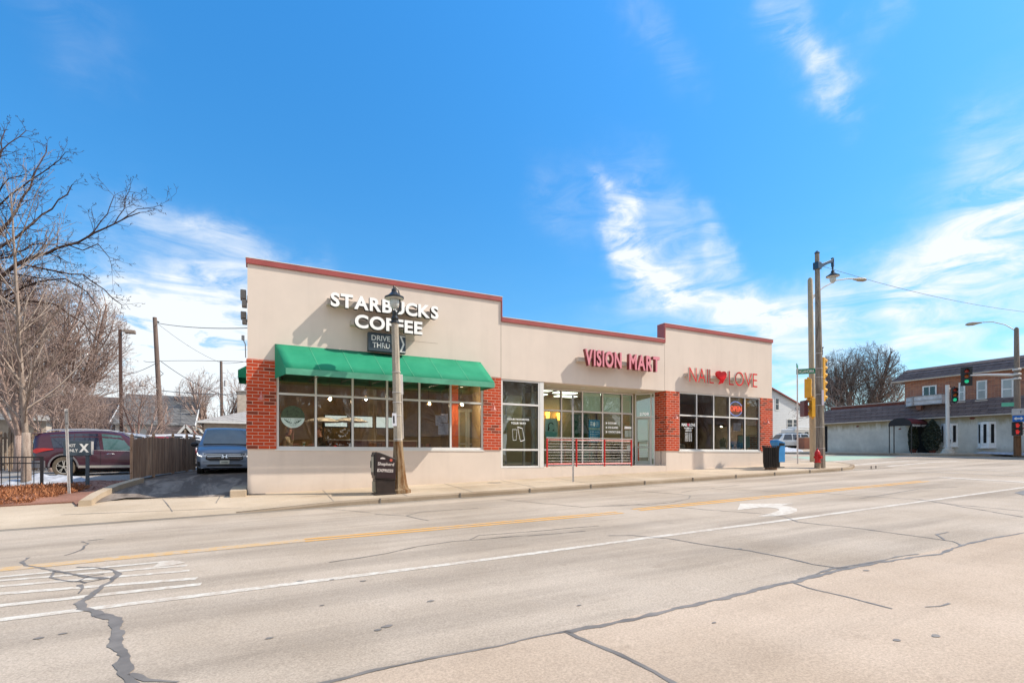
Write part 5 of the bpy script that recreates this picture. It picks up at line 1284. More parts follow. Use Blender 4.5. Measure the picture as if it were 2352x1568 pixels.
# rounded trees in the yards behind
cfr = dict(max=4, leaders=5, spread=.42, step=[.7,.5,.35,.28,.22], wander=[.06,.12,.16,.2,.2], up=[.03,.05,.03,.02,.0], start=[.15,.15,.1,.05,0], kids=[2.0,1.35,1.2,1.0,0], ang=[(25,50),(25,55),(25,60),(25,60),(20,60)], ratio=[.55,.55,.55,.5,.5], rmin=.012)
cfq = dict(cfr); cfq.update(env=(5.9, 3.5, 4.7), kids=[2.3,1.6,1.4,1.2,0], leaders=6, rmin=.0075)
tb = tree(135, 36, 12.5, 21, 'pinkish brown bare tree, broad one behind the maroon crossover', M_bark3, cfq, r0=.22, trunk=1.8)
def copy_at(src, u, Y, s, rz, lab, zf=Lt, x=None, z=None):
    c = copy_tree(src); x = X(u, Y) if x is None else x; c.location = (x, Y, (zf(x, Y) if z is None else z)-.05); c.rotation_euler = (0,0,rz); c.scale = (s, s, s); c['label'] = lab; return c
copy_at(tb, 45, 33, 1.0, 2, 'pinkish brown bare tree directly behind the slender young tree')
copy_at(tb, 95, 46, .86, 4, 'pinkish brown bare tree above the picket fence, behind the tail of the maroon crossover')
copy_at(tb, -40, 40, 1.2, 1, 'pinkish brown bare tree at the left edge, furthest left in the back row')
cfs = dict(cfr); cfs.update(max=4, rmin=.006, leaders=6, step=[.4,.3,.22,.18,.16], kids=[2.2,1.6,1.4,1.1,0], env=(2.9, 1.35, 2.1))
ts = tree(330, 33, 7.0, 33, 'small brown bare tree just left of the leaning utility pole', M_bark3, cfs, r0=.10, trunk=.9)
copy_at(ts, 190, 31, .85, 2, 'low twiggy brown bush-like tree above the maroon crossover roof')
copy_at(ts, 118, 30, .95, 1.2, 'low twiggy tree behind the tail of the maroon crossover')
copy_at(ts, 215, 33, .7, 3.2, 'low twiggy tree between the maroon crossover and the light pole')
cff = dict(cfr); cff.update(leaders=9, spread=.62, up=[.05,.02,.02,.02,0], kids=[1.6,1.5,1.3,.9,0], ang=[(12,30),(15,40),(20,45),(20,45),(20,45)], rmin=.010, env=(4.6, 3.1, 3.9))
tree(492, 52, 10.5, 41, 'fan-shaped bare tree with many upright stems behind the grey-roofed house', M_bark3, cff, r0=.3, trunk=.8)
# tree beyond the restaurant
cfd = dict(cfr); cfd.update(leaders=8, spread=.55, rmin=.010, kids=[2.1,1.35,1.15,.8,0], up=[.04,.05,.04,.02,0])
Yt = 35.5; xt = X(1970, Yt); HT_ = Z(786, xt, Yt)-E; cfd['env'] = (HT_-5.0, 4.9, 5.0); tree(0, Yt, HT_+3, 52, 'round-crowned dark bare tree behind the restaurant roof', M_bark4, cfd, x=xt, zb=E, r0=.35, trunk=2.2)
x2 = X(2040, 33); r = copy_at(bpy.data.objects['bare_tree'] if False else ts, 0, 33, 1.7, .6, 'low pale twiggy tree behind the restaurant, right of the round dark tree', x=X(2020, 33.5), z=E+1)
copy_at(ts, 0, 36, 1.7, 2.6, 'low pale twiggy tree behind the restaurant, left of the round dark tree', x=X(1915, 36), z=E+.6)

# ---------------------------------------------------------------- fences, bed, signs on the left
def wood(name, c, c2, dk):
    m = NM(name); geo = m.N.new('ShaderNodeNewGeometry'); n = m.noise(1, 8, .7, (14, 14, .9)); q = m.noise(1, 4, .6, (3, 3, .35)); f = m.noise(1, 3, .6, (90, 90, 4))
    rr = geo.outputs['Random Per Island']
    a = m.mix(rr, c, c2); a = m.mix(m.ramp(n, .40, .62, 0, .75), a, dk); a = m.mix(m.ramp(q, .5, .7, 0, .5), a, dk); a = m.mix(m.ramp(f, .4, .7, 0, .35), a, sc3(c, .5)); m.color(a); m.set(.9, spec=.2); m.bump(n, .3, .006); return m.m
M_wood1 = wood('weathered brown fence', (.72, .47, .31), (.50, .32, .22), (.16, .085, .055)); M_wood2 = wood('grey tan fence', (.40, .31, .23), (.30, .22, .165), (.16, .11, .085))
def fence(name, A, B, h, bw, gap, m, lab, posts, ph=.2, post_h=None, point=False, rail_side=1):
    A, B = Vector((*A, 0)), Vector((*B, 0)); d = (B-A); L = d.length; d.normalize(); nrm = Vector((-d.y, d.x, 0))*rail_side
    r = empty('wooden_fence', (A.x, A.y, Lt(A.x, A.y)), lab, 'fence'); rnd = random.Random(len(lab)); b = MB(); s = 0
    while s < L-.01:
        w_ = min(bw, L-s)*rnd.uniform(.94, 1); p = A+d*s; z = Lt(p.x, p.y); hh = h+rnd.uniform(-.03, .03); o = rnd.uniform(-.006, .006)
        q = p+d*w_; t = .018
        pts = [(p, z+.05), (q, z+.05), (q, z+hh-(.05 if point else 0)), ((p+q)/2, z+hh+(.02 if point else 0)), (p, z+hh-(.05 if point else 0))]
        vs = [Vector((a.x, a.y, zz))-nrm*o for a, zz in pts]; vs2 = [v+nrm*t for v in vs]
        b.add(vs+vs2, [(0,1,2,3,4), (9,8,7,6,5)]+[(i, 5+i, 5+(i+1) % 5, (i+1) % 5) for i in range(5)]); s += bw+gap
    b.build('boards', m, r)
    for zz in (.35, h-.3):
        b = MB(); za, zb_ = Lt(A.x, A.y), Lt(B.x, B.y); b.bar(A+nrm*.05+Vector((0,0,za+zz)), B+nrm*.05+Vector((0,0,zb_+zz)), .04, .09); b.build('rail', m, r)
    for s in posts:
        p = A+d*(s*L)+nrm*.06; z = Lt(p.x, p.y); H = (post_h or h+.1); b = MB()
        b.lathe([(.07, z-.1), (.07, z+H), (.085, z+H+.005), (.085, z+H+.03), (.05, z+H+.05), (.072, z+H+.10), (.02, z+H+.17)], (p.x, p.y, 0), 4, ph=pi/4); b.build('post', m, r)
    return r
fA = (X(304, 21), 21.0)
fence('f', fA, (-2.32, 26.6), 1.42, .115, .006, M_wood1, 'dark weathered board fence running along the drive-through lane', (0.02, .3, .6, .85, 1.0), post_h=1.44, rail_side=1)
fence('f', (X(-60, 33), 33), (X(300, 36), 36), 1.95, .11, .035, M_wood2, 'tall grey tan picket fence at the back of the parking lot', (.05,.2,.35,.5,.65,.8,.97), point=True)
fence('f', (X(300, 36)+.1, 36), (X(500, 36), 36), 1.85, .11, .035, M_wood2, 'far picket fence behind the parked cars left of the minivan', (.3,.6,.9), point=True)
# end board of the near fence
# iron fence
M_iron = mat('black iron', (.014, .010, .012), .5, .3)
ya = 20.55; x1 = X(96, ya); x0 = X(-60, ya)
r = empty('iron_fence', (x1, ya, Lt(x1, ya)), 'low black iron fence at the left edge in front of the young tree', 'fence')
zt = Z(1049.5, x1, ya)
b = MB(); b.box(x1-.035, x1+.035, ya-.035, ya+.035, Lt(x1, ya)-.1, zt+.02); b.build('post', M_iron, r)
b = MB(); b.box(x0, x1, ya-.018, ya+.018, zt-.02, zt+.02); b.build('rail', M_iron, r); b = MB(); b.box(x0, x1, ya-.018, ya+.018, zt-.20, zt-.165); b.build('rail', M_iron, r)
k = 1
while x1-k*.185 > x0:
    b = MB(); x = x1-k*.185; b.box(x-.009, x+.009, ya-.009, ya+.009, Lt(x, ya)-.05, zt-.02); b.build('picket', M_iron, r); k += 1
# EXIT ONLY sign
yy = 19.9; xa, xb2 = X(146.5, yy), X(213, yy); zt, zb = Z(1011.5, (xa+xb2)/2, yy), Z(1046.5, (xa+xb2)/2, yy)
r = empty('exit_sign', ((xa+xb2)/2, yy, Lt(xa, yy)), 'slate blue EXIT ONLY sign with a white X on two short legs', 'sign')
b = MB(); b.box(xa, xb2-.03, yy-.05, yy+.05, zb, zt); b.build('panel', M_slate, r, bevel=.01)
b = MB(); b.box(xb2-.029, xb2+.01, yy-.05, yy+.05, zb+.04, zt-.02); b.build('side_edge', M_galv, r)  # right-hand edge of the sign in a paler grey
zg_ = Lt((xa+xb2)/2, yy)
for u in (162.5, 201): x = X(u, yy); b = MB(); b.box(x-.045, x+.045, yy-.03, yy+.03, zg_, zb-.001); b.build('leg', M_slate, r, bevel=.008)
b = MB(); b.box(X(163, yy), X(206, yy), yy-.10, yy-.031, zg_-.03, zg_+.10); b.build('foot', M_slate, r)
fr = face_y(yy-.051); w_ = xb2-xa
b = MB(); text_box(b, 'EXIT', fr, xa+w_*.10, xa+w_*.42, zb+.27, zb+.36, .004, .015); text_box(b, 'ONLY', fr, xa+w_*.10, xa+w_*.50, zb+.12, zb+.21, .004, .015); b.build('lettering', M_wvin, r)
b = MB(); text_box(b, 'X', fr, xa+w_*.54, xa+w_*.88, zb+.11, zb+.37, .004, .05); b.build('cross_symbol', M_wvin, r)
# mulch bed
M_mulch = asphalt('red brown mulch', (.34, .175, .125), .45, .2, .1)
bed = [(-40, 17.22), (LK[0][0]-.05, 17.22), (LK[0][0]-.02, LK[0][1]), (LK[1][0]-.05, LK[1][1]), (LK[2][0]-.05, LK[2][1]), (LK[3][0], LK[3][1]+.05), (-4.6, 21.4), (-6, 20.85), (-40, 20.85)]
if LK[0][1] < 17.22: bed[1] = (LK[0][0]-.3, 17.22)
def bump(x, y): return Lt(x, y)+.05+.03*noise.noise(Vector((x*3, y*3, 0)))
sheet('mulch_bed', bed, bump, 0, M_mulch, .22, skirt=.12)
# chips of mulch
rnd = random.Random(3); b = MB()
for _ in range(2600):
    x = rnd.uniform(-9, -3.4); y = rnd.uniform(17.3, 21.2)
    if x > -8.2+ (y-17.2)*1.15+1.9 or y < 17.3: continue
    a = rnd.random()*pi; l = rnd.uniform(.02, .055); w_ = rnd.uniform(.008, .02); z = bump(x, y)+.01; dx, dy = cos(a)*l, sin(a)*l
    b.add([(x-dx, y-dy, z), (x+dy*w_/l, y-dx*w_/l, z+.012), (x+dx, y+dy, z+rnd.uniform(0, .02)), (x-dy*w_/l, y+dx*w_/l, z+.012)], [(0,1,2,3)])
M_chip = wood('mulch chips', (.40, .22, .17), (.22, .09, .06), (.12, .05, .035)); o = b.build('mulch_chips', M_chip); tag(o, 'reddish bark chips scattered over the planting bed', 'mulch', kind='stuff')
# brown winter groundcover
rnd = random.Random(8); b = MB(); xr_ = X(150, 18.2)
for _ in range(17000):
    x = rnd.uniform(-10.6, xr_+.25); y = rnd.uniform(17.28, 19.6)
    lim = xr_-.2+.35*noise.noise(Vector((y*1.5, 3, 0)))+(y-18.2)*.35
    if x > lim: continue
    hh = .30*(min(1, (lim-x)/.5)**.5)*min(1, (y-17.2)/.28)*(.75+.45*noise.noise(Vector((x*2.2, y*2.2, 5))))
    if hh < .03: continue
    z0_ = Lt(x, y)+.03+hh*rnd.uniform(.15, 1)*.75; l = rnd.uniform(.05, .15); a = rnd.random()*2*pi; e = rnd.uniform(.1, 1.3); w_ = rnd.uniform(.006, .014)
    t = Vector((cos(a)*cos(e), sin(a)*cos(e), sin(e)))*l; s = Vector((-sin(a), cos(a), 0))*w_; p = Vector((x, y, z0_))
    b.add([p-s, p+s, p+t*.6+s*.8+Vector((0,0,.01)), p+t, p+t*.6-s*.8], [(0,1,2,3,4)])
M_cov = wood('orange brown dry foliage', (.62, .27, .12), (.36, .14, .06), (.18, .07, .04)); o = b.build('groundcover', M_cov); tag(o, 'orange brown dry groundcover plants along the pavement', 'plants', kind='stuff')
b = MB(); b.v = []
sheet('hedge_base', [(-11, 17.3), (xr_-.3, 17.3), (xr_-.1, 18.2), (xr_-.1, 19.4), (-11, 19.5)], lambda x, y: Lt(x, y)+.03+.13*min(1, max(0, (y-17.3)/.4), 1)*min(1, max(0, (xr_-.1-x)/.6)), 0, M_mulch, .3, skirt=.2)
# snow
def snow(name, poly, h, lab, zf=Lt, st=.16, sd=0):
    cx_ = sum(p[0] for p in poly)/len(poly); cy_ = sum(p[1] for p in poly)/len(poly)
    def edge_d(x, y):
        dm = 9
        for a, c in zip(poly, poly[1:]+poly[:1]):
            ax_, ay_ = a; bx_, by_ = c; t = max(0, min(1, ((x-ax_)*(bx_-ax_)+(y-ay_)*(by_-ay_))/((bx_-ax_)**2+(by_-ay_)**2+1e-9)))
            dm = min(dm, sqrt((x-ax_-t*(bx_-ax_))**2+(y-ay_-t*(by_-ay_))**2))
        return dm
    f = lambda x, y: zf(x, y)+.02+h*min(1, edge_d(x, y)/(h*2.2))**.6*(.62+.55*noise.noise(Vector((x*2.4+sd, y*2.4, 1)))+.22*noise.noise(Vector((x*7, y*7, 2))))
    o = sheet('snow_patch', poly, f, 0, M_snow, st, kind='stuff'); tag(o, lab, 'snow', 'patches of dirty snow'); o.data.polygons.foreach_set('use_smooth', [True]*len(o.data.polygons)); return o
def gl(l): return [gp(u, v, Lt) for u, v in l]
snow('s', [(X(28,22.6),21.0),(X(90,21.2),20.9),(X(160,21.4),21.0),(X(212,21.6),21.15),(X(200,22.2),22.0),(X(150,23),22.7),(X(105,23),22.9),(X(60,22.8),22.3)], .34, 'grey white snow heap beside the rear wheel of the maroon crossover')
# parking stripes and a stop bar in the lot
b = MB()
for q in range(4): ribbon('x', [(-11+q*2.4, 23.2), (-7.5+q*2.4, 30.2)], .1, Lt, .012, None, .05, build=False, mb=b)
tag(b.build('parking_line', M_white), kind='structure')
# parking lot light pole
yy = 34; x = X(280, yy); zb = Lt(x, yy); H = Z(757, x, yy)-zb
r = empty('car_park_light', (x, yy, zb), 'thin brown car park light pole with a box head pointing right', 'light pole', None, 0, -R(.6)); WM[0] = False
M_brn = mat('brown pole paint', (.10, .05, .035), .5)
b = MB(); b.box(-.07, .07, -.07, .07, 0, H); b.build('pole', M_brn, r); b = MB(); b.box(-.05, .2, -.04, .04, H-.08, H-.0); b.box(.2, .68, -.16, .16, H-.17, H); b.build('lamp_head', mat('taupe lamp head', (.28,.22,.18)), r, bevel=.02)
WM[0] = True
# leaning utility pole with lamp and crossing wires
M_up = polemat('grey utility pole wood', (.27, .20, .165), (.17, .12, .10), (8, 8, .5))
yy = 40; xp = X(374, yy); zb = Lt(xp, yy); pt = Pt(355.5, 729, yy); L = sqrt((pt.x-xp)**2+(pt.z-zb)**2); ln = atan2(pt.x-xp, pt.z-zb)
r = empty('utility_pole', (xp, yy, zb), 'leaning grey wooden utility pole with a small street lamp', 'utility pole', None, 0, ln); WM[0] = False
b = MB(); b.tube([(0,0,0), (0,0,L)], [.17, .12], 10); b.build('pole', M_up, r, smooth=True)
b = MB(); b.tube([(0,-.1,L*.50), (-.45,-.2,L*.555), (-.80,-.25,L*.565)], .03, 6); b.build('lamp_arm', M_galv, r)
b = MB(); b.lathe([(.05,.18),(.09,.12),(.13,.0),(.17,-.12),(.15,-.16)], (-.85,-.25,L*.545), 12); b.build('lamp_head', M_galv, r, smooth=True)
b = MB(); b.tube([(.1,0,L*.60),(.3,0,L*.62),(.1,0,L*.64)], .02, 5); b.tube([(.12,0,L-.25),(.22,0,L-.3)], .05, 6); b.build('insulator', M_dark, r)
WM[0] = True
y2 = 50; x2 = X(511, y2); zb = Lt(x2, y2); H = Z(830, x2, y2)-zb
r = empty('utility_pole', (x2, y2, zb), 'distant thin utility pole in front of the fan-shaped tree', 'utility pole'); WM[0] = False
b = MB(); b.tube([(0,0,0), (-.1,0,H)], [.15, .10], 8); b.build('pole', M_up, r, smooth=True); b = MB(); b.tube([(-.1,0,H-.9), (.25,0,H-1.0)], .03, 5); b.lathe([(.12,0),(.12,.5)], (.22,0,H-2.1), 8); b.build('transformer', M_galv, r); WM[0] = True
M_wire = mat('black wire', (.02, .02, .022), .6)
def wire(a, b, sag, rad, lab, g):
    a, b = Vector(a), Vector(b); P = [a.lerp(b, t/16)-Vector((0,0,sag*4*(t/16)*(1-t/16))) for t in range(17)]
    w = MB(); w.tube([p-a for p in P], rad, 4, False); wm = WM[0]; o = w.build('overhead_wire', M_wire); o.location = a; tag(o, lab, 'wire', g); return o
pp = lambda u, v, y: tuple(Pt(u, v, y))
g = 'overhead wires behind the parking lot'
wire(pp(362, 742, 40), (.30, 24, Z(752, .3, 24)), .15, .017, 'overhead wire from the leaning pole top to the shop side wall', g)
wire(pp(362, 743, 40), pp(510, 834, 50), .25, .012, 'thin wire slanting down from the leaning pole top to the distant pole', g)
wire(pp(367, 828, 40), pp(330, 829, 55)[:2]+(Z(829, X(330,55), 55),), .1, .018, 'short wire stub leaving the leaning pole to the left', g)
wire(pp(368, 828, 40), pp(200, 858, 38), .5, .020, 'wire sagging left from the leaning pole towards the bare trees', g)
wire(pp(368, 829, 40), (.3, 26, Z(832, .3, 26)), -.05, .012, 'upper level wire crossing from the leaning pole to the shops', g)
wire(pp(370, 830, 40), pp(520, 908, 48), .3, .022, 'thick cable slanting from the leaning pole past the grey roof', g)
wire(pp(372, 897, 40), pp(556, 905, 48), .1, .022, 'low cable crossing in front of the grey roof', g)
wire(pp(511, 834, 50), pp(580, 826, 44), .1, .014, 'wire running right from the distant thin pole', g)
# ---------------------------------------------------------------- houses on the left
M_sidw = siding('white lap siding', (.72, .70, .66), .16); M_shd = shingle('dark brown shingles', (.13, .10, .09)); M_shg = shingle('grey shingles', (.17, .165, .16)); M_shl = shingle('pale grey shingles', (.42, .39, .36), var=.12)
M_beig = mat('beige render', (.52, .44, .36), .9); M_wint = mat('white window trim', (.74, .73, .70), .6)
def gable(loc, lx, ly, he, hr, wall, roof, lab, axis='x', over=.35, wins=(), cat='house', trim=None, nm='house'):
    """box lx by ly from the corner loc; ridge along axis"""
    r = empty(nm, loc, lab, cat); WM[0] = False; b = MB()
    if axis == 'x': b.prism([(0,-.5),(ly,-.5),(ly,he),(ly/2,hr-.05),(0,he)], lambda a, c: Vector((0,a,c)), lambda a, c: Vector((lx,a,c)))
    else: b.prism([(0,-.5),(lx,-.5),(lx,he),(lx/2,hr-.05),(0,he)], lambda a, c: Vector((a,0,c)), lambda a, c: Vector((a,ly,c)))
    b.build('wall', wall, r); b = MB(); w2 = (ly if axis == 'x' else lx); k = (hr-he)/(w2/2); t = .09
    pr = [(-over, he-k*over), (w2/2, hr), (w2+over, he-k*over), (w2+over, he-k*over+t), (w2/2, hr+t*1.2), (-over, he-k*over+t)]
    if axis == 'x': b.prism(pr, lambda a, c: Vector((-over,a,c)), lambda a, c: Vector((lx+over,a,c)))
    else: b.prism(pr, lambda a, c: Vector((a,-over,c)), lambda a, c: Vector((a,ly+over,c)))
    rf = b.build('roof', roof, r)
    if trim:
        b = MB(); e = .04
        for s_, y_ in ((-1, -over), (1, (lx if axis == 'x' else ly)+over)):
            for h in (0, 1):
                p, q = (-over, he-k*over) if h == 0 else (w2+over, he-k*over), (w2/2, hr)
                f = (lambda a, c: Vector((y_, a, c))) if axis == 'x' else (lambda a, c: Vector((a, y_, c)))
                b.bar(f(p[0], p[1]+.02), f(q[0], q[1]+.02), .06, .17)
        b.build('bargeboard', trim, rf)
    for face, a0, a1, z0_, z1_ in wins:
        if face == '+x': f = lambda a, c, d: Vector((lx+d, a, c))
        elif face == '-x': f = lambda a, c, d: Vector((-d, a, c))
        else: f = lambda a, c, d: Vector((a, -d, c))
        w = MB(); w.prism([(a0,z0_),(a1,z0_),(a1,z1_),(a0,z1_)], lambda a, c: f(a, c, 0), lambda a, c: f(a, c, .05)); fo = w.build('window', M_wint, r)
        w = MB(); i_ = .09; zm = (z0_+z1_)/2
        w.prism([(a0+i_,z0_+i_),(a1-i_,z0_+i_),(a1-i_,zm-.03),(a0+i_,zm-.03)], lambda a, c: f(a, c, .051), lambda a, c: f(a, c, .056)); w.prism([(a0+i_,zm+.03),(a1-i_,zm+.03),(a1-i_,z1_-i_),(a0+i_,z1_-i_)], lambda a, c: f(a, c, .051), lambda a, c: f(a, c, .056)); w.build('pane', M_priv, fo)
    WM[0] = True; return r
zb = E-.5
gable((-24, 50, zb), 13.7, 6.4, 2.7, 5.2, M_sidw, M_shd, 'white-gabled house with a dark brown roof behind the brown trees', 'x', .3, [('+x', 2.6, 3.9, 3.0, 4.6)], trim=M_wint)
gable((-9.4, 48, zb), 4.9, 10.6, 2.9, 5.55, M_sidw, M_shg, 'white house with a big grey shingle roof right of the utility pole', 'x', .3, [('+x', 3.0, 4.0, .8, 2.3), ('+x', 6.5, 7.4, .8, 2.3)], trim=M_wint)
gable((X(398, 45), 45, zb), 1.6, 3, 1.6, 2.65, mat('yellow ochre gable', (.50,.33,.16)), mat('red brown roof', (.22,.10,.075), .9, .2), 'little ochre gable with a red brown roof in front of the grey-roofed house', 'y', .25, trim=M_wint)
gable((X(340, 44), 44, zb), 2.4, 3, 1.5, 2.5, M_beig, M_shd, 'low brown roofed shed between the small tree and the ochre gable', 'x', .2)
def hip(loc, lx, ly, he, hr, wall, roof, lab, over=.4):
    r = empty('garage', loc, lab, 'garage'); WM[0] = False; b = MB(); b.box(0, lx, 0, ly, -.5, he); b.build('wall', wall, r); b = MB(); o = over
    m_ = ly/2; b.add([(-o,-o,he),(lx+o,-o,he),(lx+o,ly+o,he),(-o,ly+o,he),(m_,m_,hr),(lx-m_,m_,hr)], [(0,1,5,4),(2,3,4,5),(0,4,3),(1,2,5),(0,3,2,1)]); b.build('roof', roof, r)
    b = MB(); b.box(-o-.02, lx+o+.02, -o-.03, -o-.001, he-.12, he+.04); b.box(-o-.03, -o-.001, -o, ly+o, he-.12, he+.04); b.build('gutter', M_wint, r); WM[0] = True; return r
hip((-3.1, 41, E-.45), 10, 6, 2.75, 3.9, M_beig, M_shl, 'beige garage with a pale hipped roof behind the minivan')
hip((-20.5, 43, E-.8), 8.5, 7, 3.1, 4.3, M_beig, M_shl, 'pale hip-roofed building at the far left behind the picket fence')
r = empty('house', (0, 50, E), 'plain beige upper wall rising behind the hipped garage roof', 'house'); x = X(545, 50); b = MB(); b.box(x, x+9, 50, 58, E-1, Z(899, x, 50)); b.build('wall', M_beig, r); b = MB(); b.box(x-.1, x+9.1, 49.9, 58.1, Z(899, x, 50)+.001, Z(899, x, 50)+.12); b.build('roof', M_shl, r)
# ---------------------------------------------------------------- right side: restaurant, signals, white house
RX = 46.0
M_rbrick = brick('red brown roman brick', (.46, .17, .09), (.24, .08, .055), (.42, .32, .25), .38, .075, .010)
M_rbrick2 = brick('dark red brick', (.26, .06, .035), (.14, .035, .028), (.2, .12, .09), .25, .075, .008)
def plaster():
    m = NM('weathered grey plaster'); geo = m.N.new('ShaderNodeNewGeometry'); sp = m.N.new('ShaderNodeSeparateXYZ'); m.L(geo.outputs['Position'], sp.inputs[0])
    n = m.noise(.8, 8, .7); st = m.noise(1, 7, .7, (3, 3, .6)); c = (.62, .58, .50)
    a = m.mix(m.ramp(n, .35, .65), sc3(c, .8), sc3(c, 1.08))
    up = m.ramp(m.math('ADD', sp.outputs[2], m.math('MULTIPLY', st, 1.6)), 4.5, 5.0, 0, .8); a = m.mix(up, a, (.30, .24, .13))
    lo = m.ramp(m.math('ADD', sp.outputs[2], m.math('MULTIPLY', st, -1.2)), 1.0, 1.7, .5, 0); a = m.mix(lo, a, (.30, .26, .20))
    a = m.mix(m.ramp(m.noise(1.6, 9, .8), .63, .68, 0, .7), a, (.26, .21, .15)); m.color(a); m.set(.95, spec=.1); m.bump(m.noise(14, 6, .7), .4, .02); return m.m
M_plas = plaster()
M_mans = shingle('brown metal shingles', (.20, .15, .14), .42, .30, var=.12); M_trimb = mat('tan gutter trim', (.52, .44, .36), .7)
rs = empty('restaurant_building', (RX, 15, E+.1), 'two-storey brick restaurant with dark brown mansard roofs and grey plaster ground floor', 'building')
YL = PX(1893, 1000, RX).y; YB = PX(2073.7, 900, RX).y; YR = 6.0
b = MB(); b.box(RX, RX+12, YR, YL, E-.6, E+3.0); b.build('wall', M_plas, rs)
b = MB(); b.box(RX+.25, RX+11, YR, YB, E+3.0, E+5.85); b.build('upper_wall', M_rbrick, rs)
b = MB(); b.box(RX+.5, RX+11, YB+.001, YL-.3, E+3.0, E+4.25); b.build('parapet', M_rbrick2, rs); b = MB(); b.box(RX+.45, RX+11, YB+.002, YL-.25, E+4.251, E+4.31); b.build('parapet_cap', mat('weathered cap', (.42,.36,.32)), rs)
def mansard(y0, y1, zb_, zt_, xb_, xt_, nm, hipl=True):
    b = MB(); n = 4; hl = (xt_-xb_)*.8 if hipl else 0
    for i in range(n):      # overlapping courses, each lip casts its own line
        f0, f1 = i/n, (i+1)/n; o = .05
        x0_, x1_ = xb_+(xt_-xb_)*f0, xb_+(xt_-xb_)*f1; za, zc_ = zb_+(zt_-zb_)*f0, zb_+(zt_-zb_)*f1
        ya, yb = y1+hl*(1-f0), y1+hl*(1-f1)
        b.add([(x0_-o, y0, za), (x0_-o, ya+o, za), (x1_, yb, zc_), (x1_, y0, zc_), (x0_, y0, za-.001), (x0_, ya, za-.001)], [(0,3,2,1), (0,1,5,4)])
        if hipl: b.add([(x0_-o, ya+o, za), (x0_+5, ya+o, za), (x1_+5, yb, zc_), (x1_, yb, zc_)], [(0,1,2,3)])
    rf = b.build(nm, M_mans, rs)
    t = MB(); t.box(xb_-.07, xb_-.02, y0, y1+hl+.05, zb_-.09, zb_-.01); t.box(xb_-.02, xb_+.9, y0, y1+hl+.03, zb_-.06, zb_-.03)
    if hipl: t.box(xb_-.02, xb_+5, y1+hl+.001, y1+hl+.05, zb_-.09, zb_-.01)
    t.build('gutter', M_trimb, rf)
mansard(YR, YB, E+5.85, E+6.75, RX-.25, RX+.55, 'upper_roof'); mansard(YR, YL, E+2.82, E+4.0, RX-.35, RX+.22, 'lower_roof', False)
b = MB(); b.box(RX+.55, RX+10, YR, YB, E+6.6, E+6.74); b.build('flat_roof', M_roofm, rs)
def rw(u0, v0, u1, v1, x=RX, nm='window', mat_=M_wint, split='h', d=.06, dark=M_priv, fr=.10):
    a = PX(u0, v1, x); c = PX(u1, v0, x); ym = (a.y+c.y)/2; zb_ = Z(v1, x, ym); zt_ = Z(v0, x, ym); w = MB(); w.box(x-d, x-.001, c.y, a.y, zb_, zt_); o = w.build(nm, mat_, rs)
    w = MB(); zm = (zb_+zt_)/2
    if split == 'h': q = [(c.y+fr, a.y-fr, zb_+fr, zm-.04), (c.y+fr, a.y-fr, zm+.04, zt_-fr)]
    elif split == 'v': q = [(c.y+fr, ym-.04, zb_+fr, zt_-fr), (ym+.04, a.y-fr, zb_+fr, zt_-fr)]
    else: q = [(c.y+fr, a.y-fr, zb_+fr, zt_-fr)]
    for y0, y1, z0_, z1_ in q: w.box(x-d-.01, x-d-.001, y0, y1, z0_, z1_)
    w.build('pane', dark, o); return o, c.y, a.y, zb_, zt_
z8 = lambda x, y: ((2220+x/5.809)/1.0884, (880+y/5.809)/1.0884)
M_curt = mat('curtained pane', (.34, .36, .35), .2, .15, 2, spec=.8)
for q, sp_, dk in (((505,485,710,640), 'v', M_priv), ((1030,440,1125,715), 'h', M_curt), ((1290,410,1442,695), 'h', M_curt), ((1650,385,1828,685), 'h', M_curt)):
    a, c = z8(*q[:2]), z8(*q[2:]); o, y0, y1, zb_, zt_ = rw(a[0], a[1], c[0], c[1], RX+.25, split=sp_, dark=dk)
    if sp_ == 'h': w = MB(); w.box(RX+.10, RX+.249, y0-.06, y1+.06, zb_-.15, zb_-.001); w.build('window_sill', M_trimb, o)
# projecting white bay windows on the ground floor
for q in ((750,1035,995,1365), (1283,1012,1552,1380)):
    a, c = z8(*q[:2]), z8(*q[2:]); A = PX(a[0], a[1], RX-.2); C = PX(c[0], c[1], RX-.2); y0, y1 = C.y, A.y; ym = (y0+y1)/2; zb_, zt_ = Z(c[1], RX-.2, ym), Z(a[1], RX-.2, ym)
    zb_ = max(zb_, E+.42); sd = .30; w = MB()
    pl_ = [(RX-.001, y0), (RX-.28, y0+sd), (RX-.28, y1-sd), (RX-.001, y1)]
    w.prism(pl_, lambda a, c: Vector((a, c, zb_)), lambda a, c: Vector((a, c, zt_))); o = w.build('bay_window', M_wint, rs)
    w = MB(); w.prism([(RX-.001, y0-.06), (RX-.36, y0+sd-.04), (RX-.36, y1-sd+.04), (RX-.001, y1+.06)], lambda a, c: Vector((a, c, zb_-.07)), lambda a, c: Vector((a, c, zb_-.001))); w.build('bay_sill', M_wint, o)
    w = MB(); m_ = (y1-y0-2*sd); w.box(RX-.295, RX-.281, y0+sd+m_*.30, y1-sd-m_*.30, zb_+.30, zt_-.16); w.build('pane', M_under, o)
    w = MB()
    for s_, (ya, yb) in ((1, (y0, y0+sd)), (-1, (y1-sd, y1))):
        xa_, xb_ = (RX-.001, RX-.28) if s_ == 1 else (RX-.28, RX-.001); n_ = Vector((yb-ya, -(xb_-xa_), 0)).normalized(); n_ = -n_ if n_.x > 0 else n_
        P = lambda t, z: Vector((xa_+(xb_-xa_)*t, ya+(yb-ya)*t, z))+n_*.012
        w.add([P(.28, zb_+.30), P(.72, zb_+.30), P(.72, zt_-.16), P(.28, zt_-.16)], [(0,1,2,3)])
    w.build('side_pane', M_under, o)
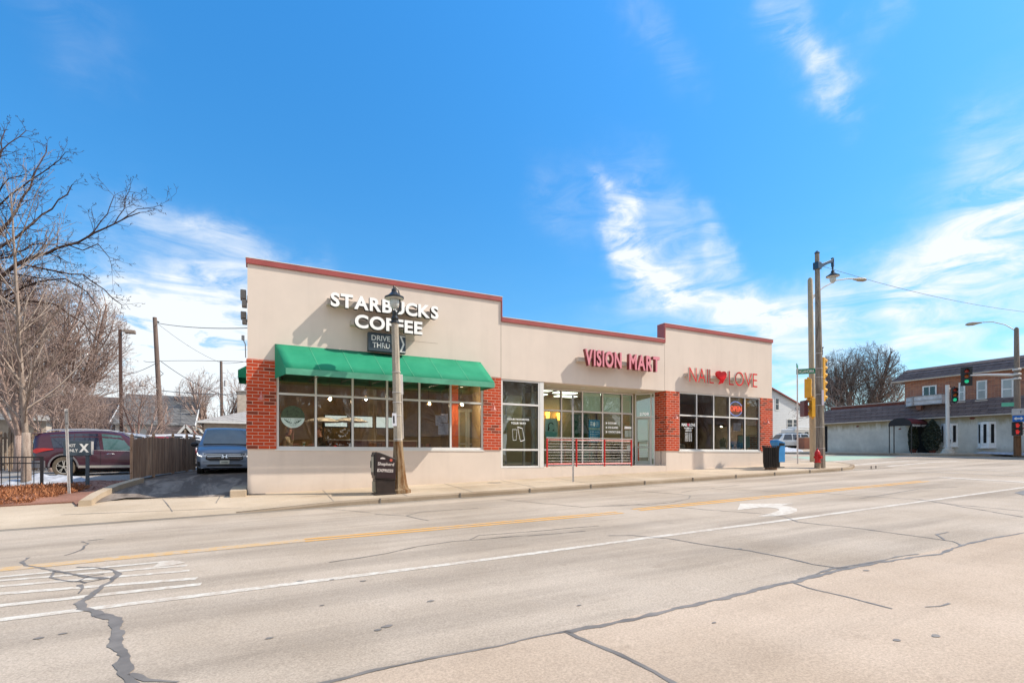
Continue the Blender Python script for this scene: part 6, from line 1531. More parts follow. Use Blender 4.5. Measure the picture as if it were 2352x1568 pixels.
f_ = z8(905, 1292); p = PX(f_[0], f_[1], RX-.3); w = MB(); w.box(p.x-.012, p.x-.004, p.y-.10, p.y+.10, p.z-.17, p.z+.17); st = w.build('sticker', M_wvin, rs)
w = MB(); text_box(w, 'f', lambda a, b_, c: Vector((p.x-.0125-c, -a, b_)), -p.y-.05, -p.y+.05, p.z-.13, p.z+.13, .003, .03); w.build('sticker_print', M_blk, st)
# dark doorway at the far left end, flat black panel for the entrance under the canopy
A = PX(1893, 975, RX); C = PX(1900.5, 1030, RX); w = MB(); w.box(RX-.03, RX-.002, C.y, A.y, E+.15, E+2.6); w.build('side_door', M_under, rs)
a = z8(480, 1050); c = z8(560, 1420); A = PX(a[0], a[1], RX); C = PX(c[0]+14, c[1], RX); w = MB(); w.box(RX-.03, RX-.002, C.y, A.y+.25, E+.12, E+2.35); w.build('doorway', M_under, rs)
# exposed brick patches
for q in ((1175,940,1270,975), (-470,1065,-415,1090), (150,1100,195,1130)):
    a, c = z8(q[0], q[1]), z8(q[2], q[3]); A, C = PX(a[0], a[1], RX), PX(c[0], c[1], RX); w = MB(); rr = random.Random(q[0]); n = 9; cy_, cz_ = (A.y+C.y)/2, (A.z+C.z)/2
    w.add([(RX-.006, cy_+(A.y-C.y)/2*rr.uniform(.7,1.1)*cos(2*pi*k/n), cz_+(A.z-C.z)/2*rr.uniform(.6,1.1)*sin(2*pi*k/n)) for k in range(n)], [tuple(range(n))]); w.build('exposed_brick', M_rbrick2, rs)
for u_, v_ in ((2118,1010), ): pass
# blank white sign box above the door
a, c = z8(220, 640), z8(785, 760); ya = PX(a[0], a[1], RX-.3).y; yc = PX(c[0], c[1], RX-.7).y; ym = PX(z8(345, 0)[0], 900, RX-.7).y
zt_ = Z(a[1], RX-.5, (ya+yc)/2)+.0; zb_ = Z(c[1], RX-.5, (ya+yc)/2)-.02
sg = empty('sign_box', (RX-.5, yc, zb_), 'long empty weathered white sign box above the restaurant door', 'sign')
w = MB(); w.prism([(RX+.1, ya), (RX-.55, ym), (RX-.75, yc), (RX-.2, yc-.05), (RX+.2, ya-.3)], lambda p, q: Vector((p, q, zb_)), lambda p, q: Vector((p, q, zt_))); w.build('box', mat('weathered white panel', (.52, .50, .50), .7, .25, 2.5), sg)
w = MB()
for z_ in (zb_-.0, (zb_+zt_)/2, zt_): w.bar((RX+.08, ya, z_), (RX-.57, ym, z_), .03, .05); w.bar((RX-.57, ym, z_), (RX-.77, yc, z_), .03, .05)
w.bar((RX-.58, ym, zb_), (RX-.58, ym, zt_), .1); w.build('frame', mat('grey sign frame', (.32,.31,.31)), sg)
w = MB(); w.box(RX-.35, RX-.05, ym-.45, ym-.10, zb_-.35, zb_-.03); w.build('support', mat('rust brown support', (.22,.10,.07)), sg)
# canopy over the entrance
M_can = mat('black canopy canvas', (.012,.010,.012), .7); M_canr = mat('dark red canopy canvas', (.10, .008, .012), .7)
x0_ = 43.6; y1 = 22.0; y0 = 20.45; zc0, zc1 = E+2.30, E+2.78
cn = empty('canopy', (x0_, (y0+y1)/2, E), 'black and dark red barrel canopy lettered RESTAURANT COCKTAILS over the entrance', 'canopy')
arc = [((y0+y1)/2+(y1-y0)/2*cos(t), zc0+(zc1-zc0)*sin(t)) for t in [pi*k/12 for k in range(13)]]
w = MB(); w.loft([[Vector((x, y, z)) for y, z in arc] for x in (x0_, x0_+1.2, x0_+2.4)], closed=False, caps=False); o = w.build('canvas', M_canr, cn, smooth=True); o.modifiers.new('solid', 'SOLIDIFY').thickness = .02
w = MB(); w.add([(x0_-.012, y, z) for y, z in arc], [tuple(range(13))]); o = w.build('front_panel', M_can, cn); o.modifiers.new('solid', 'SOLIDIFY').thickness = .01
w = MB(); w.box(x0_-.01, x0_+2.4, y0-.02, y0-.001, zc0-.22, zc0); w.box(x0_-.02, x0_-.011, y0, y1, zc0-.12, zc0); va = w.build('valance', M_can, cn)
w = MB(); text_box(w, 'RESTAURANT • COCKTAILS', lambda a, b_, c: Vector((a, y0-.021-c, b_)), x0_+.06, x0_+2.34, zc0-.18, zc0-.03, .003, .012); w.build('lettering', M_wvin, va)
for x, y in ((x0_+.05, y0+.03), (x0_+.05, y1-.03), (x0_+.05, y1-.35)):
    w = MB(); w.tube([(x, y, Wk(x, y)-.05), (x, y, zc0)], .035, 6); w.build('post', M_blk, cn)
# clipped evergreens by the door
M_everg = mat('dark evergreen leaves', (.018, .026, .014), .7, .5, 3, c2=(.05, .065, .035))
def evergreen(u, Y, h, rad, lab, seed, x):
    rnd = random.Random(seed); z = Wk(x, Y); r = empty('evergreen_shrub', (x, Y, z), lab, 'shrub', 'evergreen shrubs by the restaurant door'); WM[0] = False; b = MB()
    for _ in range(2600):
        t = rnd.random(); a = rnd.random()*2*pi; rr = rad*(sin(pi*min(1, .12+t*.88))**.6)*(rnd.random()**.35)*(1+.35*noise.noise(Vector((cos(a)*1.5, sin(a)*1.5, t*4+seed))))
        p = Vector((rr*cos(a), rr*sin(a), .18+t*(h-.2))); d = rv(rnd).normalized()*.07; e = d.cross(rv(rnd)).normalized()*.035; b.add([p-d, p+e, p+d, p-e], [(0,1,2,3)])
    b.build('crown', M_everg, r); b = MB(); b.tube([(0,0,0), (0,0,h*.7)], [.05, .03], 6); b.build('trunk', M_bark4, r); b = MB(); b.lathe([(.18,0),(.24,.25),(.26,.27),(.2,.24)], (0,0,0), 12); b.build('pot', mat('dark red pot', (.12,.03,.02)), r, smooth=True); WM[0] = True
evergreen(0, 21.1, 2.3, .34, 'narrow dark evergreen under the canopy, left of the door', 2, 45.2); evergreen(0, 19.9, 2.5, .55, 'larger evergreen right of the restaurant door', 7, 45.3)
# snow along the wall
snow('s', [(44.6,17.2),(45.8,17.2),(45.8,13.6),(44.8,13.6),(44.2,15.0)], .16, 'low snow strip along the restaurant wall', Wk, .3, 4)
snow('s', [(X(1790,26.),31.0),(X(1800,30.),30.2),(X(1850,30),30.2),(X(1850,31),31.2),(X(1800,33),33)], .5, 'dirty snow pile at the kerb below the white sport utility vehicle', Wk, .3, 9)
# white signal post with green light
x, y = 43.9, 18.35; zb_ = Wk(x, y); WM[0] = False
M_wpole = mat('white signal post paint', (.62, .60, .57), .45, .06)
r = empty('signal_post', (x, y, zb_), 'white traffic signal post with a bell base before the restaurant', 'signal post', None, 0, -R(1.2))
H = Z(884, x, y)-zb_
b = MB(); b.lathe([(.42, 0), (.42, .08), (.36, .14), (.32, .30), (.20, .42), (.15, .46), (.12, .50)], (0,0,0), 12); b.build('bell_base', mat('tan base', (.50,.44,.36), .7), r, smooth=True, angle=30)
b = MB(); b.tube([(0,0,.45), (0,0,H)], .115, 12); b.build('post', M_wpole, r, smooth=True, angle=50)
for q in (H-.25, H-1.45): b = MB(); b.box(.0, .32, -.05, .05, q-.04, q+.04); b.build('bracket', M_wpole, r)
WM[0] = True
p = PX(2181, 907, x-.1); signal((x-.12+.35, y-.30, Z(907, x, y)), R(-50), 'traffic signal showing green on the white post', M_blk, None, 'green')
# big right-hand pole with mast arm
x, y = 43.2, 43.2/tan(TH+atan((2337-1176)/F)); zb_ = Wk(x, y); WM[0] = False
rr_ = empty('signal_pole', (x, y, zb_), 'tall two-tone pole at the right edge with a mast arm and a curved lamp arm', 'signal pole', None, 0, -R(1.0))
H = Z(752, x, y)-zb_
b = MB(); b.lathe([(.19, 0), (.175, 2.6)], (0,0,0), 12); b.build('lower_pole', polemat('brown stained pole base', (.23,.115,.055), (.15,.075,.04)), rr_, smooth=True, angle=40)
b = MB(); b.lathe([(.172, 2.6), (.12, H-.1), (.05, H)], (0,0,0), 12); b.build('upper_pole', polemat('taupe concrete pole', (.26,.205,.165), (.20,.155,.12)), rr_, smooth=True, angle=40)
q = Vector((-.35, 1, 0)).normalized()
b = MB(); b.tube([(0,0,H-.25), q*.5+Vector((0,0,H+.25)), q*1.1+Vector((0,0,H+.55)), q*1.7+Vector((0,0,H+.62))], .03, 8); b.build('lamp_arm', M_galv, rr_, smooth=True)
b = MB(); a = q*1.7+Vector((0,0,H+.60)); b.loft([[a+q*d+Vector((-q.y*w_*cos(t), q.x*w_*cos(t), h*sin(t))) for t in [2*pi*k/10 for k in range(10)]] for d, w_, h in ((-.1,.04,.04),(.1,.09,.07),(.35,.15,.12),(.6,.14,.10),(.72,.05,.04))]); b.build('lamp_head', mat('lamp head tan', (.40,.34,.26)), rr_, smooth=True)
zm = Z(861, x, y)-zb_
b = MB()
b.tube([(0,0,zm+.0), q*1.4+Vector((0,0,zm+.17)), q*2.3+Vector((0,0,zm+.22))], [.09, .07, .05], 8); b.build('mast_arm', M_wpole, rr_, smooth=True)
for dz in (.28, -.02, -.3): b = MB(); b.lathe([(.19, zm+dz), (.21, zm+dz+.02), (.21, zm+dz+.10), (.19, zm+dz+.12)], (0,0,0), 10); b.build('clamp', M_galv, rr_)
WM[0] = True
pe = Vector((x, y, zb_))+q*2.35
signal((pe.x-.15, pe.y, Z(864, pe.x, pe.y)), R(-62), 'traffic signal showing green with a black backplate on the mast arm', M_blk, None, 'green', True)
# signs on that pole
sb = 'signs on the right-hand signal pole'
def platesign(name, u0, v0, u1, v1, dx, m, lab, rz=R(-62)):
    a = PX((u0+u1)/2, (v0+v1)/2, x-dx); zc_ = ZC(a.x, a.y); w_, h = (u1-u0)*zc_/F/2*1.02, (v1-v0)*zc_/F/2
    r = empty(name, a, lab, 'sign', None, rz); WM[0] = False; b = MB(); b.box(-w_, w_, 0, .02, -h, h); b.build('sign_plate', m, r, bevel=.01); return r, w_, h
M_grs = mat('grey sign back', (.42,.42,.42), .5); M_bls = mat('blue sign', (.01,.13,.45), .5, .05); M_whs = mat('white sign', (.70,.68,.66), .5)
r, w_, h = platesign('street_name_sign', 2305, 924, 2329, 933, .30, mat('pale green sign', (.10,.42,.27), .5), 'small pale green street name sign left of the right-hand pole'); WM[0] = True
fr0 = lambda a, b_, c: Vector((a, -.001-c, b_))
r, w_, h = platesign('traffic_sign', 2328, 938, 2349, 953, .25, M_grs, 'grey sign with a small dark arrow, above the blue sign'); b = MB(); b.bar(fr0(.12, -.08, 0), fr0(.12, .06, 0), .03, .01); b.bar(fr0(.12, .06, 0), fr0(.20, .06, 0), .03, .01); b.build('symbol', M_blk, r); WM[0] = True
r, w_, h = platesign('traffic_sign', 2329.5, 953.5, 2349.5, 968, .25, M_bls, 'blue sign with a white double-headed arrow'); b = MB()
b.prism([(-w_*.8,0),(-w_*.35,h*.55),(-w_*.35,h*.2),(w_*.35,h*.2),(w_*.35,h*.55),(w_*.8,0),(w_*.35,-h*.55),(w_*.35,-h*.2),(-w_*.35,-h*.2),(-w_*.35,-h*.55)], lambda a, c: fr0(a, c, 0), lambda a, c: fr0(a, c, .004)); b.build('double_arrow', M_wvin, r); WM[0] = True
r, w_, h = platesign('traffic_sign', 2334, 968.5, 2353.5, 1000, .22, M_whs, 'white no-right-turn sign at the right edge behind the pedestrian signal'); b = MB()
b.tube([fr0(w_*.12+w_*.62*cos(t), h*.35+w_*.62*sin(t), .004) for t in [2*pi*k/16 for k in range(17)]], .022, 5, False); b.bar(fr0(w_*.12-.3, h*.35+.25, .01), fr0(w_*.12+.2, h*.35-.2, .01), .04, .01); b.build('prohibition_ring', mat('sign red', (.55,.02,.03), .5), r)
b = MB(); text_box(b, 'NO TURN', fr0, -w_*.6, w_*.7, -h*.45, -h*.28, .003, .01); text_box(b, 'ON RED', fr0, -w_*.5, w_*.6, -h*.75, -h*.58, .003, .01); b.build('lettering', M_blk, r); WM[0] = True
a = PX(2337, 984, x-.5); pedsignal((a.x, a.y, a.z), R(-62), 'pedestrian signal with a lit red hand on the right-hand pole', M_blk, True)
# wire from the lantern pole to the right
wire((bx-.1, by, bz+HB_-.5), (44, 12.2, Z(750, 43.5, 13.8)+.35), .45, .010, 'long thin wire from the corner lantern pole to the right edge', None)
# white house across the side street
xh = X(1770, 46); zb_ = E+.6
M_sidw2 = siding('white metal siding', (.66, .68, .70), .22); M_redt = mat('red brown fascia', (.26, .05, .04))
xl, xr2 = 48.0, X(1846, 46)+1.4
he = Z(944, xr2, 46)-zb_; xm = (xl+xr2)/2; hr = he+ (Z(894, X(1773, 46), 46)-Z(944, xr2, 46))*((xr2-xm)/(xr2-X(1773, 46)))
c = lambda u: X(u, 46)-xl
zz_ = lambda v, u: Z(v, X(u, 46), 46)-zb_
gable((xl, 46, zb_), xr2-xl, 10, he, hr, M_sidw2, M_shg, 'white two-storey gabled house with red roof edge across the side street', 'y', .3,
  [('-y', c(1780), c(1789), zz_(942, 1785), zz_(914, 1785)), ('-y', c(1807), c(1820), zz_(983, 1813), zz_(962, 1813)), ('-y', c(1821), c(1833), zz_(983, 1826), zz_(962, 1826)), ('-y', c(1764), c(1774), zz_(940, 1770), zz_(914, 1770))], trim=M_redt)
gable((X(1832, 60), 60, E+1), 12, 9, 5.2, 8.0, M_sidw, M_shg, 'second white house with a red edged roof behind the gabled house', 'x', .3, trim=M_redt)
# orange brick planter / bin store by the camper
xx = X(1848, 36); r = empty('brick_pillar', (xx, 36, Wk(xx, 36)), 'low orange brick pillar behind the corner poles', 'pillar'); b = MB(); b.box(xx, xx+1.0, 36, 36.8, E+.3, Z(1005, xx, 36)); b.build('pillar', brick('orange brick', (.45,.14,.06), (.36,.10,.05), (.4,.3,.25), .25, .08, .01), r); b = MB(); b.box(xx-.05, xx+1.05, 35.95, 36.85, Z(1005, xx, 36)+.001, Z(1005, xx, 36)+.08); b.build('cap', M_trimb, r)
# ---------------------------------------------------------------- inside the shops: things seen through the glass
def bodyskin(name, m, parent, pts, edges, rad):
    me = bpy.data.meshes.new(name); me.from_pydata([tuple(p) for p in pts], edges, []); me.materials.append(m)
    o = link(bpy.data.objects.new(name, me)); o.parent = parent; sk = o.modifiers.new('skin', 'SKIN'); sk.use_smooth_shade = True
    for i, r_ in enumerate(rad): me.skin_vertices[0].data[i].radius = (r_, r_) if not isinstance(r_, tuple) else r_; me.skin_vertices[0].data[i].use_root = (i == 0)
    s = o.modifiers.new('sub', 'SUBSURF'); s.levels = s.render_levels = 2; return o
M_skin = mat('skin', (.52, .27, .19), .55, .06, 8)
def seated(x, y, rz, lab, shirt, trousers, hair, hand_up, hairlong):
    """faces its own +x, seated on a chair, hips at z .50 above the floor"""
    r = empty('person', (x, y, FL), lab, 'person', None, rz); WM[0] = False; V = Vector
    P = [V((0,0,.52)), V((.02,0,.72)), V((.05,0,.92)), V((.07,0,1.05)), V((.10,0,1.13)), V((.12,0,1.20)), V((.13,0,1.29)), V((.12,0,1.36))]
    Rr = [(.16,.13), (.15,.11), (.17,.12), (.10,.08), .055, .07, .095, .06]; Ed = [(i, i+1) for i in range(7)]
    def chain(a, pts, rad):
        i0 = a
        for p, q in zip(pts, rad): P.append(V(p)); Rr.append(q); Ed.append((i0, len(P)-1)); i0 = len(P)-1
        return i0
    for s_ in (-1, 1):
        hu = hand_up and s_ == 1
        ar = [(.05, s_*.17, 1.0), (.13, s_*.21, .82), (.24, s_*.19, .80), (.33, s_*.15, .82)] if not hu else [(.05, s_*.17, 1.0), (.17, s_*.19, .84), (.22, s_*.12, 1.02), (.22, s_*.07, 1.14)]
        e = chain(2, ar, [.055, .042, .034, .028]); tip = P[e]; up = V((.3, 0, 1)).normalized() if hu else V((1, -s_*.3, -.1)).normalized()
        lat = V((0, 1, 0)); chain(e, [tip+up*.045], [.030]); pm = len(P)-1
        for k in range(4): f = tip+up*.06+lat*(.018*(k-1.5)); chain(pm, [f+up*.03, f+up*(.055+.008*(1.5-abs(k-1.5)))-V((0,0,.012))], [.0085, .007])
        chain(e, [tip+up*.03+lat*(-s_*.035), tip+up*.05+lat*(-s_*.05)], [.010, .008])
        chain(0, [(.10, s_*.09, .50), (.42, s_*.10, .48), (.44, s_*.10, .25), (.42, s_*.10, .07), (.54, s_*.10, .04)], [.085, .062, .05, .038, .035])
    bodyskin('body', M_skin, r, P, Ed, Rr)
    h = MB(); h.ell((.215, 0, 1.285), (.022, .016, .026), 8, 6); h.build('nose', M_skin, r, smooth=True)
    for s_ in (-1, 1):
        h = MB(); h.ell((.205, s_*.034, 1.315), (.010, .014, .009), 8, 6); h.build('eye', M_dark, r, smooth=True)
        h = MB(); h.ell((.125, s_*.092, 1.285), (.018, .012, .03), 8, 6); h.build('ear', M_skin, r, smooth=True)
    h = MB(); h.ell((.205, 0, 1.235), (.010, .026, .006), 8, 5); h.build('mouth', mat('lips', (.35,.10,.09)), r, smooth=True)
    h = MB(); h.ell((.105, 0, 1.345), (.105, .105, .085), 14, 10, .25, 3); 
    if hairlong: h.ell((.065, 0, 1.27), (.075, .10, .13), 14, 10, .3, 5)
    h.build('hair', hair, r, smooth=True)
    tp = [V((0,0,.50)), V((.02,0,.72)), V((.05,0,.92)), V((.07,0,1.06))]; te = [(0,1),(1,2),(2,3)]; tr_ = [(.175,.145), (.165,.125), (.185,.135), (.085,.08)]
    for s_ in (-1, 1):
        hu = hand_up and s_ == 1
        for k, (p, q) in enumerate(zip([(.05, s_*.17, 1.0), (.13, s_*.21, .82), (.24, s_*.19, .80)] if not hu else [(.05, s_*.17, 1.0), (.17, s_*.19, .84), (.22, s_*.12, 1.00)], (.07, .058, .045))):
            tp.append(V(p)); tr_.append(q); te.append((2 if k == 0 else len(tp)-2, len(tp)-1))
    bodyskin('shirt', shirt, r, tp, te, tr_)
    tp = [V((0,0,.52))]; te = []; tr_ = [(.175,.14)]
    for s_ in (-1, 1):
        for k, (p, q) in enumerate(zip([(.10, s_*.09, .50), (.42, s_*.10, .48), (.44, s_*.10, .25), (.42, s_*.10, .12)], (.095, .075, .062, .055))):
            tp.append(V(p)); tr_.append(q); te.append((0 if k == 0 else len(tp)-2, len(tp)-1))
    bodyskin('trousers', trousers, r, tp, te, tr_); WM[0] = True; return r
M_dnm = mat('dark denim', (.03,.035,.05)); yp = 17.95
seated(X(655, yp), yp, R(-5), 'grey-haired person in a cream sweater resting chin on hand at the cafe window', mat('cream sweater', (.62,.54,.38), .9, .1, 20), M_dnm, mat('grey hair', (.36,.32,.28), .8, .3, 30), True, True)
seated(X(741, yp), yp, R(185), 'person in a dark olive jacket leaning over the cafe table', mat('dark olive jacket', (.05,.045,.03), .9), M_dnm, mat('brown hair', (.12,.07,.04), .8, .3, 30), False, False)
M_tab = mat('walnut table top', (.16,.07,.04), .4, .3, 4)
def cafe_table(x, y, lab, w=.62):
    r = empty('cafe_table', (x, y, FL), lab, 'table', 'square tables in the cafe'); WM[0] = False
    b = MB(); b.box(-w/2, w/2, -.32, .32, .72, .75); b.build('table_top', M_tab, r, bevel=.006); b = MB(); b.tube([(0,0,.03), (0,0,.72)], .03, 8); b.build('leg', M_blk, r); b = MB(); b.lathe([(.24,0),(.24,.015),(.03,.04)], (0,0,0), 16); b.build('base', M_blk, r, smooth=True); WM[0] = True; return r
def chair(x, y, rz, lab, g='wooden chairs in the cafe'):
    r = empty('chair', (x, y, FL), lab, 'chair', g, rz); WM[0] = False
    b = MB(); b.box(-.21, .21, -.21, .21, .43, .47); b.build('seat', M_tab, r, bevel=.01); b = MB(); b.box(-.23, -.20, -.21, .21, .62, .88); b.build('backrest', M_tab, r, bevel=.01)
    for a, c_ in ((-.2,-.19), (-.2,.19), (.19,-.19), (.19,.19)): b = MB(); b.box(a-.018, a+.018, c_-.018, c_+.018, 0, .429 if a > 0 else .88); b.build('leg', M_blk, r)
    WM[0] = True; return r
tx = (X(655, yp)+X(741, yp))/2
cafe_table(tx, yp, 'square cafe table between the two seated people'); chair(X(655, yp)-.02, yp, 0, 'chair under the person in the cream sweater'); chair(X(741, yp)+.02, yp, pi, 'chair under the person in the olive jacket')
r = empty('paper_cup', (X(698, 17.8), 17.8, FL+.75), 'white and green paper cup on the table between the two people', 'cup'); WM[0] = False
b = MB(); b.lathe([(.028, 0), (.040, .13)], (0,0,0), 14); b.build('cup', mat('white cup', (.75,.78,.70)), r, smooth=True, angle=40); b = MB(); b.lathe([(.043,.13),(.043,.145),(.036,.15)], (0,0,0), 14); b.build('lid', mat('cup lid', (.8,.8,.78)), r, smooth=True, angle=40); b = MB(); b.lathe([(.0335,.045),(.0385,.095)], (0,0,0), 14); b.build('sleeve', mat('green sleeve', (.05,.28,.14)), r, smooth=True); WM[0] = True
# red bag
xx = X(767, 17.8); r = tag(MB().lathe([(.14,0),(.13,.12),(.08,.24),(.03,.31)], (0,0,0), 9).build('bag', mat('red cloth', (.55,.02,.04), .8, .2, 9)), 'red cloth bag standing on the cafe window ledge', 'bag'); r.location = (xx, 17.5, E+.0)
cafe_table(xx+.1, 17.75, 'square cafe table under the red bag by the window'); cafe_table(4.6, 18.3, 'square cafe table behind the lamp post'); cafe_table(6.5, 18.6, 'square cafe table at the right end of the cafe window')
for q, a, l in ((2.65, 0, 'empty chair left of the red bag'), (3.75, pi, 'empty chair right of the red bag'), (4.0, 0, 'empty chair left of the table behind the lamp post'), (5.2, pi, 'empty chair right of the table behind the lamp post'), (5.9, 0, 'empty chair left of the rightmost cafe table')): chair(q, 18.1, a, l)
# pendant lamps
M_bulb = emit('warm bulb', (1, .74, .48), 900); M_pend = mat('clear smoked lamp glass', (.25,.16,.08), .2)
for i, (u, v, y) in enumerate(((757.5, 914, 18.6), (839, 914, 18.6), (984.4, 925, 18.6), (1059, 927, 18.6))):
    x = X(u, y); z = Z(v, x, y); r = empty('pendant_lamp', (x, y, z), ('amber pendant lamp above the person in the olive jacket', 'pendant lamp in the third cafe pane', 'pendant lamp just right of the lamp post', 'pendant lamp above the inner glass doors')[i], 'lamp', 'pendant lamps in the cafe'); WM[0] = False
    b = MB(); b.lathe([(.02,.10),(.05,.07),(.10,-.02),(.11,-.05)], (0,0,0), 14); b.build('lamp_shade', M_pend, r, smooth=True); b = MB(); b.ell((0,-.11,-.04), (.035,.035,.05), 10, 8); b.build('bulb', M_bulb, r, smooth=True); b = MB(); b.tube([(0,0,.1), (0,0,E+3.1-z)], .006, 4); b.build('cord', M_blk, r); WM[0] = True
# white parasols
M_para = emit('sunlit white canvas', (1,1,1), .35, (.8,.8,.78))
M_para = mat('white canvas', (.85,.85,.83), .7)
for u, lab in ((742, 'white parasol over the seated people'), (806, 'white parasol in the third cafe pane')):
    y = 19.8; x = X(u, y); z = Z(958, x, y); r = empty('parasol', (x, y, FL), lab, 'parasol', 'white parasols in the cafe'); WM[0] = False; h = z-FL
    b = MB(); b.lathe([(.66, h-.17), (.5, h-.09), (.3, h-.03), (.02, h)], (0,0,0), 8); b.build('canopy', M_para, r, smooth=True); b = MB(); b.tube([(0,0,.05), (0,0,h)], .02, 6); b.build('pole', M_blk, r); b = MB(); b.lathe([(.25,0),(.25,.05),(.05,.08)], (0,0,0), 14); b.build('base', M_blk, r, smooth=True); WM[0] = True
# counter, menu board, doors at the back
r = empty('service_counter', (4.2, 21.5, FL), 'dark wooden service counter at the back of the cafe', 'counter'); b = MB(); b.box(2.6, 6.2, 21.4, 22.2, FL, FL+1.05); b.build('body', M_tab, r); b = MB(); b.box(2.55, 6.25, 21.35, 22.25, FL+1.051, FL+1.10); b.build('worktop', M_alu, r)
M_menu = emit('lit menu board', (.75,.85,.85), .7, (.4,.5,.5))
for k in range(3):
    r = empty('menu_board', (3.1+k*1.1, 23.4, E+1.6), 'pale lit menu board above the counter, %s' % ('left one', 'middle one', 'right one')[k], 'menu board', 'menu boards'); b = MB(); b.box(2.7+k*1.1, 3.7+k*1.1, 23.42, 23.49, E+1.2, E+1.75); b.build('frame', M_blk, r); b = MB(); b.box(2.74+k*1.1, 3.66+k*1.1, 23.41, 23.419, E+1.24, E+1.71); b.build('screen', M_menu, r)
M_sage = emit('daylit sage door', (.55,.62,.55), .12, (.42,.47,.42))
M_sage = mat('sage green frame', (.45,.52,.46), .5)
ya = 19.6; xa, xb2 = X(1052, ya), X(1096, ya); r = empty('inner_doors', (xa, ya, FL), 'pair of pale green framed glass doors inside the cafe', 'door'); zt_ = Z(938, xa, ya)
for k in range(2):
    w_ = (xb2-xa)/2; x0_ = xa+k*w_+.01; b = MB(); b.box(x0_, x0_+.08, ya, ya+.05, FL, zt_); b.box(x0_+w_-.10, x0_+w_-.02, ya, ya+.05, FL, zt_); b.box(x0_+.08, x0_+w_-.10, ya+.002, ya+.048, zt_-.12, zt_); b.box(x0_+.08, x0_+w_-.1, ya+.002, ya+.048, FL+.9, FL+.96); b.build('door_leaf', M_sage, r)
b = MB(); b.box(xa, xb2, ya+.02, ya+.026, FL, zt_); b.build('pane', M_glassg, r)
M_org = mat('orange column', (.50,.10,.02)); x = X(1045, 19.2); r = tag(MB().box(x-.14, x+.14, 19.2, 19.5, FL, E+3.08).build('column', M_org), 'orange column behind the last cafe mullion', 'column')
# notices taped to the glass
M_note = mat('lilac white notices', (.50,.50,.60), .7, .2, 18)
for i, (u0, v0, u1, v1) in enumerate(((1006, 971, 1030, 998), (1000, 953, 1012, 977), (1012, 950, 1028, 970))):
    a, c_ = X(u0, 17.11), X(u1, 17.11); zb_, zt_ = Z(v1, a, 17.11), Z(v0, a, 17.11); b = MB(); b.box(a, c_, 17.085+i*.004, 17.087+i*.004, zb_, zt_); o = b.build('notice', M_note, bpy.data.objects['window'])
# round green and white cup emblem decal: only its wavy lower half reads
we = bpy.data.objects['window']; cx_, cz_ = X(672.5, 17.1), Z(957, X(672.5, 17.1), 17.1); rad = .34
M_dec = mat('pale mint decal', (.58, .70, .62), .6); M_decg = mat('green decal', (.02, .075, .04), .6); M_decl = mat('dim olive decal', (.05, .075, .035), .6, .5, 14)
disc = [(cx_+rad*cos(2*pi*k/36), cz_+rad*sin(2*pi*k/36)) for k in range(36)]; fr = lambda a, b_, c: Vector((a, 17.064-c, b_))
cm = cz_-.03
up_ = [(a, max(c, cm)) for a, c in disc]; lo_ = [(a, min(c, cm-.004)) for a, c in disc]
b = MB(); b.prism(up_, lambda a, c: fr(a, c, -.004), lambda a, c: fr(a, c, -.002)); b.build('decal', M_decl, we)
b = MB(); b.prism(lo_, lambda a, c: fr(a, c, -.004), lambda a, c: fr(a, c, -.002)); b.build('decal', M_dec, we)
for k in range(-4, 5):
    if k == 0: continue
    s_ = 1 if k > 0 else -1; kk = abs(k); N = 10; x0_ = cx_+s_*(.055+.06*(kk-1)); ch = cz_-.05
    zmin = -sqrt(max(.0, (rad-.03)**2-(x0_-cx_)**2)); b = MB(); P = []
    for i in range(N+1): t = i/N; P.append((x0_+.018*sin(t*6)*s_-(t*.04*s_*kk*.5), ch+t*(cz_+zmin-ch)*.96))
    for p_, q_ in zip(P, P[1:]): b.bar(fr(p_[0], p_[1], 0), fr(q_[0], q_[1], 0), .003, .020)
    b.build('decal_wave', M_decg, we)

# ---- optician
w2, w3, w4 = [bpy.data.objects['window.%03d' % k] for k in (1, 2, 3)]
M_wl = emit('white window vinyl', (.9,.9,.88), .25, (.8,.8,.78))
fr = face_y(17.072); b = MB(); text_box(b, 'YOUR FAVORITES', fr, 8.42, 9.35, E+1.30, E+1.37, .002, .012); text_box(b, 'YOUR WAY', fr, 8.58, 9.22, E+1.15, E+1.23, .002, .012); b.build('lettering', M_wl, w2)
b = MB()
for p_, q_ in (((8.86,1.05),(9.06,1.0)), ((9.06,1.0),(8.98,.55) if False else (9.16,.56)), ((9.16,.56),(8.98,.51)), ((8.98,.51),(8.86,1.05))): b.bar(fr(p_[0], E+p_[1], 0), fr(q_[0], E+q_[1], 0), .004, .022)
for p_, q_ in (((8.64,.95),(8.83,.95)), ((8.83,.95),(8.80,.55)), ((8.80,.55),(8.67,.55)), ((8.67,.55),(8.64,.95))): b.bar(fr(p_[0], E+p_[1], 0), fr(q_[0], E+q_[1], 0), .004, .010)
b.build('cup_drawing', M_wl, w2)
def zx(x, y, Y=18.56): u = (1240+x/5.6)/1.0884; v = (920+y/5.6)/1.0884; xx = X(u, Y); return xx, Z(v, xx, Y)
fr = face_y(18.545)
for s, x0_, x1_, yy in (('EYE EXAMS', 1568, 1685, 768), ('EYE GLASSES', 1568, 1705, 828), ('CONTACT LENSES', 1570, 1750, 890)):
    a, c_ = zx(x0_, yy), zx(x1_, yy); b = MB(); text_box(b, s, fr, a[0], c_[0], a[1]-.045, a[1]+.045, .002, .03); t = zx(1535, yy); b.prism([(t[0], t[1]-.055), (t[0]+.09, t[1]), (t[0], t[1]+.055)], lambda p, q: fr(p, q, 0), lambda p, q: fr(p, q, .002)); b.build('lettering', M_wl, w3)
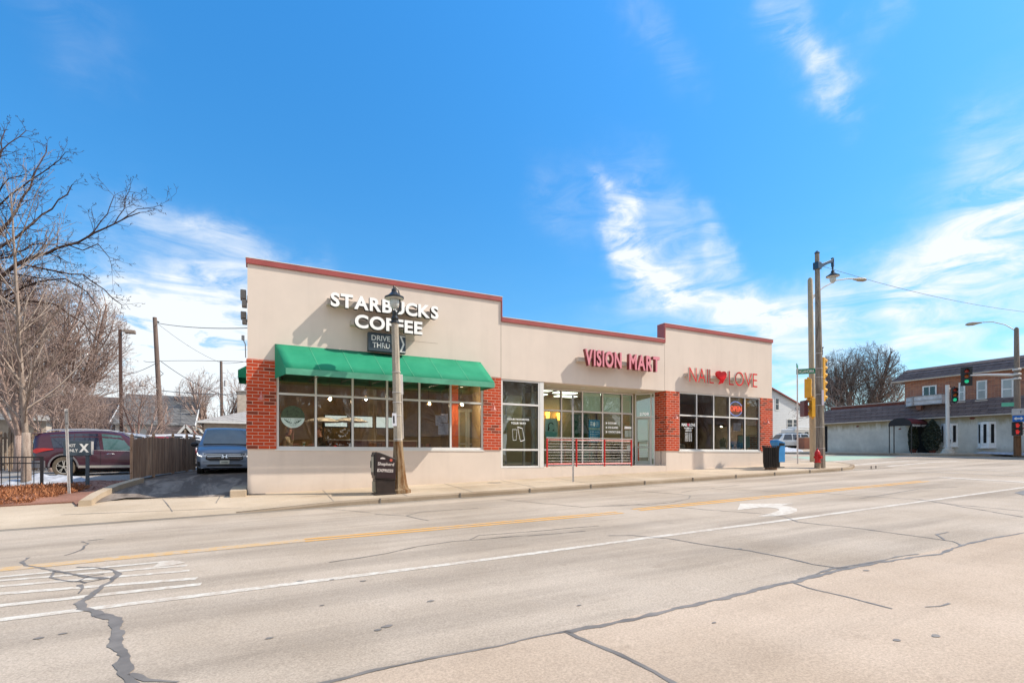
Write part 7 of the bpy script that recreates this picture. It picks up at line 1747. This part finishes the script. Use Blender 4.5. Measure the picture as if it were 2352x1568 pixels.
a, c_ = zx(1795, 830), zx(1895, 860); b = MB(); text_box(b, 'Frieda', fr, a[0], c_[0], a[1]+.01, a[1]+.07, .002, .02); text_box(b, 'since 1997', fr, a[0], c_[0], a[1]-.07, a[1]-.02, .002, .02)
b = MB(); b.prism([(a[0], a[1]-.06), (c_[0], a[1]-.05), (c_[0]-.02, a[1]+.04), (a[0]+.01, a[1]+.06)], lambda p, q: fr(p, q, 0), lambda p, q: fr(p, q, .002)); b.build('script_decal', M_wl, w3)
for q in ((1797,868,1850,965), (1857,868,1912,962), (1828,1080,1890,1150)):
    a, c_ = zx(q[0], q[1]), zx(q[2], q[3]); b = MB(); b.box(a[0], c_[0], 18.53, 18.533, c_[1], a[1]); b.build('notice', mat('pale notice', (.45,.52,.46), .7, .3, 25), w3)
def poster(q, m, lab, Y=18.75, th=.02):
    a, c_ = zx(q[0], q[1], Y), zx(q[2], q[3], Y); r = empty('poster', ((a[0]+c_[0])/2, Y, c_[1]), lab, 'poster'); b = MB(); b.box(a[0], c_[0], Y, Y+th, c_[1], a[1]); b.build('board', m, r); return r, a, c_, face_y(Y-.001)
M_pmint = mat('pale mint poster', (.58,.84,.80), .6, .05); M_pteal = mat('teal poster foot', (.30,.72,.72), .6); M_pblue = mat('cyan blue poster', (.03,.48,.90), .5, .05)
r, a, c_, fr = poster((690,700,865,968), M_pmint, 'pale mint poster with a dark line portrait in the first recessed pane'); w_ = c_[0]-a[0]; h = a[1]-c_[1]
b = MB(); b.tube([fr(a[0]+w_*(.45+.20*cos(t)), c_[1]+h*(.60+.17*sin(t)), .004) for t in [R(30)+R(200)*k/10 for k in range(11)]], .02, 5); b.prism([(a[0]+w_*.18,c_[1]+h*.34),(a[0]+w_*.30,c_[1]+h*.34),(a[0]+w_*.30,c_[1]+h*.6),(a[0]+w_*.24,c_[1]+h*.6)], lambda p, q: fr(p, q, 0), lambda p, q: fr(p, q, .003)); b.prism([(a[0]+w_*.55,c_[1]+h*.34),(a[0]+w_*.72,c_[1]+h*.34),(a[0]+w_*.66,c_[1]+h*.44)], lambda p, q: fr(p, q, 0), lambda p, q: fr(p, q, .003)); b.build('line_portrait', M_blk, r)
b = MB(); b.prism([(a[0],c_[1]),(a[0]+w_*.8,c_[1]),(a[0]+w_,c_[1]+h*.28),(a[0],c_[1]+h*.30)], lambda p, q: fr(p, q, 0), lambda p, q: fr(p, q, .002)); b.build('colour_band', M_pteal, r)
r, a, c_, fr = poster((1300,718,1455,1035), M_pblue, 'cyan blue information poster with white lines in the middle pane'); w_ = c_[0]-a[0]; h = a[1]-c_[1]
b = MB(); b.box(a[0], c_[0], 18.744, 18.749, c_[1]+h*.54, c_[1]+h*.65); b.build('pale_band', M_pmint, r)
b = MB(); b.ell(fr(a[0]+w_*.48, c_[1]+h*.80, 0), (w_*.10, .003, h*.10), 12, 8); b.build('white_oval', M_wl, r)
b = MB()
for k in range(4): z_ = c_[1]+h*(.46-.11*k); b.box(a[0]+w_*.12, a[0]+w_*.20, 18.744, 18.749, z_-.02, z_+.02); b.box(a[0]+w_*.26, a[0]+w_*.46, 18.744, 18.749, z_-.012, z_+.012); b.box(a[0]+w_*.5, a[0]+w_*.88, 18.744, 18.749, z_-.005, z_+.005)
for k in range(3): z_ = c_[1]+h*(.88-.07*k); b.box(a[0]+w_*.12, a[0]+w_*.34, 18.744, 18.749, z_-.015, z_+.015); b.box(a[0]+w_*.64, a[0]+w_*.88, 18.744, 18.749, z_-.008, z_+.008)
b.build('printed_lines', M_wl, r)
# frame displays: green racks with rows of pale spectacles
M_grk = mat('green rack', (.015,.16,.075), .5); M_spec = mat('pale spectacles', (.62,.62,.55), .4, .2, 30)
for q, lab in (((1105,640,1200,1080), 'green spectacle rack, left one behind the steel sign post'), ((1228,640,1305,1070), 'green spectacle rack, right one beside the blue poster')):
    Y = 19.3; a, c_ = zx(q[0], q[1], Y), zx(q[2], q[3], Y); r = empty('spectacle_rack', (a[0], Y, FL), lab, 'display rack', 'spectacle racks'); b = MB(); b.box(a[0], c_[0], Y, Y+.3, FL+.2, a[1]); b.build('rack', M_grk, r)
    xm_ = a[0]+(c_[0]-a[0])*.55; b = MB(); b.box(xm_, c_[0]-.03, Y-.03, Y-.001, FL+.3, a[1]-.05); pn = b.build('display_panel', mat('mint panel', (.45,.58,.50), .6), r); b = MB(); z_ = a[1]-.12
    while z_ > FL+.5: b.box(xm_+.02, c_[0]-.06, Y-.06, Y-.031, z_, z_+.03); z_ -= .075
    b.build('spectacles', M_blk, pn)
a, c_ = zx(1235, 1100, 19.2), zx(1350, 1350, 19.2); r = tag(MB().box(a[0], c_[0], 19.2, 19.6, FL, a[1]).build('display_plinth', mat('mint plinth', (.42,.55,.50), .6)), 'pale mint display plinth below the blue poster', 'plinth')
# roller shades in the three right top panes
M_shade = emit('shade with backlight glow', (.75,.85,.65), .10, (.52,.58,.44));  # light coming through the shades is put in as a faint glow
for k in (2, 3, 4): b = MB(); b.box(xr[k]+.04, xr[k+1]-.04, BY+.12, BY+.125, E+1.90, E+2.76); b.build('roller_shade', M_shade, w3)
# ceiling light panels and wall sconces
M_panel = emit('ceiling light panel', (1,.98,.85), 2.2)
for i, (x, y) in enumerate(((11.0, 19.8), (12.6, 20.2), (11.6, 21.3), (13.4, 21.4), (14.6, 19.9))):
    r = tag(MB().box(x, x+1.1, y, y+.5, E+2.90, E+2.949).build('ceiling_light', M_panel), ('light panel nearest the bay window', 'light panel behind the second top pane', 'light panel deep in the room, left', 'light panel deep in the room, right', 'light panel behind the shaded panes')[i], 'ceiling light', 'ceiling light panels')
M_amb = emit('amber sconce', (1,.42,.05), 7)
for u, v, lab in ((1258, 955, 'amber wall sconce, left one above the mint poster'), (1283.5, 957, 'amber wall sconce, right one above the mint poster')):
    y = 22.3; x = X(u, y); z = Z(v, x, y); r = empty('wall_sconce', (x, y, z), lab, 'sconce', 'amber sconces'); b = MB(); b.lathe([(.06,-.16),(.11,.12),(.10,.2)], (x, y, z), 12); b.build('lamp_shade', M_amb, r, smooth=True); b = MB(); b.box(x-.03, x+.03, y, y+.2, z-.05, z+.05); b.build('bracket', M_blk, r)
# plants behind the railing and on the salon sill
M_leaf = mat('houseplant leaves', (.06,.12,.02), .5, .4, 6, c2=(.16,.22,.04))
def plant(x, y, z0_, h, rad, lab, n=240, seed=1, m=M_leaf):
    rnd = random.Random(seed); r = empty('potted_plant', (x, y, z0_), lab, 'plant'); WM[0] = False; b = MB()
    for _ in range(n):
        a = rnd.random()*2*pi; e = rnd.uniform(.3, 1.3); l = rnd.uniform(.3, 1)*h; p = Vector((rad*rnd.random()*.5*cos(a), rad*rnd.random()*.5*sin(a), .15+rnd.random()*h*.5)); t = Vector((cos(a)*cos(e), sin(a)*cos(e), sin(e)))*l*.45; s = Vector((-sin(a), cos(a), 0))*.03
        b.add([p, p+t*.5+s, p+t, p+t*.5-s], [(0,1,2,3)])
    b.build('leaves', m, r); b = MB(); b.lathe([(rad*.35,0),(rad*.5,.16),(rad*.55,.17),(rad*.4,.15)], (0,0,0), 12); b.build('pot', M_wint, r, smooth=True); WM[0] = True
xx = X((1240+1690/5.6)/1.0884, 19.0); plant(xx, 19.0, FL, 1.25, .5, 'leafy green plant behind the right end of the railing', 300, 3); plant(xx+.85, 19.0, FL, 1.1, .4, 'leafy yellow green plant beside the glass entrance', 240, 4)
def zs(x, y, Y=17.15): u = (1600+x/5.228)/1.0884; v = (880+y/5.228)/1.0884; xx = X(u, Y); return xx, Z(v, xx, Y)
# ---- salon
w = MB(); w.box(16.97, 22.35, 17.12, 17.5, E+.10, E+.20); w.build('window_ledge', M_wint, bpy.data.objects['shop_building'])
p_ = zs(1080, 1270, 17.35); plant(p_[0], 17.35, E+.20, .62, .28, 'bushy houseplant in a white pot on the salon window ledge', 200, 6); p_ = zs(1195, 1270, 17.35); plant(p_[0], 17.3, E+.20, .3, .12, 'tiny plant right of the bushy houseplant', 50, 8); p_ = zs(1290, 1270, 17.35); plant(p_[0], 17.35, E+.20, .42, .16, 'small plant below the white notice in the salon window', 90, 9)
M_blind = mat('tan wooden blind', (.80,.62,.36), .6, .15, 3); M_slat = M_blind
def blind(k, zlo, lab):
    x0_, x1_ = xn[k]+.05, xn[k+1]-.05; r = empty('window_blind', (x0_, 17.2, zlo), lab, 'blind', 'wooden blinds in the salon window'); b = MB(); z_ = HT-.08
    while z_ > zlo: b.add([(x0_, 17.16, z_), (x1_, 17.16, z_), (x1_, 17.18, z_+.044), (x0_, 17.18, z_+.044)], [(0,1,2,3)]); z_ -= .052
    b.build('slats', M_slat, r); b = MB(); b.box(x0_, x1_, 17.15, 17.21, zlo-.03, zlo); b.build('bottom_rail', M_blind, r)
blind(2, E+1.80, 'tan slatted blind in the third top pane of the salon window'); blind(3, E+1.80, 'tan slatted blind behind the OPEN sign'); blind(4, E+.95, 'tall tan slatted blind in the last salon pane')
M_nb = emit('blue neon', (.3,.45,1), .7); M_nr = emit('red neon', (1,.2,.12), .7)
c1 = zs(1250, 738, 17.12); r = empty('open_sign', (c1[0], 17.12, c1[1]), 'neon OPEN sign with a blue oval in the salon window', 'sign')
b = MB(); rx, rz_ = .44, .34; cxx = c1[0]
b.tube([(cxx+rx*cos(t), 17.11, c1[1]+rz_*sin(t)) for t in [R(25)+R(130)*k/12 for k in range(13)]], .018, 6); b.tube([(cxx+rx*cos(t), 17.11, c1[1]+rz_*sin(t)) for t in [R(205)+R(130)*k/12 for k in range(13)]], .018, 6); b.build('oval_tube', M_nb, r)
b = MB(); text_box(b, 'OPEN', face_y(17.11), cxx-.40, cxx+.40, c1[1]-.13, c1[1]+.13, .02, .008); b.build('lettering', M_nr, r)
r = None
fr = face_y(17.072); a, c_ = zs(530, 0), zs(705, 0); zA = zs(0, 950)[1]
def zrow(y, x=610): return zs(x, y)[1]
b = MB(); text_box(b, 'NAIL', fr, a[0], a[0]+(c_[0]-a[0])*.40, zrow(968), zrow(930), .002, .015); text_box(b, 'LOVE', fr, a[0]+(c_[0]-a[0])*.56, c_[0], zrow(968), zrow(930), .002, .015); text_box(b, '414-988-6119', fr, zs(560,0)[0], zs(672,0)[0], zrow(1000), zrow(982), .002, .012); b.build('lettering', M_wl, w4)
b = MB(); hx0 = a[0]+(c_[0]-a[0])*.48; hz0 = zrow(948); b.prism([(hx0+(16*sin(t)**3)*.0048, hz0+(13*cos(t)-5*cos(2*t)-2*cos(3*t)-cos(4*t))*.0048) for t in [2*pi*k/18 for k in range(18)]], lambda p, q: fr(p, q, 0), lambda p, q: fr(p, q, .003)); b.build('heart_decal', mat('pink vinyl', (.7,.1,.15)), w4)
b = MB()
rows = [('WALK-INS WELCOME', 575, 655, 1030), ('BUSINESS HOURS', 580, 655, 1012)]
for s, q0, q1, yy in rows: text_box(b, s, fr, zs(q0,0)[0], zs(q1,0)[0], zrow(yy+7), zrow(yy-5), .002, .012)
for k, (d_, h_) in enumerate((('Monday', '9:30 - 7:30'), ('Tuesday', '9:30 - 7:30'), ('Wednesday', '9:30 - 7:30'), ('Thursday', '9:30 - 7:30'), ('Friday', '9:30 - 7:30'), ('Saturday', '9:00 - 6:00'), ('Sunday', '11:00 - 5:00'))):
    yy = 1062+k*16; text_box(b, d_, fr, zs(572,0)[0], zs(612,0)[0], zrow(yy+6), zrow(yy-6), .002, .012); text_box(b, h_, fr, zs(620,0)[0], zs(660,0)[0], zrow(yy+6), zrow(yy-6), .002, .012)
b.build('opening_hours', M_wl, w4)
# house number over the entrance door
frd = lambda a, b_, c: DM @ Vector((a, -.0-c, b_)); b = MB(); text_box(b, '2708', lambda a, b_, c: DM @ Vector((a, .004-c, b_)), .20, .62, E+1.80, E+1.93, .003, .02); b.build('house_number', M_wl, bpy.data.objects['entrance_frame'])
# aqua picture and notice at the right end
Y = 17.6; a, c_ = zs(1290, 1090, Y), zs(1515, 1245, Y); M_aqua = mat('aqua painting', (.03,.42,.50), .5, .6, 4, stretch=(6,1,1), c2=(.30,.75,.80))
r = empty('painting', (a[0], Y, c_[1]), 'aqua blue painting leaning at the right end of the salon window', 'painting'); b = MB(); b.box(a[0], c_[0], Y, Y+.03, c_[1], a[1]); b.build('canvas', M_aqua, r); b = MB(); b.box(a[0]-.03, c_[0]+.03, Y+.031, Y+.05, c_[1]-.03, a[1]+.03); b.build('frame', M_blk, r)
a, c_ = zs(1205, 925), zs(1300, 1030); b = MB(); b.box(a[0], c_[0], 17.084, 17.087, c_[1], a[1]); b.build('notice', M_note, w4)
# salon furniture hints: pendant lamp, cabinet
x, y = X((1600+1060/5.228)/1.0884, 19), 19.0; z = zs(1060, 955, 19)[1]; r = empty('pendant_lamp', (x, y, z), 'dark dome pendant lamp in the salon', 'lamp'); b = MB(); b.lathe([(.03,.1),(.12,.06),(.24,-.06)], (x,y,z), 16); b.build('lamp_shade', M_blk, r, smooth=True); b = MB(); b.tube([(x,y,z+.1),(x,y,E+2.94)], .008, 4); b.build('cord', M_blk, r); b = MB(); b.ell((x,y,z-.02), (.05,.05,.06), 10, 8); b.build('bulb', emit('soft bulb', (1,.88,.72), 600), r, smooth=True)
r = empty('salon_counter', (20, 20.6, FL), 'white reception counter in the salon', 'counter'); b = MB(); b.box(18.9, 20.8, 20.4, 21, FL, FL+1.1); b.build('body', mat('pale counter', (.5,.48,.45)), r); b = MB(); b.box(18.85, 20.85, 20.35, 21.05, FL+1.101, FL+1.15); b.build('worktop', M_tab, r)

# ---------------------------------------------------------------- the far side of the street (behind the lens), mirrored in the shop glass
tA = bpy.data.objects['bare_tree.002'] if False else tb
for i, (x, y, s, a, lab) in enumerate(((1.5, -9, 1.15, 1, 'bare street tree across the road, mirrored at the left end of the cafe glass'), (8, -11, 1.3, 2, 'bare street tree across the road, mirrored in the middle of the cafe glass'), (16, -10, 1.2, 3.3, 'bare street tree across the road, mirrored at the right end of the cafe glass'), (31, -12, 1.4, 4.4, 'bare street tree across the road, mirrored in the recessed shopfront'), (50, -11, 1.3, 5.1, 'bare street tree across the road, mirrored in the salon glass'))):
    c = copy_tree(tA); c.location = (x, y, Rd(x, y)+.1); c.scale = (s, s, s); c.rotation_euler = (0, 0, a); c['label'] = lab; c['group'] = 'street trees across the road'
for i, (x, y, s, a) in enumerate(((5, -16, 1.5, 2.2), (12, -15, 1.4, .4), (21, -14, 1.3, 5), (25.5, -11, 1.2, 1.7), (37, -14, 1.4, 2.9), (43, -12, 1.3, .9), (47, -15, 1.4, 3.9), (56, -13, 1.4, 2.5), (62, -11, 1.3, .2))):
    c = copy_tree(tA); c.location = (x, y, Rd(x, y)+.1); c.scale = (s, s, s); c.rotation_euler = (0, 0, a); c['label'] = 'bare tree in the yards across the road'; c['group'] = 'bare trees in the yards across the road'
ev = [o for o in bpy.data.objects if o.name.startswith('evergreen_shrub') and not o.parent][1]
for x, y, s, lab in ((6.5, -15, 2.9, 'tall dark evergreen across the road, mirrored in the second cafe pane'), (34, -17, 3.4, 'tall dark evergreen across the road, mirrored in the recessed shopfront'), (53, -17, 3.2, 'tall dark evergreen across the road, mirrored in the salon glass')):
    c = copy_tree(ev); c.location = (x, y, Rd(x, y)); c.scale = (s, s, s); c['label'] = lab; c['group'] = 'evergreens across the road'
gable((-8, -30, E-1.4), 14, 9, 3.2, 6.5, M_rbrick, M_shd, 'brick house across the road, mirrored at the left of the cafe glass', 'x', .4, [])
gable((11, -32, E-1.2), 14, 9, 3.6, 7.5, M_beig, M_shg, 'beige house across the road, mirrored in the right half of the cafe glass', 'x', .4, [])
gable((62, -31, E+.4), 16, 9, 4.5, 8.0, M_wallS, M_shd, 'brown house across the road, mirrored in the salon glass', 'x', .4, [])
gable((32, -31, E-.4), 16, 9, 3.6, 7.0, M_rbrick2, M_shg, 'dark brick house across the road, mirrored in the recessed shopfront', 'x', .4, [])
